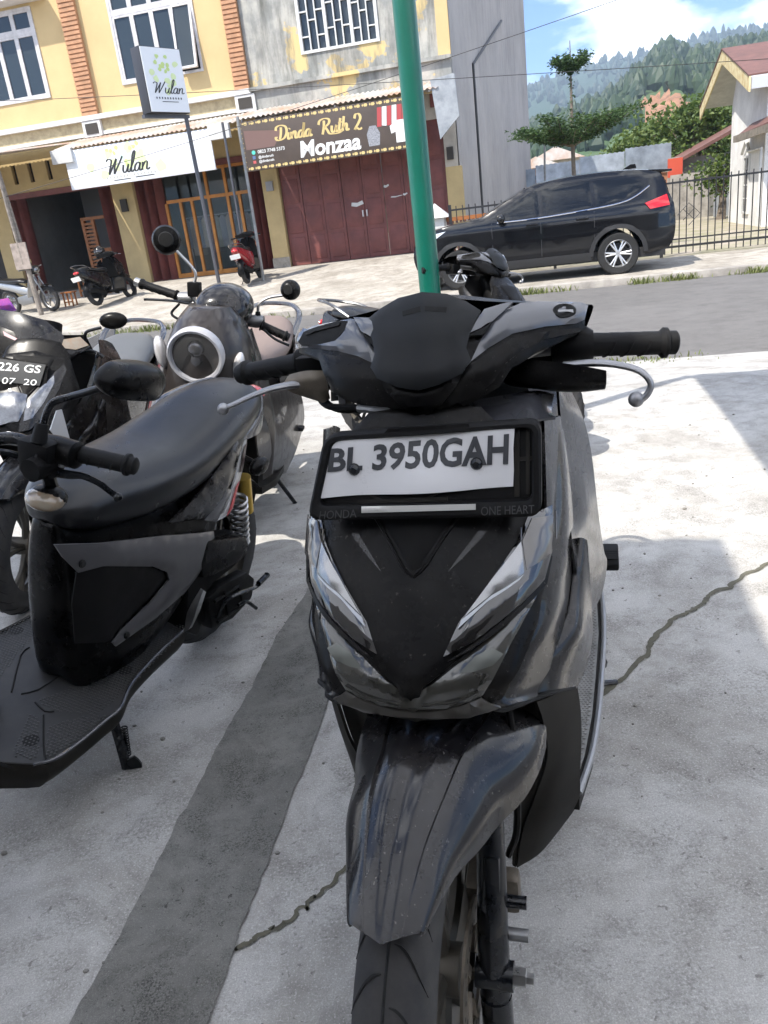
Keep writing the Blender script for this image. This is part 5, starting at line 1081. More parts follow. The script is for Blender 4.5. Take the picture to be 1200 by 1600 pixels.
gE = G([[(800,1108,.12),(820,1100,.13),(836,1095,.11)], [(806,1150,.15),(830,1140,.16),(850,1135,.14)], [(806,1220,.18),(830,1205,.185),(852,1185,.165)], [(802,1290,.20),(822,1280,.205),(838,1240,.195)], [(800,1350,.21),(806,1352,.215),(812,1345,.21)]], .004)
J('wheel_arch_liner', gE, m_dull, hero, ang=60); J('wheel_arch_liner', mirx(gE), m_dull, hero, ang=60)
# ---- floorboard with grip plates
fz = .275
def fp(px, py, z=fz): p = HL(px, py, z=z); return (p[0], p[1])
ed = [fp(905,1243), fp(925,1180), fp(935,1120), fp(940,1060), fp(944,990), fp(940,930), fp(930,905)]
fl_ = [(0.0,ed[0][1]+.0)]+ed+[(0,ed[-1][1])]; fl_ = [(.10,ed[0][1])]+ed+[(.10,ed[-1][1])]; fl_ = fl_+[(-x, y) for x, y in reversed(fl_)]
flr = J('floorboard', sheet([(x, y) for x, y in fl_], lambda x, y: (x, y, fz-.03), .03, .03, .008), m_dull, hero)
def inner(k): return [(x-k, y) for x, y in ed]
dots = []
for sg in (1, -1):
    pl = [(x-.012, y) for x, y in ed[:]]+[(x-.055, y) for x, y in reversed(ed)]; pl = [(sg*x, y) for x, y in pl]
    if sg < 0: pl = pl[::-1]
    p_ = J('grip_plate', sheet(pl, lambda x, y: (x, y, fz+.0), .003, .02, .001), pm('worn grey grip plate', (.20,.195,.18), .45, metal=.3, var=(20,.4)), flr)
    yy = min(y for _, y in ed)+.02; q = 0
    while yy < max(y for _, y in ed)-.02:
        xe = float(np.interp(yy, [y for _, y in ed], [x for x, _ in ed]))
        for k in range(5): dots.append(mv(lathe([(0,.0012),(.0026,.001),(.0034,0)], 'z', 6, False), sg*(xe-.018-k*.0078-(.0039 if q % 2 else 0)), yy, fz+.003))
        yy += .0072; q += 1
    J('floor_edge', tube([(sg*x, y, fz+.004) for x, y in ed], .006, 8, 4), m_steel2, flr)
J('grip_studs', jn(*dots), pm('worn grey grip plate', (.2,.2,.18)), flr, kind='stuff')
bx_ = fp(904, 1235, .26); J('floor_end_bracket', tf(box(-.012,.010,-.01,.02,-.03,.008,.003), T(bx_[0]-.008, bx_[1]+.01, .265)), m_steel2, flr)
# ---- body behind: tunnel, body sides, seat, tail, engine, rear wheel
def ring(y, w, z0, z1, sq=.55): return [(w*.55,y,z0),(w,y,z0+(z1-z0)*.28),(w*.97,y,z0+(z1-z0)*.72),(w*.6,y,z1),(0,y,z1+.004),(-w*.6,y,z1),(-w*.97,y,z0+(z1-z0)*.72),(-w,y,z0+(z1-z0)*.28),(-w*.55,y,z0),(0,y,z0)]
J('centre_body', loft([ring(.66,.07,.28,.66),ring(.74,.125,.28,.69),ring(.9,.15,.30,.69),ring(1.1,.15,.38,.70),ring(1.3,.13,.48,.74),ring(1.5,.07,.60,.78)], 4, 4), m_gloss, hero)
J('seat', loft([ring(.66,.05,.68,.72),ring(.72,.105,.67,.755),ring(.9,.135,.67,.755),ring(1.1,.14,.68,.765),ring(1.2,.135,.70,.80),ring(1.4,.11,.73,.815),ring(1.48,.06,.75,.80)], 4, 4), m_satin, hero)
J('engine_case', prism([(.62,.20),(1.22,.15),(1.30,.22),(1.25,.32),(.9,.38),(.66,.36)], .04, .13, 'yz', .012), m_steel2, hero); wheel(hero, 1.19, .255, .255, .095, 'rear_wheel', False)
J('rear_fender', loft([[(-.06,1.19+.29*math.sin(a),.255+.29*math.cos(a)),(0,1.19+.31*math.sin(a),.255+.31*math.cos(a)),(.06,1.19+.29*math.sin(a),.255+.29*math.cos(a))] for a in np.linspace(-.6,1.5,7)], 3, 3, False, False), m_matte, hero)
J('tail_lamp', ell((0,1.53,.70),(.07,.03,.035),14,8), m_tail, hero); J('grab_rail', tube([(.12,1.2,.78),(.13,1.4,.82),(.05,1.54,.83),(-.05,1.54,.83),(-.13,1.4,.82),(-.12,1.2,.78)], .012, 8, 5), m_satin, hero)
pg = HL(948, 872, z=.33); peg = J('passenger_peg', jn(tf(box(-.05,.035,-.045,.045,-.012,.010,.006), T(pg[0]-.005, pg[1]+.02, .325) @ rot('X', R(14))), tube([(pg[0]-.03,pg[1],.315),(pg[0]-.08,pg[1]-.02,.36)], .010, 8, 2)), m_rub2, hero)
J('peg_ribs', jn(*[tf(box(-.048,.033,-.003,.003,0,.004), T(pg[0]-.005, pg[1]-.02+k*.012, .336) @ rot('X', R(14))) for k in range(7)]), m_rub2, peg, smooth=False)
ss = HL(957, 1064, z=.012); s1_ = HL(940, 1030, x=ss[0]-.05)
J('side_stand', jn(tube([(.13,ss[1]-.14,.22),(ss[0]-.09,ss[1]-.03,.10),(ss[0]-.03,ss[1]+.0,.014)], [.009,.009,.009], 8, 4), tube([(ss[0]-.045,ss[1]-.01,.008),(ss[0]+.012,ss[1]+.004,.008)], [.011,.009], 8, 1, flat=.5), tube([(ss[0]-.045,ss[1]-.055,.105),(ss[0]-.02,ss[1]-.06,.11),(ss[0]-.02,ss[1]-.03,.075)], .006, 6, 4)), m_fork, hero)
# ---- handlebar cowl
zv = [.94,.955,1.0,1.05,1.10]; yv = [.222,.205,.215,.245,.295]
def cy_(x, z): return float(np.interp(z, zv, yv))+1.9*x*x+.18*max(0, abs(x)-.12)
def csk(x, z): return (x, cy_(x, z), z)
def cpx(pts): return [(lambda p: (p[0], p[2]))(HL.surf(x, y, cy_)) for x, y in pts]
def cs(name, poly, mat, lift, th, par=None, res=.009, edge=.003, mirror=False, ang=38):
    g = sheet(poly, csk, th, res, edge, lift); J(name, g, mat, par or cowl, ang=ang)
    if mirror: J(name, mirx(g), mat, par or cowl, ang=ang)
bR = cpx([(672,648),(700,643),(745,626),(782,604),(802,574),(840,550),(905,520),(917,512),(918,476),(905,473),(840,472),(800,474),(752,488)]); bL = cpx([(640,645),(603,637),(560,633),(520,618),(508,595),(497,563),(463,550),(464,528),(471,513),(510,506),(548,499),(597,503)])
base_ = bR+[(0.05,1.088),(-.05,1.088)]+bL[::-1]
cowl = J('handlebar_cowl', sheet(base_, csk, .035, .010, .004, -.036), m_satin, hero)
for sd, wg, we, no, un in (('R', [(735,566),(762,545),(800,522),(850,511),(900,506),(912,500),(918,477),(905,473),(840,472),(812,475),(786,487),(770,500),(752,530)], [(733,524),(768,508),(800,478),(790,479),(756,489)], [(731,528),(752,527),(766,510)], [(728,574),(682,640),(700,636),(742,620),(770,598),(790,568),(815,547),(852,530),(908,518),(905,512),(850,518),(800,529),(762,552)]),
                           ('L', [(606,582),(585,545),(566,518),(556,500),(548,499),(510,506),(471,514),(464,530),(464,544),(495,545),(530,549),(560,557),(590,571)], [(607,538),(596,503),(557,501),(570,524)], [(609,541),(570,525),(585,541)], [(612,592),(590,576),(560,562),(530,554),(495,550),(470,549),(498,560),(509,592),(522,616),(560,630),(603,634),(634,641)])):
    rv = (lambda p: p[::-1]) if sd == 'R' else (lambda p: p[::-1])
    ccw = lambda p: p if sum(p[i-1][0]*p[i][1]-p[i][0]*p[i-1][1] for i in range(len(p))) > 0 else p[::-1]
    cs('cowl_wing', ccw(cpx(wg)), m_wing, .0, .007, edge=.005); cs('cowl_wedge', ccw(cpx(we)), m_wing, .004, .008); cs('cowl_notch', ccw(cpx(no)), m_groove, .002, .008, edge=.001); cs('cowl_face', ccw(cpx(un)), m_satin, -.003, .006)
nose = cpx([(657,607),(690,596),(722,580),(728,574),(712,606),(690,632),(668,647)]); nose = [(0,nose[0][1])]+nose[1:-1]+[(0,nose[-1][1])]; nose = nose+[(-x, z) for x, z in reversed(nose[1:-1])]
cs('cowl_nose', nose, m_satin, .0, .009, edge=.005)
vis = cpx([(672,459),(700,463),(728,475),(750,490),(733,524),(728,545),(735,566),(722,582),(690,598),(657,607)]); vis = [(0,vis[0][1])]+vis[1:-1]+[(0,vis[-1][1])]; vis = vis+[(-x, z) for x, z in reversed(vis[1:-1])]
def vsk(x, z): return (x, cy_(x, z)-.012*max(0, 1-abs(x/.085)**1.4), z)
J('visor', sheet(vis, vsk, .008, .009, .003, .002), m_visor, cowl)
vs_ = cpx([(635,492),(662,484),(662,492),(636,499)]); J('visor_slot', sheet(vs_, vsk, .001, .008, .0005, .0098), m_groove, cowl); vs_ = cpx([(668,484),(700,486),(699,494),(668,491)]); J('visor_slot', sheet(vs_, vsk, .001, .008, .0005, .0098), m_groove, cowl)
# left switch pocket and right mirror hole
pk = cpx([(472,536),(480,522),(500,514),(535,505),(547,506),(543,520),(530,534),(505,540),(478,542)]); cs('switch_pocket', pk, m_groove, .006, .0022, edge=.001)
pk2 = cpx([(486,522),(538,510),(537,514),(487,526)]); cs('pocket_blade', pk2, m_dull, .0085, .003, edge=.001)
ho = [(cpx([(878+18*math.cos(a), 489+10*math.sin(a))])[0]) for a in np.linspace(0, 2*math.pi, 18, endpoint=False)][::-1]; cs('mirror_hole', ho, m_groove, .006, .0022, edge=.001); h2 = cpx([(867,490),(890,489),(890,492),(867,493)]); cs('hole_thread', h2, m_steel2, .0085, .001, edge=.0005)
J('cowl_back', loft([[(-.225,.40,1.05),(-.1,.33,1.075),(0,.31,1.09),(.1,.33,1.075),(.225,.38,1.055)], [(-.225,.44,1.03),(-.1,.42,1.06),(0,.42,1.075),(.1,.42,1.06),(.225,.42,1.04)], [(-.2,.42,.98),(-.1,.42,.97),(0,.42,.97),(.1,.42,.97),(.2,.40,.98)]], 4, 5, False, False), m_satin, hero)
J('steering_stem', cyl((0,.25,.80),(0,.335,1.0),.045,16), m_matte, hero)
# bars, grips, levers, switchgear
gl0, gl1 = HL(474,566,y=.40), HL(374,585,y=.455); gr0, gr1 = HL(914,539,y=.365), HL(1058,535,y=.395)
J('handlebar', tube([tuple(gl0+(gl1-gl0)*.1), (-.12,.36,1.0), (0,.35,.99), (.12,.35,1.0), tuple(gr0+(gr1-gr0)*.1)], .011, 12, 5), m_steel2, hero)
grip(hero, gl0, gl1, .0168); grip(hero, gr0, gr1, .0172)
sw = J('switch_housing', jn(tf(lathe([(.017,-.03),(.026,-.027),(.027,.02),(.02,.03)], 'x', 20), T(*(gr0-np.array([.018,0,0])))), tf(box(-.075,.012,-.022,.03,-.022,.018,.006), T(*(gr0-np.array([.03,-.01,0]))))), m_matte, hero)
lv = [HL(x, y, y=d) for x, y, d in ((800,560,.30),(860,573,.29),(905,578,.285),(945,586,.285))]
J('lever_bracket', solid(loft([[tuple(HL(x, y, y=d)) for x, y, d in r] for r in ([(791,562,.33),(800,558,.30),(850,564,.285),(900,570,.28),(945,579,.29)], [(790,590,.33),(800,592,.30),(850,599,.28),(900,603,.28),(945,600,.29)], [(800,596,.34),(806,598,.34),(850,603,.33),(900,606,.33),(940,602,.33)])], 4, 4, False, False), .006), m_satin, hero)
lr = [HL(x, y, y=d) for x, y, d in ((880,570,.30),(925,567,.295),(965,570,.285),(1000,580,.275),(1017,600,.27),(1008,620,.268),(994,624,.268))]
lev = J('brake_lever', tube([tuple(p) for p in lr], [.006,.007,.0062,.0058,.0056,.006,.007], 10, 5, flat=.75), m_lever, hero); J('lever_ball', ell(tuple(HL(994,624,y=.268)), (.0105,.0105,.0105), 14, 10), m_lever, lev)
ll = [HL(x, y, y=d) for x, y, d in ((500,600,.34),(470,600,.325),(430,606,.30),(395,618,.28),(365,632,.265),(350,638,.258))]
lev = J('brake_lever', tube([tuple(p) for p in ll], [.007,.009,.0072,.006,.0055,.0055], 10, 5, flat=.7), m_lever, hero); J('lever_ball', ell(tuple(HL(349,639,y=.257)), (.0092,.0092,.0092), 14, 10), m_lever, lev)
J('lever_bracket', jn(solid(loft([[tuple(HL(x, y, y=d)) for x, y, d in r] for r in ([(455,588,.335),(480,582,.33),(505,580,.33)], [(448,606,.325),(480,598,.32),(512,600,.325)], [(500,622,.335),(508,626,.33),(514,620,.335)])], 3, 3, False, False), .005)), m_dust, hero)
J('switch_housing', jn(tf(box(-.035,.03,-.02,.03,-.03,.02,.006), T(*(gl0+np.array([.035,-.02,-.006])))), tf(lathe([(.016,-.02),(.022,-.018),(.022,.02),(.017,.022)], 'x', 18), T(*(gl0+np.array([.01,0,0]))))), m_matte, hero)
for k, pts in enumerate((((505,595,.36),(500,620,.35),(515,635,.33),(560,637,.30),(612,643,.28)), ((512,600,.37),(508,625,.36),(530,640,.34),(575,640,.31),(612,650,.29)))):
    J('brake_cable', tube([tuple(HL(x, y, y=d)) for x, y, d in pts], .0055, 8, 5), m_matte, hero)
J('cable_sleeve', tube([tuple(HL(x, y, y=d)) for x, y, d in ((560,638,.298),(590,641,.285),(610,643,.28))], .006, 8, 3), m_steel2, hero)
# ---- number plate in its frame
def py_(x, z): return .094+.42*(z-.83)
def psk(x, z): return (x, py_(x, z), z)
def ppx(pts): return [(lambda p: (p[0], p[2]))(HL.surf(x, y, py_)) for x, y in pts]
def rnd(q, r=.09, n=4):
    """quad (px corners TL,TR,BR,BL) with rounded corners"""
    q = np.array(q, float); out = []
    for i in range(4):
        p, a, b = q[i], q[i-1], q[(i+1) % 4]; A = p+(a-p)/np.linalg.norm(a-p)*r; B = p+(b-p)/np.linalg.norm(b-p)*r
        out += [tuple((1-t)**2*A+2*t*(1-t)*p+t*t*B) for t in np.linspace(0, 1, n)]
    return out[::-1]
FQ = [(511,676),(846,653),(847,802),(484,808)]
pf = J('plate_frame', sheet(ppx(rnd(FQ, 20)), psk, .006, .012, .002, -.004), m_matte, hero)
def ringpoly(o, i): return jn(*[sheet([o[k], o[(k+1) % 4], i[(k+1) % 4], i[k]][::-1], lambda u, v: (lambda p: tuple(p))(HL.surf(u, v, py_)), 14, 8, 3, 0) for k in range(4)])
FI = [(524,686),(832,664),(832,778),(502,786)]
o_, i_ = ppx(rnd(FQ, 22, 6)), ppx(rnd(FI, 14, 6)); g = []
m_fr = []
for (src, lo, hi) in ((None, 0, 0),): pass
nq = len(o_); V = []; F = []
for k in range(nq):
    for (p, dy) in ((o_[k], .004), (o_[k], -.011), ((o_[k][0]*.75+i_[k][0]*.25, o_[k][1]*.75+i_[k][1]*.25), -.0145), ((o_[k][0]*.25+i_[k][0]*.75, o_[k][1]*.25+i_[k][1]*.75), -.0145), (i_[k], -.011), (i_[k], .004)):
        q = psk(*p); V.append((q[0], q[1]+dy, q[2]))
for k in range(nq):
    for j in range(5): a = k*6+j; b = ((k+1) % nq)*6+j; F.append((a, a+1, b+1, b))
J('frame_rim', (V, F), m_matte, pf, ang=30)
for q in (((560,782),(700,776),(700,786),(560,791)), ((804,672),(812,671),(812,776),(804,776)), ((822,666),(828,666),(828,772),(822,772)), ((806,715),(832,713),(832,719),(806,721)), ((560,766),(566,766),(610,786),(602,787)), ((700,762),(706,762),(660,784),(652,784))):
    J('frame_bar', sheet(ppx([q[3], q[2], q[1], q[0]]), psk, .004, .01, .001, .001), m_dull, pf)
J('frame_clip', sheet(ppx([(600,684),(735,676),(735,664),(610,672)][::1]), psk, .005, .01, .002, .010), m_satin, pf)
J('chrome_strip', sheet(ppx([(570,802),(746,797),(746,788),(570,792)]), psk, .003, .008, .0015, .0138), pm('bright strip', (.62,.61,.58), .3, metal=.5), pf)
PQ = [(512,684),(804,662),(804,762),(496,779)]
pt = ppx([(498,779),(560,775),(640,771),(720,767),(803,761),(804,735),(803,700),(805,664),(760,664),(690,671),(620,676),(516,686),(512,700),(508,715),(504,740)])
def pwav(x, z): return (x, py_(x, z)-.0035*math.sin(x*34+1)*math.sin((z-.83)*40)-.001, z)
plt = J('number_plate', sheet(pt, pwav, .0016, .007, .0006, .006), m_plate, pf)
tg = upright(text('BL 3950GAH', 1.0, 0, bold=.028)); xs_ = [v[0] for v in tg[0]]; zs_ = [v[2] for v in tg[0]]; bx0, bx1, bz0, bz1 = min(xs_), max(xs_), min(zs_), max(zs_)
Q = [(519,697),(797,673),(795,723),(515,735)]
def onplate(fx, fz, q, dy):
    a = np.array(q[3])*(1-fx)+np.array(q[2])*fx; b = np.array(q[0])*(1-fx)+np.array(q[1])*fx; p = a*(1-fz)+b*fz
    (x, z), = ppx([tuple(p)]); w = pwav(x, z); return (x, w[1]-.006-dy, z)
V = [onplate((v[0]-bx0)/(bx1-bx0), (v[2]-bz0)/(bz1-bz0), Q, .0031) for v in tg[0]]
nv0 = len(V); Vb = [(x, y+.0022, z) for x, y, z in V]; F = list(tg[1]); cnt = {}
for f in tg[1]:
    for i in range(len(f)): cnt[(f[i], f[(i+1) % len(f)])] = 1
F += [(b, a, a+nv0, b+nv0) for (a, b) in cnt if (b, a) not in cnt]
J('plate_number', (V+Vb, F), m_num, plt, smooth=False)
for (x, y) in ((556,731), (746,722)):
    (bx, bz), = ppx([(x, y)]); J('bolt', tf(lathe([(0,-.006),(.0045,-.006),(.0075,-.003),(.0085,0),(.0085,.002)], 'y', 12), T(bx, py_(bx, bz)-.0075, bz)), m_fork, plt)
for s_, q in (('HONDA', ((506,792),(562,789),(562,802),(504,805))), ('ONE HEART', ((754,785),(836,782),(836,795),(754,799)))):
    tg2 = upright(text(s_, 1.0, 0)); xa = [v[0] for v in tg2[0]]; za_ = [v[2] for v in tg2[0]]
    J('embossed_lettering', ([(lambda p: (p[0], py_(p[0], p[2])-.0152, p[2]))(onplate((v[0]-min(xa))/(max(xa)-min(xa)), (v[2]-min(za_))/(max(za_)-min(za_)), q, .0093)) for v in tg2[0]], tg2[1]), pm('embossed black', (.035,.035,.036), .45), pf, smooth=False)
# ================================================================== OTHER SCOOTERS
def spring(p0, p1, r, n, wr):
    p0, p1 = np.array(p0), np.array(p1); d = p1-p0; L = np.linalg.norm(d); u = d/L; a = np.cross(u, [1., 0, 0]); a /= np.linalg.norm(a); b = np.cross(u, a)
    return tube([tuple(p0+d*t+r*(math.cos(2*math.pi*n*t)*a+math.sin(2*math.pi*n*t)*b)) for t in np.linspace(0, 1, n*10)], wr, 6, 1)
m_gold = pm('gold print', (.62,.47,.20), .5); m_goldm = pm('gold damper', (.50,.33,.06), .35, metal=.7); m_seat = pm('black seat vinyl', (.010,.0105,.012), .31, spec=.45, bump=(350,.12,.001), rvar=.12)
m_str = pm('white decal', (.6,.6,.6), .3); m_strr = pm('red decal', (.5,.03,.04), .3)
def rear(par, paint, seatm, zs=0, tail=True, spring_m=None, stripe=False, wl=1.19):
    """everything behind the footboard"""
    J('centre_body', loft([ring(.60,.05,.30,.60),ring(.66,.105,.28,.66),ring(.8,.14,.29,.68),ring(.95,.15,.33,.68),ring(1.1,.15,.42,.70),ring(1.3,.125,.52,.74),ring(1.5,.075,.63,.79),ring(1.56,.04,.68,.79)], 4, 4), paint, par)
    for sg in (1, -1):
        g = solid(loft([[(.155,.72,.64),(.165,.75,.5),(.155,.78,.36)],[(.165,.9,.655),(.172,.92,.5),(.158,.94,.38)],[(.160,1.1,.68),(.165,1.12,.58),(.155,1.14,.48)],[(.135,1.3,.73),(.14,1.32,.66),(.13,1.33,.58)],[(.08,1.5,.785),(.085,1.52,.73),(.08,1.52,.68)]], 4, 4, False, False), .006)
        sp = J('side_panel', g if sg > 0 else mirx(g), paint, par, ang=60)
        if stripe:
            g = solid(loft([[(.176,.95,.50),(.178,.96,.44)],[(.172,1.1,.62),(.172,1.13,.52)],[(.148,1.3,.70),(.146,1.33,.62)]], 4, 3, False, False), .002); J('decal', g if sg > 0 else mirx(g), m_str, sp)
            g = solid(loft([[(.180,.95,.53),(.181,.955,.505)],[(.175,1.1,.65),(.175,1.115,.62)],[(.150,1.3,.725),(.149,1.32,.70)]], 4, 3, False, False), .002); J('decal', g if sg > 0 else mirx(g), m_strr, sp)
    J('seat', loft([ring(.56,.04,.68,.72),ring(.60,.085,.665,.745),ring(.72,.125,.66,.765),ring(.9,.14,.665,.765),ring(1.05,.145,.68,.77),ring(1.15,.14,.70,.80),ring(1.3,.125,.72,.82),ring(1.42,.09,.74,.815),ring(1.46,.05,.76,.80)], 4, 4), seatm, par)
    J('tail_lamp', ell((0,1.56,.72),(.075,.03,.03),14,8), m_tail, par)
    J('grab_rail', tube([(.135,1.22,.75),(.145,1.38,.83),(.09,1.54,.86),(0,1.58,.865),(-.09,1.54,.86),(-.145,1.38,.83),(-.135,1.22,.75)], .015, 8, 5, flat=.7), m_gloss2, par)
    wheel(par, wl, .255, .255, .095, 'rear_wheel', False)
    J('rear_fender', loft([[(-.065,wl+.28*math.sin(a),.255+.28*math.cos(a)),(-.03,wl+.30*math.sin(a),.255+.30*math.cos(a)),(.03,wl+.30*math.sin(a),.255+.30*math.cos(a)),(.065,wl+.28*math.sin(a),.255+.28*math.cos(a))] for a in np.linspace(-.3,1.7,8)], 3, 3, False, False), m_matte, par)
    J('engine_case', prism([(.66,.22),(.78,.14),(1.18,.17),(1.29,.22),(1.30,.29),(1.2,.36),(.9,.36),(.68,.34)], .05, .135, 'yz', .015), m_matte, par)
    J('belt_cover', prism([(.74,.22),(.84,.17),(1.14,.19),(1.25,.24),(1.22,.31),(.9,.32),(.76,.30)], .13, .15, 'yz', .008), m_steel2, par)
    J('shock_absorber', cyl((.105,1.24,.62),(.105,1.21,.50),.022,12), spring_m or m_fork, par); J('shock_spring', spring((.105,1.22,.54),(.105,1.17,.30),.026,7,.0055), m_steel, par)
    J('muffler', loft([[(-.11+.05*math.cos(a)*k,y,.28+z+.06*math.sin(a)*k) for a in np.linspace(0,2*math.pi,12,endpoint=False)] for y, z, k in ((.95,-.04,.5),(1.05,-.01,.95),(1.35,.05,1.0),(1.45,.07,.6))], 3, 2), m_matte, par)
    for sg in (1, -1): J('passenger_peg', tf(box(0,.085,-.03,.03,-.01,.008,.005), T(.14 if sg > 0 else -.225, 1.0, .34)), m_rub2, par)
def stand(par, foot):
    x, y, z = foot
    return J('side_stand', jn(tube([(.12,y-.12,.24),(x-.02,y,.05),(x,y+.01,.012)], .010, 8, 4), tf(box(-.03,.03,-.035,.035,-.006,.006,.003), T(x+.005, y+.01, z+.006))), m_fork, par)
def floor_(par, z=.27, mat=None, y0=.30, y1=.72, w=.19):
    f_ = J('floorboard', sheet([(-w*.8,y0),(w*.8,y0),(w,y0+.12),(w,y1-.1),(w*.75,y1+.1),(-w*.75,y1+.1),(-w,y1-.1),(-w,y0+.12)], lambda x, y: (x, y, z-.04), .04, .05, .01), mat or m_dull, par)
    return f_
def clone(src, par, mats):
    """copies of chosen parts of the front scooter on another scooter, in that one's colours"""
    for o in kids(hero):
        nm = o.name.split('.')[0]
        if nm not in src: continue
        c = o.copy(); COL.objects.link(c); c.parent = par
        if nm in mats: c.data = o.data.copy(); c.data.materials[0] = mats[nm]
        for ch in kids(o):
            if ch.name.split('.')[0] in ('plate_number', 'embossed_lettering', 'number_plate'): continue
            d = ch.copy(); COL.objects.link(d); d.parent = c
def mirror(par, c, axis_pts, rx, rz, mat, back=True, tilt=0, face=-1):
    """stem, shell and glass; the glass looks back at the rider"""
    mr = J('mirror', jn(tf(ell((0,0,0),(rx,.022,rz),20,12), T(*c) @ rot('Z', tilt))), mat, par)
    J('mirror_glass', tf(lathe([(0,.0),(1,.0)], 'y', 28, False), T(*c) @ rot('Z', tilt) @ T(0, .0225*.9, 0) @ Matrix.Diagonal((rx*.86,1,rz*.86,1))), pm('mirror glass', (.7,.72,.75), .03, metal=1), mr); J('mirror_stem', tube(axis_pts, .0065, 8, 5), m_fork, mr); return mr
# ---------------------------------------------------------------- seat-on scooter beside the front one
M2 = pose(-1.14, 1.117, 23.15, 15); B2 = Loc(M2)
b2 = E('scooter', M2, 'black scooter with bare handlebars and long smooth seat, leaning on its side stand', 'scooter')
def ring2(y, w, z0, z1, xo=0): return [(xo+w*.80,y,z0),(xo+w,y,z0+(z1-z0)*.35),(xo+w*.95,y,z0+(z1-z0)*.68),(xo+w*.62,y,z1-.006),(xo,y,z1+.004),(xo-w*.62,y,z1-.006),(xo-w*.95,y,z0+(z1-z0)*.68),(xo-w,y,z0+(z1-z0)*.35),(xo-w*.80,y,z0),(xo,y,z0)]
J('seat', loft([ring2(.600,.022,.72,.745,.02),ring2(.615,.060,.705,.765,.015),ring2(.66,.095,.69,.785,.01),ring2(.74,.120,.672,.792),ring2(.86,.138,.662,.787),ring2(1.0,.146,.668,.790),ring2(1.12,.142,.684,.81),ring2(1.24,.130,.712,.835),ring2(1.34,.112,.74,.845),ring2(1.41,.085,.76,.84),ring2(1.44,.05,.78,.82)], 5, 5), m_seat, b2)
J('body', loft([ring2(.600,.030,.40,.70,.02),ring2(.615,.065,.30,.705,.01),ring2(.68,.105,.26,.69),ring2(.82,.132,.27,.67),ring2(1.0,.135,.36,.67),ring2(1.15,.12,.50,.69),ring2(1.30,.10,.58,.72)], 4, 4), m_satin, b2)
def sk2(px, py, x): p = B2(px, py, x=x); return (p[1], p[2])
def side2(off, k=0): return lambda y, z: (off-.10*max(0, y-1.0)-.55*max(0, .62-y)**1.0*.4-.12*abs(z-.55)**1.5, y, z)
# grey side panel with black insert
pan = [sk2(*p, .148) for p in ((103,857),(180,846),(260,836),(334,830),(337,845),(322,880),(290,925),(245,965),(181,1010),(176,1004),(190,985),(235,940),(262,905),(258,893),(235,884),(160,884),(130,897),(112,875))]
sp_ = J('side_panel', sheet(pan, side2(.150), .010, .02, .005), pm('charcoal panel', (.060,.058,.062), .36, rvar=.12, coat=.3), b2)
ins = [sk2(*p, .148) for p in ((132,898),(160,885),(235,885),(258,894),(262,905),(235,940),(190,985),(176,1004),(130,1010),(125,950))]
J('panel_insert', sheet(ins, side2(.142), .006, .02, .003), m_matte, b2)
for (x, y) in ((134,883), (196,992)):
    p = sk2(x, y, .152); J('screw', tf(lathe([(0,.004),(.006,.004),(.009,.001),(.009,-.002)], 'x', 12), T(side2(.162)(*p)[0], p[0], p[1])), m_groove, b2)
# slanted rear cover with decals, tail, rear lamps
def sk3(pts, x): return [sk2(*p, x) for p in pts]
sd3 = lambda off: (lambda y, z: (off-.35*max(0, y-1.15)**1.2-.05*abs(z-.66), y, z))
J('rear_cover', sheet(sk3([(262,815),(300,812),(335,806),(350,770),(372,720),(392,690),(396,680),(374,686),(350,715),(310,768)], .14), sd3(.142), .012, .02, .006), m_gloss, b2, ang=60)
J('rear_cover', sheet(sk3([(318,812),(352,762),(360,764),(338,815)], .145), sd3(.150), .006, .015, .003), m_gloss2, b2)
dc = J('decal_panel', sheet(sk3([(338,815),(350,802),(372,740),(392,690),(402,684),(398,700),(384,750),(366,792),(352,808)], .142), sd3(.142), .009, .02, .004), m_str, b2)
J('decal', sheet(sk3([(352,806),(368,760),(376,752),(364,792)], .143), sd3(.1525), .002, .01, .001), m_strr, dc); J('decal', sheet(sk3([(374,738),(388,700),(396,694),(382,738)], .143), sd3(.1525), .002, .01, .001), pm('dark decal', (.06,.04,.04), .4), dc)
J('tail_cover', loft([[tuple(B2(x, y, x=xx)) for x, y, xx in r] for r in ([(372,690,.125),(378,672,.105),(384,655,.06)], [(392,684,.125),(396,660,.11),(392,638,.06)], [(408,672,.11),(410,640,.10),(398,622,.05)], [(411,640,.08),(410,615,.07),(392,612,.03)])], 4, 4, False, False), m_gloss2, b2)
J('grab_rail', tube([tuple(B2(x, y, x=xx)) for x, y, xx in ((236,648,-.12),(255,625,-.125),(290,608,-.13),(330,597,-.10),(352,600,-.04))], [.010,.016,.02,.02,.012], 10, 5, flat=.7), m_gloss2, b2)
J('tail_lamp', ell(tuple(B2(390,612,x=0.02)), (.05,.04,.022), 14, 8), m_tail, b2)
ts = B2(405, 728, x=.17); J('turn_signal', jn(ell(tuple(ts), (.022,.045,.026), 14, 8), tube([tuple(ts), (.10,ts[1]+.01,ts[2]+.01)], .01, 8, 1)), m_satin, b2)
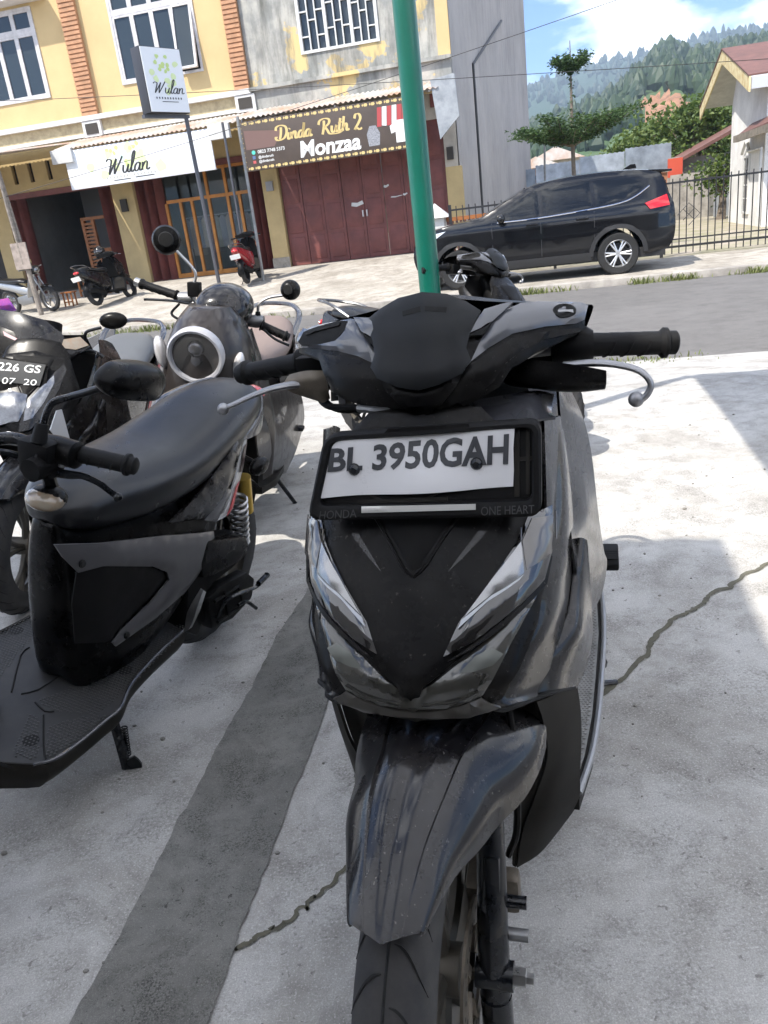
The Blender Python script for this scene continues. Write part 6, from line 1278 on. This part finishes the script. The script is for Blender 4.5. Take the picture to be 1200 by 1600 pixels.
# shock, wheel, engine
J('shock_absorber', cyl(tuple(B2(381,745,x=.12)), tuple(B2(386,798,x=.12)), .020, 14), m_goldm, b2); J('shock_spring', spring(tuple(B2(372,775,x=.125)), tuple(B2(376,848,x=.125)), .024, 8, .0055), m_steel, b2)
wheel(b2, 1.29, .27, .255, .095, 'rear_wheel', False)
J('engine_cover', prism([sk2(*p, .15) for p in ((298,990),(305,880),(325,850),(345,842),(392,838),(396,865),(372,890),(340,915),(330,960),(318,998))], .06, .135, 'yz', .012), m_matte, b2)
J('engine_cover', prism([sk2(*p, .16) for p in ((325,845),(352,842),(385,838),(392,855),(372,880),(335,900),(318,905),(316,880))], .12, .160, 'yz', .012), m_satin, b2)
J('belt_cover', prism([sk2(*p, .165) for p in ((330,938),(345,920),(390,895),(402,905),(398,935),(368,968),(335,985))], .12, .158, 'yz', .010), m_matte, b2)
J('cover_ribs', jn(*[tube([tuple(B2(x0, y0, x=.166)), tuple(B2(x1, y1, x=.166))], .005, 6, 1) for x0, y0, x1, y1 in ((335,940,372,916),(340,972,380,945),(372,916,380,945),(350,925,356,962))]), m_matte, b2)
J('kick_starter', jn(tube([tuple(B2(x, y, x=xx)) for x, y, xx in ((340,965,.165),(352,940,.18),(372,928,.19),(398,918,.20),(412,905,.205),(417,896,.205))], .0065, 8, 4), tube([tuple(B2(*p, x=.205)) for p in ((404,912),(418,898))], .009, 8, 1)), m_fork, b2)
J('kick_starter_lever', tube([tuple(B2(x, y, x=xx)) for x, y, xx in ((372,945,.18),(385,940,.19),(400,950,.195))], .006, 8, 3), m_fork, b2)
pgb = J('passenger_peg', solid(loft([[tuple(B2(x, y, x=xx)) for x, y, xx in r] for r in ([(318,922,.19),(322,925,.2)], [(298,958,.18),(312,955,.21)], [(292,985,.165),(300,980,.185)])], 3, 3, False, False), .012), m_steel2, b2)
# floorboard with studs, rubber holes and raised line pattern
F2z = .27
def f2(px, py, z=F2z): p = B2(px, py, z=z); return (p[0], p[1])
edge2 = [f2(*p) for p in ((52,1196),(85,1188),(120,1165),(165,1128),(188,1108),(200,1080),(215,1058),(250,1020),(288,985))]
cx2 = -.045
lf = [(2*cx2-x, y) for x, y in edge2]
fl2 = J('floorboard', sheet(edge2+[(cx2,edge2[-1][1]+.05)]+lf[::-1]+[(cx2-.06,.33),(cx2+.06,.33)], lambda x, y: (x, y, F2z-.008), .008, .03, .004), pm('scuffed floor plastic', (.030,.030,.031), .5, var=(14,.5), col2=(.055,.053,.05), spec=.3), b2)
m_stud = pm('floor studs', (.045,.044,.042), .45)
du = lathe([(0,.0016),(.0022,.0013),(.003,0)], 'z', 6, False); ds_ = []
poly2 = edge2+lf[::-1]
zones = [[f2(*p) for p in q] for q in ([(150,1118),(215,1062),(285,990),(300,960),(215,1020),(140,1060),(60,1095),(80,1110)], [(20,1180),(45,1115),(60,1118),(62,1170),(50,1190)], [(70,1188),(75,1135),(130,1118),(170,1118),(110,1165)])]
zones += [[(2*cx2-x, y) for x, y in z_][::-1] for z_ in zones]
gy, gx = np.meshgrid(np.arange(.33,1.0,.0085), np.arange(-.36,.26,.0085)); gx = gx+.00425*(np.round(gy/.0085).astype(int) % 2); Q2 = np.stack([gx.ravel(), gy.ravel()], 1)
ok = np.zeros(len(Q2), bool)
for z_ in zones: ok |= inside(Q2, z_)
for q in Q2[ok]: ds_.append(mv(du, q[0], q[1], F2z))
J('floor_studs', jn(*ds_), m_stud, fl2, kind='stuff')
for p in ((196,1047), (48,1157), (25,985)):
    q = f2(*p); J('screw_hole', mv(lathe([(0,.0012),(.017,.0012),(.018,.0002)], 'z', 20, False), q[0], q[1], F2z), m_groove, fl2)
for pts in (((33,1085),(60,1078),(95,1055)), ((55,1098),(70,1112),(85,1112)), ((68,1118),(68,1165),(72,1188)), ((18,1082),(32,1025),(46,1012))): J('floor_line', tube([f2(*p)+(F2z+.001,) for p in pts], .0022, 5, 2), m_groove, fl2)
J('floor_edge', tube([(x, y, F2z+.003) for x, y in edge2], .0045, 8, 4), m_gloss2, fl2)
lowc = [[(x, y, F2z+.001), (x+.004, y-.004, F2z-.03), (x*.85+.0, y, F2z-.075)] for x, y in edge2]
J('under_cover', solid(loft([[(cx2-.02,.30,F2z+.0),(cx2-.02,.28,F2z-.04),(cx2-.02,.30,F2z-.09)]]+lowc, 3, 3, False, False), .006), m_dull, b2); J('under_cover', solid(loft([[(2*cx2-x, y, z) for x, y, z in r] for r in lowc], 3, 3, False, False), .006), m_dull, b2)
J('leg_shield', loft([[(.13,.36,.27),(0,.34,.27),(-.22,.36,.27)], [(.13,.25,.45),(-.03,.23,.45),(-.20,.25,.45)], [(.11,.22,.7),(-.02,.20,.7),(-.15,.22,.7)]], 4, 4, False, False), m_matte, b2)
g_ = B2(0, 1160, x=-.02); J('tunnel', ell((g_[0]-.05, g_[1]-.03, .28), (.05,.07,.09), 16, 10), m_satin, b2)
sf = B2(205, 1226, z=.0); s0 = B2(180, 1128, x=.13)
st2 = J('side_stand', jn(tube([(.12,s0[1]+.0,s0[2]+.02), tuple(B2(190,1170,x=.16)), tuple(B2(203,1218,x=sf[0]-.01))], .0125, 8, 4), solid(loft([[tuple(B2(x, y, x=xx)) for x, y, xx in r] for r in ([(200,1185,sf[0]-.01),(210,1180,sf[0]+.01)], [(198,1222,sf[0]-.015),(222,1192,sf[0]+.02)], [(206,1230,sf[0]-.005),(223,1222,sf[0]+.025)])], 2, 2, False, False), .006)), m_fork, b2); J('stand_spring', spring(tuple(B2(194,1135,x=.15)), tuple(B2(200,1180,x=.17)), .007, 12, .002), m_fork, st2)
# bare handlebar, switchgear, mirror, signal
J('handlebar', jn(tube([tuple(B2(x, y, x=xx)) for x, y, xx in ((125,712,.25),(70,700,.19),(20,685,.13),(-30,690,.07),(-120,700,-.08))], .0115, 12, 5), tube([tuple(B2(x, y, x=xx)) for x, y, xx in ((30,712,.15),(0,706,.12),(-60,705,.05))], .006, 8, 4)), m_fork, b2)
grip(b2, B2(118,708,x=.245), B2(213,729,x=.355), .0155)
J('switch_housing', tf(lathe([(.012,-.045),(.022,-.042),(.025,-.01),(.024,.03),(.018,.034)], 'x', 20), T(*B2(98,705,x=.225))), m_satin, b2)
cb_ = B2(66, 712, x=.2); J('brake_clamp', jn(tf(box(-.035,.03,-.022,.022,-.035,.03,.010), T(*cb_)), tf(lathe([(0,-.02),(.02,-.02),(.022,.02),(0,.022)], 'y', 16, False), T(cb_[0]+.01, cb_[1]-.02, cb_[2]-.012))), m_matte, b2)
J('boot_ribs', jn(*[tube([tuple(B2(62+3*k, 700, x=.205)), tuple(B2(52+9*k, 730+2*(k % 2), x=.215))], .004, 6, 1) for k in range(5)]), m_rub2, b2)
lv2 = J('brake_lever', tube([tuple(B2(x, y, x=xx)) for x, y, xx in ((85,738,.22),(110,742,.25),(130,744,.27),(155,755,.30),(175,770,.32),(185,776,.33))], [.009,.008,.006,.0055,.0055,.006], 8, 5), m_fork, b2); J('lever_ball', ell(tuple(B2(184,777,x=.33)), (.0085,.0085,.0085), 12, 8), m_fork, lv2); J('pivot_bolt', tf(lathe([(0,.004),(.007,.004),(.008,0)], 'z', 8), T(*B2(98,728,x=.235))), m_steel, lv2)
sg2 = B2(75, 776, x=.2); bdy = J('turn_signal', jn(tf(ell((0,0,0),(.036,.030,.021),18,10), T(*sg2)), tube([tuple(sg2+np.array([0,.01,.015])), tuple(cb_)], .012, 8, 1)), m_satin, b2)
J('signal_lens', tf(ell((0,-.006,-.002),(.037,.030,.0205),18,10), T(*sg2)), pm('clear signal lens', (.27,.23,.17), .10, coat=1, var=(45,.6), col2=(.30,.17,.09), bump=(160,.4,.002)), bdy)
mc = B2(200, 596, x=.345); mst = [tuple(B2(x, y, x=xx)) for x, y, xx in ((63,690,.205),(70,655,.205),(82,630,.21),(110,620,.24),(152,608,.30),(165,602,.31))]
dmin = [tuple(B2(x, y, x=.345)) for x, y in ((147,598),(152,580),(175,564),(215,563),(246,572),(254,590),(250,608),(236,622),(195,622),(165,616))]
Pm = cr_(dmin, 5, True); cen2 = Pm.mean(0); bkd = np.array([.05,.05,0]); bv = np.array([.032,-.018,0]); V = [tuple(cen2+bv)]+[tuple(cen2+(p-cen2)*.70+bv*.92) for p in Pm]+[tuple(cen2+(p-cen2)*.93+bv*.55) for p in Pm]+[tuple(p) for p in Pm]+[tuple(cen2+(p-cen2)*.97-bv*.15) for p in Pm]
n_ = len(Pm); F = [(0, 1+i, 1+(i+1) % n_) for i in range(n_)]+[(1+k*n_+i, 1+(k+1)*n_+i, 1+(k+1)*n_+(i+1) % n_, 1+k*n_+(i+1) % n_) for k in range(3) for i in range(n_)]
mr2 = J('mirror', (V, F), m_satin, b2, ang=70); J('mirror_glass', ([tuple(cen2+(p-cen2)*.96-bv*.1) for p in Pm], [tuple(range(n_))]), pm('mirror glass', (.7,.72,.75), .03, metal=1), mr2, smooth=False)
J('mirror_stem', tube(mst, .0065, 10, 5), m_fork, mr2); J('stem_boot', tube([tuple(B2(60,692,x=.205)), tuple(B2(66,662,x=.205))], [.014,.011], 10, 1), m_rub2, mr2)
J('front_cover', loft([[(.12,.15,.72),(-.02,.08,.72),(-.16,.15,.72)], [(.15,.16,.6),(-.02,.04,.6),(-.19,.16,.6)], [(.13,.18,.45),(-.02,.08,.45),(-.18,.18,.45)]], 4, 4, False, False), m_gloss, b2); wheel(b2, AY, .25, .25, .09)
J('rear_wheel_fender', loft([[(-.06,1.29+.29*math.sin(a),.27+.29*math.cos(a)),(0,1.29+.31*math.sin(a),.27+.31*math.cos(a)),(.06,1.29+.29*math.sin(a),.27+.29*math.cos(a))] for a in np.linspace(-.4,.9,6)], 3, 3, False, False), m_matte, b2)
# ---------------------------------------------------------------- scooter with the 226 GS plate
M3 = pose(-1.373, 2.767, 2.7, 10.7); B3 = Loc(M3)
b3 = E('scooter', M3, 'black scooter with black number plate reading 226 GS and red-white side decals', 'scooter')
wheel(b3, AY, .25, .25, .085); rear(b3, m_gloss, pm('grey seat vinyl', (.10,.105,.11), .5, bump=(300,.1,.001)), stripe=True); floor_(b3); stand(b3, (.25,.78,.0))
clone({'front_cover','side_cover','flank_cover','leg_shield','leg_shield_centre','inner_fender','lower_cover','front_fender','fork_leg','steering_stem'}, b3, {'leg_shield': m_gloss})
def b3p(pts, y): return [tuple(B3(px, py, y=y)) for px, py in pts]
P3 = lambda x, z: (x, .10+.45*(z-.83), z)
def p3(pts):
    out = []
    for px, py in pts:
        y = .12
        for _ in range(25): p = B3(px, py, y=y); y = .10+.45*(p[2]-.83)
        out.append((p[0], p[2]))
    return out
pq = p3([(-58,553),(72,570),(62,603),(-70,588)]); pl3 = J('number_plate', sheet(pq[::-1], P3, .003, .03, .001, .0), pm('black plate', (.018,.020,.022), .45), b3)
def plate_txt(s, q, bold=.015):
    tg = upright(text(s, 1.0, 0, bold=bold)); xa = [v[0] for v in tg[0]]; za = [v[2] for v in tg[0]]; V = []
    for v in tg[0]:
        fx, fz = (v[0]-min(xa))/(max(xa)-min(xa)), (v[2]-min(za))/(max(za)-min(za)); a = np.array(q[3])*(1-fx)+np.array(q[2])*fx; b = np.array(q[0])*(1-fx)+np.array(q[1])*fx; (x, z), = p3([tuple(a*(1-fz)+b*fz)]); V.append((x, P3(x, z)[1]-.0042, z))
    J('plate_number', (V, tg[1]), m_prt, pl3, smooth=False)
J('brake_lever', tube([tuple(B3(x, y, y=.34)) for x, y in ((120,548),(140,548),(152,552),(162,558))], .007, 8, 4), m_fork, b3)
plate_txt('226 GS', ((-1,565),(66,571),(63,583),(-3,578))); plate_txt('07  20', ((5,589),(59,593),(57,602),(3,599)), .0)
J('plate_bracket', sheet(p3([(-60,607),(60,612),(72,600),(74,568),(-60,548)]), P3, .004, .03, .002, -.007), m_satin, b3)
cz = lambda x, z: (x, .24+.5*(z-.93)+1.4*(x+.04)**2, z)
def c3(pts): return [(lambda p: (p[0], p[2]))(B3.surf(px, py, lambda x, z: cz(x, z)[1])) for px, py in pts]
J('handlebar_cowl', sheet(c3([(-60,560),(40,560),(80,568),(110,560),(132,548),(142,540),(108,540),(96,520),(70,500),(30,488),(-20,480),(-80,490)]), cz, .03, .03, .008, -.02), m_gloss, b3)
J('cowl_trim', sheet(c3([(-50,545),(20,552),(42,548),(24,520),(-10,505),(-50,500)]), cz, .012, .03, .005, .006), m_satin, b3); J('cowl_decal', sheet(c3([(10,520),(38,535),(40,540),(12,527)]), cz, .002, .02, .001, .0185), pm('pink decal', (.5,.3,.32), .4), b3)
J('turn_lamp', sheet(c3([(96,545),(100,532),(125,528),(138,541),(118,548)]), cz, .006, .02, .003, .012), pm('clear signal lens', (.5,.5,.5)), b3)
J('visor', sheet(c3([(-30,478),(-10,470),(12,466),(22,486),(0,492),(-30,490)]), lambda x, z: (x, .30+.3*(z-.95), z), .006, .02, .003), pm('iridescent visor', (.10,.06,.35), .12, metal=.8, var=(9,1), col2=(.5,.1,.3)), b3)
m_l3 = pm('silvered lamp', (.20,.21,.23), .12, metal=.5, var=(40,.8), col2=(.06,.06,.07), coat=1)
fq = lambda x, z: (x, fy(x, z), z)
def q3(pts): return [(lambda p: (p[0], p[2]))(B3.surf(px, py, fy)) for px, py in pts]
J('headlight', sheet(q3([(30,660),(15,662),(-40,640),(-50,600),(20,612),(44,618),(40,640)]), fq, .008, .02, .004, .004), m_l3, b3)
J('upper_lamp', sheet(q3([(38,660),(42,632),(62,610),(85,588),(86,600),(70,630),(52,655)]), fq, .010, .02, .004, .004), m_l3, b3); J('lamp_edge', sheet(q3([(30,676),(36,632),(60,606),(100,570),(104,578),(92,610),(70,650),(48,672)]), fq, .006, .02, .003, .002), m_gloss, b3)
J('mirror', tf(ell((0,0,0),(.055,.022,.032),18,10), T(*B3(177,501,y=.36)) @ rot('Y', R(-8))), m_satin, b3); J('mirror_stem', tube(b3p(((133,533),(134,520),(145,515),(158,512)), .36), .006, 8, 4), m_fork, b3)
dcl = sheet([(lambda p: (p[1], p[2]))(B3(px, py, x=.2)) for px, py in ((82,672),(92,642),(100,640),(112,685),(96,690))], lambda y, z: (.19, y, z), .004, .03, .001); J('decal_panel', dcl, m_str, b3)
# ---------------------------------------------------------------- round-headlight scooter
M4 = pose(-.70, 2.776, 5, 9); B4 = Loc(M4)
m_brn = pm('brown grey scooter paint', (.032,.027,.025), .30, spec=.2, coat=.3, rvar=.12, var=(3,.2)); m_bseat = pm('faded brown seat vinyl', (.20,.15,.13), .6, bump=(300,.1,.001))
b4 = E('scooter', M4, 'brown grey retro scooter with round headlight and round chrome-stem mirrors', 'scooter')
def p4(px, py, **k): return tuple(B4(px, py, **k))
rear(b4, m_brn, m_bseat); floor_(b4, .28); stand(b4, (.23,.76,.0)); wheel(b4, AY, .25, .25, .095)
clone({'fork_leg','inner_fender'}, b4, {})
def egg(z, w, yf, yb, n=14): return [(w*math.sin(a), (yf+yb)/2-(yb-yf)/2*math.cos(a), z) for a in np.linspace(0, 2*math.pi, n, endpoint=False)]
J('front_cover', loft([egg(.56,.16,.04,.36), egg(.62,.175,-.0,.36), egg(.70,.18,-.03,.36), egg(.78,.172,-.045,.36), egg(.87,.15,-.045,.36), egg(.95,.115,-.01,.36), egg(1.0,.08,.06,.34)], 5, 3), m_brn, b4)
J('leg_shield', loft([[(.155,.30,.30),(.19,.34,.32),(.15,.42,.32)],[(.185,.20,.5),(.215,.27,.5),(.16,.37,.5)],[(.185,.14,.7),(.205,.22,.7),(.16,.34,.7)],[(.12,.14,.92),(.14,.2,.92),(.12,.3,.92)]], 4, 4, False, False), m_brn, b4); J('leg_shield', mirx(loft([[(.155,.30,.30),(.19,.34,.32),(.15,.42,.32)],[(.185,.20,.5),(.215,.27,.5),(.16,.37,.5)],[(.185,.14,.7),(.205,.22,.7),(.16,.34,.7)],[(.12,.14,.92),(.14,.2,.92),(.12,.3,.92)]], 4, 4, False, False)), m_brn, b4)
hc = np.array(B4(305, 557, y=-.06)); HM4 = T(*hc) @ rot('X', R(12))
hl4 = J('headlight', tf(lathe([(.096,.03),(.098,.0),(.092,-.011),(.084,-.009),(.080,.004)], 'y', 40, False), HM4), pm('pale ring lamp', (.36,.36,.38), .3, coat=.6), b4)
J('lens', tf(lathe([(0,-.022),(.04,-.019),(.068,-.008),(.083,.006)], 'y', 36, False), HM4), pm('clear dome', (.3,.3,.3), .02, alpha=.08, spec=.8), hl4); J('reflector', tf(lathe([(.0,.02),(.082,.012)], 'y', 32, False), HM4), pm('brown lamp bowl', (.13,.12,.11), .22, metal=.6), hl4)
J('projector', tf(jn(lathe([(0,-.006),(.018,-.003),(.027,.006),(.030,.016)], 'y', 24, False), mv(lathe([(0,-.002),(.016,.0),(.022,.012)], 'y', 20, False), 0, 0, -.040)), HM4 @ T(0,0,.022)), pm('projector lens', (.14,.14,.15), .08, metal=.7), hl4)
for sg, (px, py) in ((-1,(252,550)), (1,(372,575))):
    c = B4(px, py, y=.03); J('turn_lamp', tf(ell((0,0,0),(.022,.03,.058),16,10), T(*c) @ rot('Y', R(12*sg))), pm('silver lamp lens', (.55,.53,.52), .15, coat=1, metal=.3), b4)
mt = B4(350, 478, y=.26); J('meter_dome', loft([[(mt[0]+w*math.cos(a), mt[1]+d+.5*w*math.sin(a)*0+h*0, mt[2]+w*.78*math.sin(a)+h) for a in np.linspace(0,2*math.pi,14,endpoint=False)] for d, w, h in ((-.10,.03,-.03),(-.085,.075,-.025),(-.04,.10,-.01),(.02,.105,0),(.08,.095,0),(.11,.06,0))], 4, 3), m_gloss, b4)
bl_, br_ = B4(277, 462, y=.46), B4(408, 508, y=.30)
J('handlebar', tube([tuple(bl_), p4(310,478,y=.42), p4(345,500,y=.37), p4(385,500,y=.32), tuple(br_)], .011, 10, 5), m_steel2, b4)
grip(b4, bl_, B4(213,441,y=.50), .0165); grip(b4, br_, B4(452,528,y=.30), .0165)
J('bar_end', cyl(p4(222,444,y=.495), p4(212,440,y=.50), .0175, 14), m_steel, b4)
for (px, py, y) in ((292,466,.44),(400,502,.31)): J('switch_housing', tf(lathe([(0,-.03),(.022,-.03),(.025,.0),(.022,.03),(0,.03)], 'x', 16, False), T(*B4(px, py, y=y))), m_steel2 if px > 350 or True else m_matte, b4)
J('brake_reservoir', tf(box(-.022,.028,-.02,.02,-.02,.035,.006), T(*B4(303,455,y=.42))), m_matte, b4)
for pts in (((300,475,.40),(270,470,.40),(235,468,.42),(225,468,.42)), ((412,515,.27),(430,530,.26),(452,540,.26))): J('brake_lever', tube([p4(x, y, y=d) for x, y, d in pts], .005, 8, 4), m_fork, b4)
J('brake_cable', tube([p4(x, y, y=d) for x, y, d in ((280,475,.42),(268,490,.38),(285,500,.34),(310,495,.3))], .005, 8, 5), m_matte, b4)
def rmirror(px, py, y, sr, pts):
    c = B4(px, py, y=y); d = np.array([.25*(1 if px < 300 else -.5), -1, .1]); d /= np.linalg.norm(d); q = Vector(d).to_track_quat('-Y', 'Z').to_matrix().to_4x4()
    o = J('mirror', tf(lathe([(0,-.035),(.02,-.033),(.045*sr,-.022),(.052*sr,-.006),(.052*sr,.003),(.046*sr,.004),(0,.004)], 'y', 28, False), T(*c) @ q), m_satin, b4); J('mirror_hub', tf(lathe([(0,-.040),(.024*sr,-.038),(.028*sr,-.028)], 'y', 24, False), T(*c) @ q), m_groove, o); J('mirror_stem', tube([p4(x, yy, y=dd) for x, yy, dd in pts], .0055, 8, 5), m_steel, o); J('stem_boot', tube([p4(pts[0][0], pts[0][1]+8, y=pts[0][2]), p4(*pts[0][:2], y=pts[0][2])], [.012,.009], 8, 1), m_rub2, o)
rmirror(260, 375, .42, 1.05, ((302,447,.42),(306,430,.42),(298,415,.42),(272,388,.42))); rmirror(454, 453, .31, .72, ((403,487,.31),(405,475,.31),(420,465,.31),(446,461,.31)))
stk = B4(418, 648, x=.19); J('sticker', tf(lathe([(0,.0),(.028,.0)], 'x', 18, False), T(.183, .55, .50)), m_str, b4); J('sticker_band', prism([(.53,.515),(.575,.515),(.57,.53),(.535,.53)], .1835, .185, 'yz'), m_strr, b4)
gK = solid(loft([[p4(x, y, x=xx) for x, y, xx in r] for r in ([(395,610,.16),(430,605,.18),(466,604,.17)], [(398,660,.18),(435,655,.20),(474,650,.19)], [(402,710,.18),(436,705,.20),(462,700,.19)], [(420,745,.15),(435,742,.17),(445,738,.16)])], 4, 4, False, False), .006); J('flank_panel', gK, m_brn, b4, ang=60)
# ---------------------------------------------------------------- scooter parked across, behind
M5 = pose(.76, 3.80, -46, 10) @ Matrix.Scale(.93, 4); b5 = E('scooter', M5, 'black scooter parked crosswise behind the front scooter, beside the green pole', 'scooter')
b5s = {'front_cover','side_cover','flank_cover','leg_shield','leg_shield_centre','inner_fender','lower_cover','front_fender','fork_leg','cowl_back','steering_stem','handlebar','grip','brake_lever','switch_housing','handlebar_cowl','front_wheel','nose_mask','headlight','upper_lamp'}
clone(b5s, b5, {'leg_shield': m_gloss}); rear(b5, m_gloss, m_seat); floor_(b5); stand(b5, (.24,.78,0))
# ---------------------------------------------------------------- bikes at the shops
def shopbike(name, px, py, yaw, lean, label, paint, sc=1.0, platec=None):
    s, t, z = apr(px, py); w = st(s, t, z); M = Matrix.Translation(w) @ rot('Z', R(yaw)) @ rot('Y', R(lean)) @ Matrix.Scale(sc, 4) @ T(0, -.6, 0)
    o = E('scooter', M, label, 'scooter')
    for c in kids(b5):
        nm = c.name.split('.')[0]; d = c.copy(); COL.objects.link(d); d.parent = o
        if nm in ('centre_body','side_panel','leg_shield','front_fender','side_cover','flank_cover','handlebar_cowl'):
            d.data = c.data.copy(); d.data.materials[0] = paint
    J('number_plate', tf(box(-.11,.11,-.004,.004,-.05,.05), T(0,1.62,.60) @ rot('X', R(-20))), m_prt if platec is None else platec, o, smooth=False)
    return o
sA_ = shopbike('scooter', 180, 472, 160, 8, 'black scooter with helmet on its mirror at the open shop front', m_gloss, 1.02)
sB_ = shopbike('scooter', 398, 440, 172, 6, 'red scooter seen from behind at the glass shop front', pm('red scooter paint', (.30,.012,.018), .25, coat=1), 1.0)
hm_ = E('helmet', None, 'dark round helmet hanging on the handlebar of the black shop scooter', 'helmet'); p = sA_.matrix_world @ Vector((.18,.30,1.12)); hm_.matrix_world = Matrix.Translation(p); J('shell', ell((0,0,0),(.13,.14,.13),18,12), m_gloss, hm_); J('face_shield', ell((0,-.04,.0),(.115,.115,.07),16,10), m_smoke, hm_)
# silver moped (step-through) by the timber post
s, t, z = apr(55, 488); M6 = Matrix.Translation(st(s, t, z)) @ rot('Z', R(62)) @ rot('Y', R(-6)) @ T(0,-.6,0)
mp6 = E('moped', M6, 'silver and black step-through moped parked beside the timber post', 'moped'); m_sil = pm('silver moped paint', (.42,.43,.44), .35, metal=.6)
wheel(mp6, -.02, .28, .28, .075, 'front_wheel', False, rimmat=m_steel2); wheel(mp6, 1.24, .28, .28, .08, 'rear_wheel', False, rimmat=m_steel2)
for sg in (1, -1): J('fork_leg', tube([(sg*.075,-.02,.28),(sg*.07,.2,.78)], .018, 8, 1), m_steel2, mp6)
J('front_fender', loft([[(-.06,-.02-.31*math.sin(a),.28+.31*math.cos(a)),(0,-.02-.33*math.sin(a),.28+.33*math.cos(a)),(.06,-.02-.31*math.sin(a),.28+.31*math.cos(a))] for a in np.linspace(-.9,.7,7)], 3, 3, False, False), m_gloss, mp6)
J('leg_shield', both(solid(loft([[(.05,.16,.85),(.16,.24,.82)],[(.06,.25,.6),(.2,.34,.58)],[(.06,.42,.38),(.17,.48,.36)]], 3, 3, False, False), .008)), m_sil, mp6)
J('body', loft([ring(.25,.05,.62,.80),ring(.5,.055,.42,.56),ring(.75,.08,.42,.62),ring(1.0,.10,.50,.70),ring(1.4,.08,.60,.76),ring(1.55,.04,.66,.76)], 4, 4), m_sil, mp6); J('seat', loft([ring(.55,.06,.66,.72),ring(.7,.11,.68,.77),ring(1.0,.125,.69,.78),ring(1.35,.10,.74,.82),ring(1.45,.05,.76,.80)], 4, 4), m_seat, mp6)
J('engine_case', prism([(.42,.22),(.8,.18),(.92,.26),(.9,.38),(.6,.42),(.4,.36)], -.1, .1, 'yz', .02), m_steel2, mp6); J('muffler', loft([[(.14+.05*math.cos(a)*k,y,.28+z+.055*math.sin(a)*k) for a in np.linspace(0,2*math.pi,12,endpoint=False)] for y, z, k in ((.75,-.05,.3),(.95,-.02,.7),(1.1,.02,1.0),(1.5,.1,1.0),(1.58,.11,.6))], 3, 2), m_steel, mp6)
J('handlebar', tube([(-.33,.28,.98),(-.12,.22,.96),(0,.2,.95),(.12,.22,.96),(.33,.28,.98)], .013, 8, 4), m_steel2, mp6); J('handlebar_cowl', ell((0,.17,.93),(.15,.09,.10),16,10), m_gloss, mp6); J('headlight', ell((0,.10,.92),(.09,.04,.06),14,8), m_refl, mp6)
J('side_stand', tube([(.1,.62,.3),(.24,.66,.02)], .01, 6, 1), m_fork, mp6)
hy = E('helmet', Matrix.Translation(M6 @ Vector((-.1,.25,1.12))), 'yellow helmet resting on the silver moped handlebar', 'helmet'); J('shell', ell((0,0,0),(.13,.14,.12),18,12), pm('yellow helmet', (.75,.60,.22), .3, coat=.6), hy); J('face_shield', ell((.03,-.05,-.03),(.11,.11,.07),16,10), m_smoke, hy)
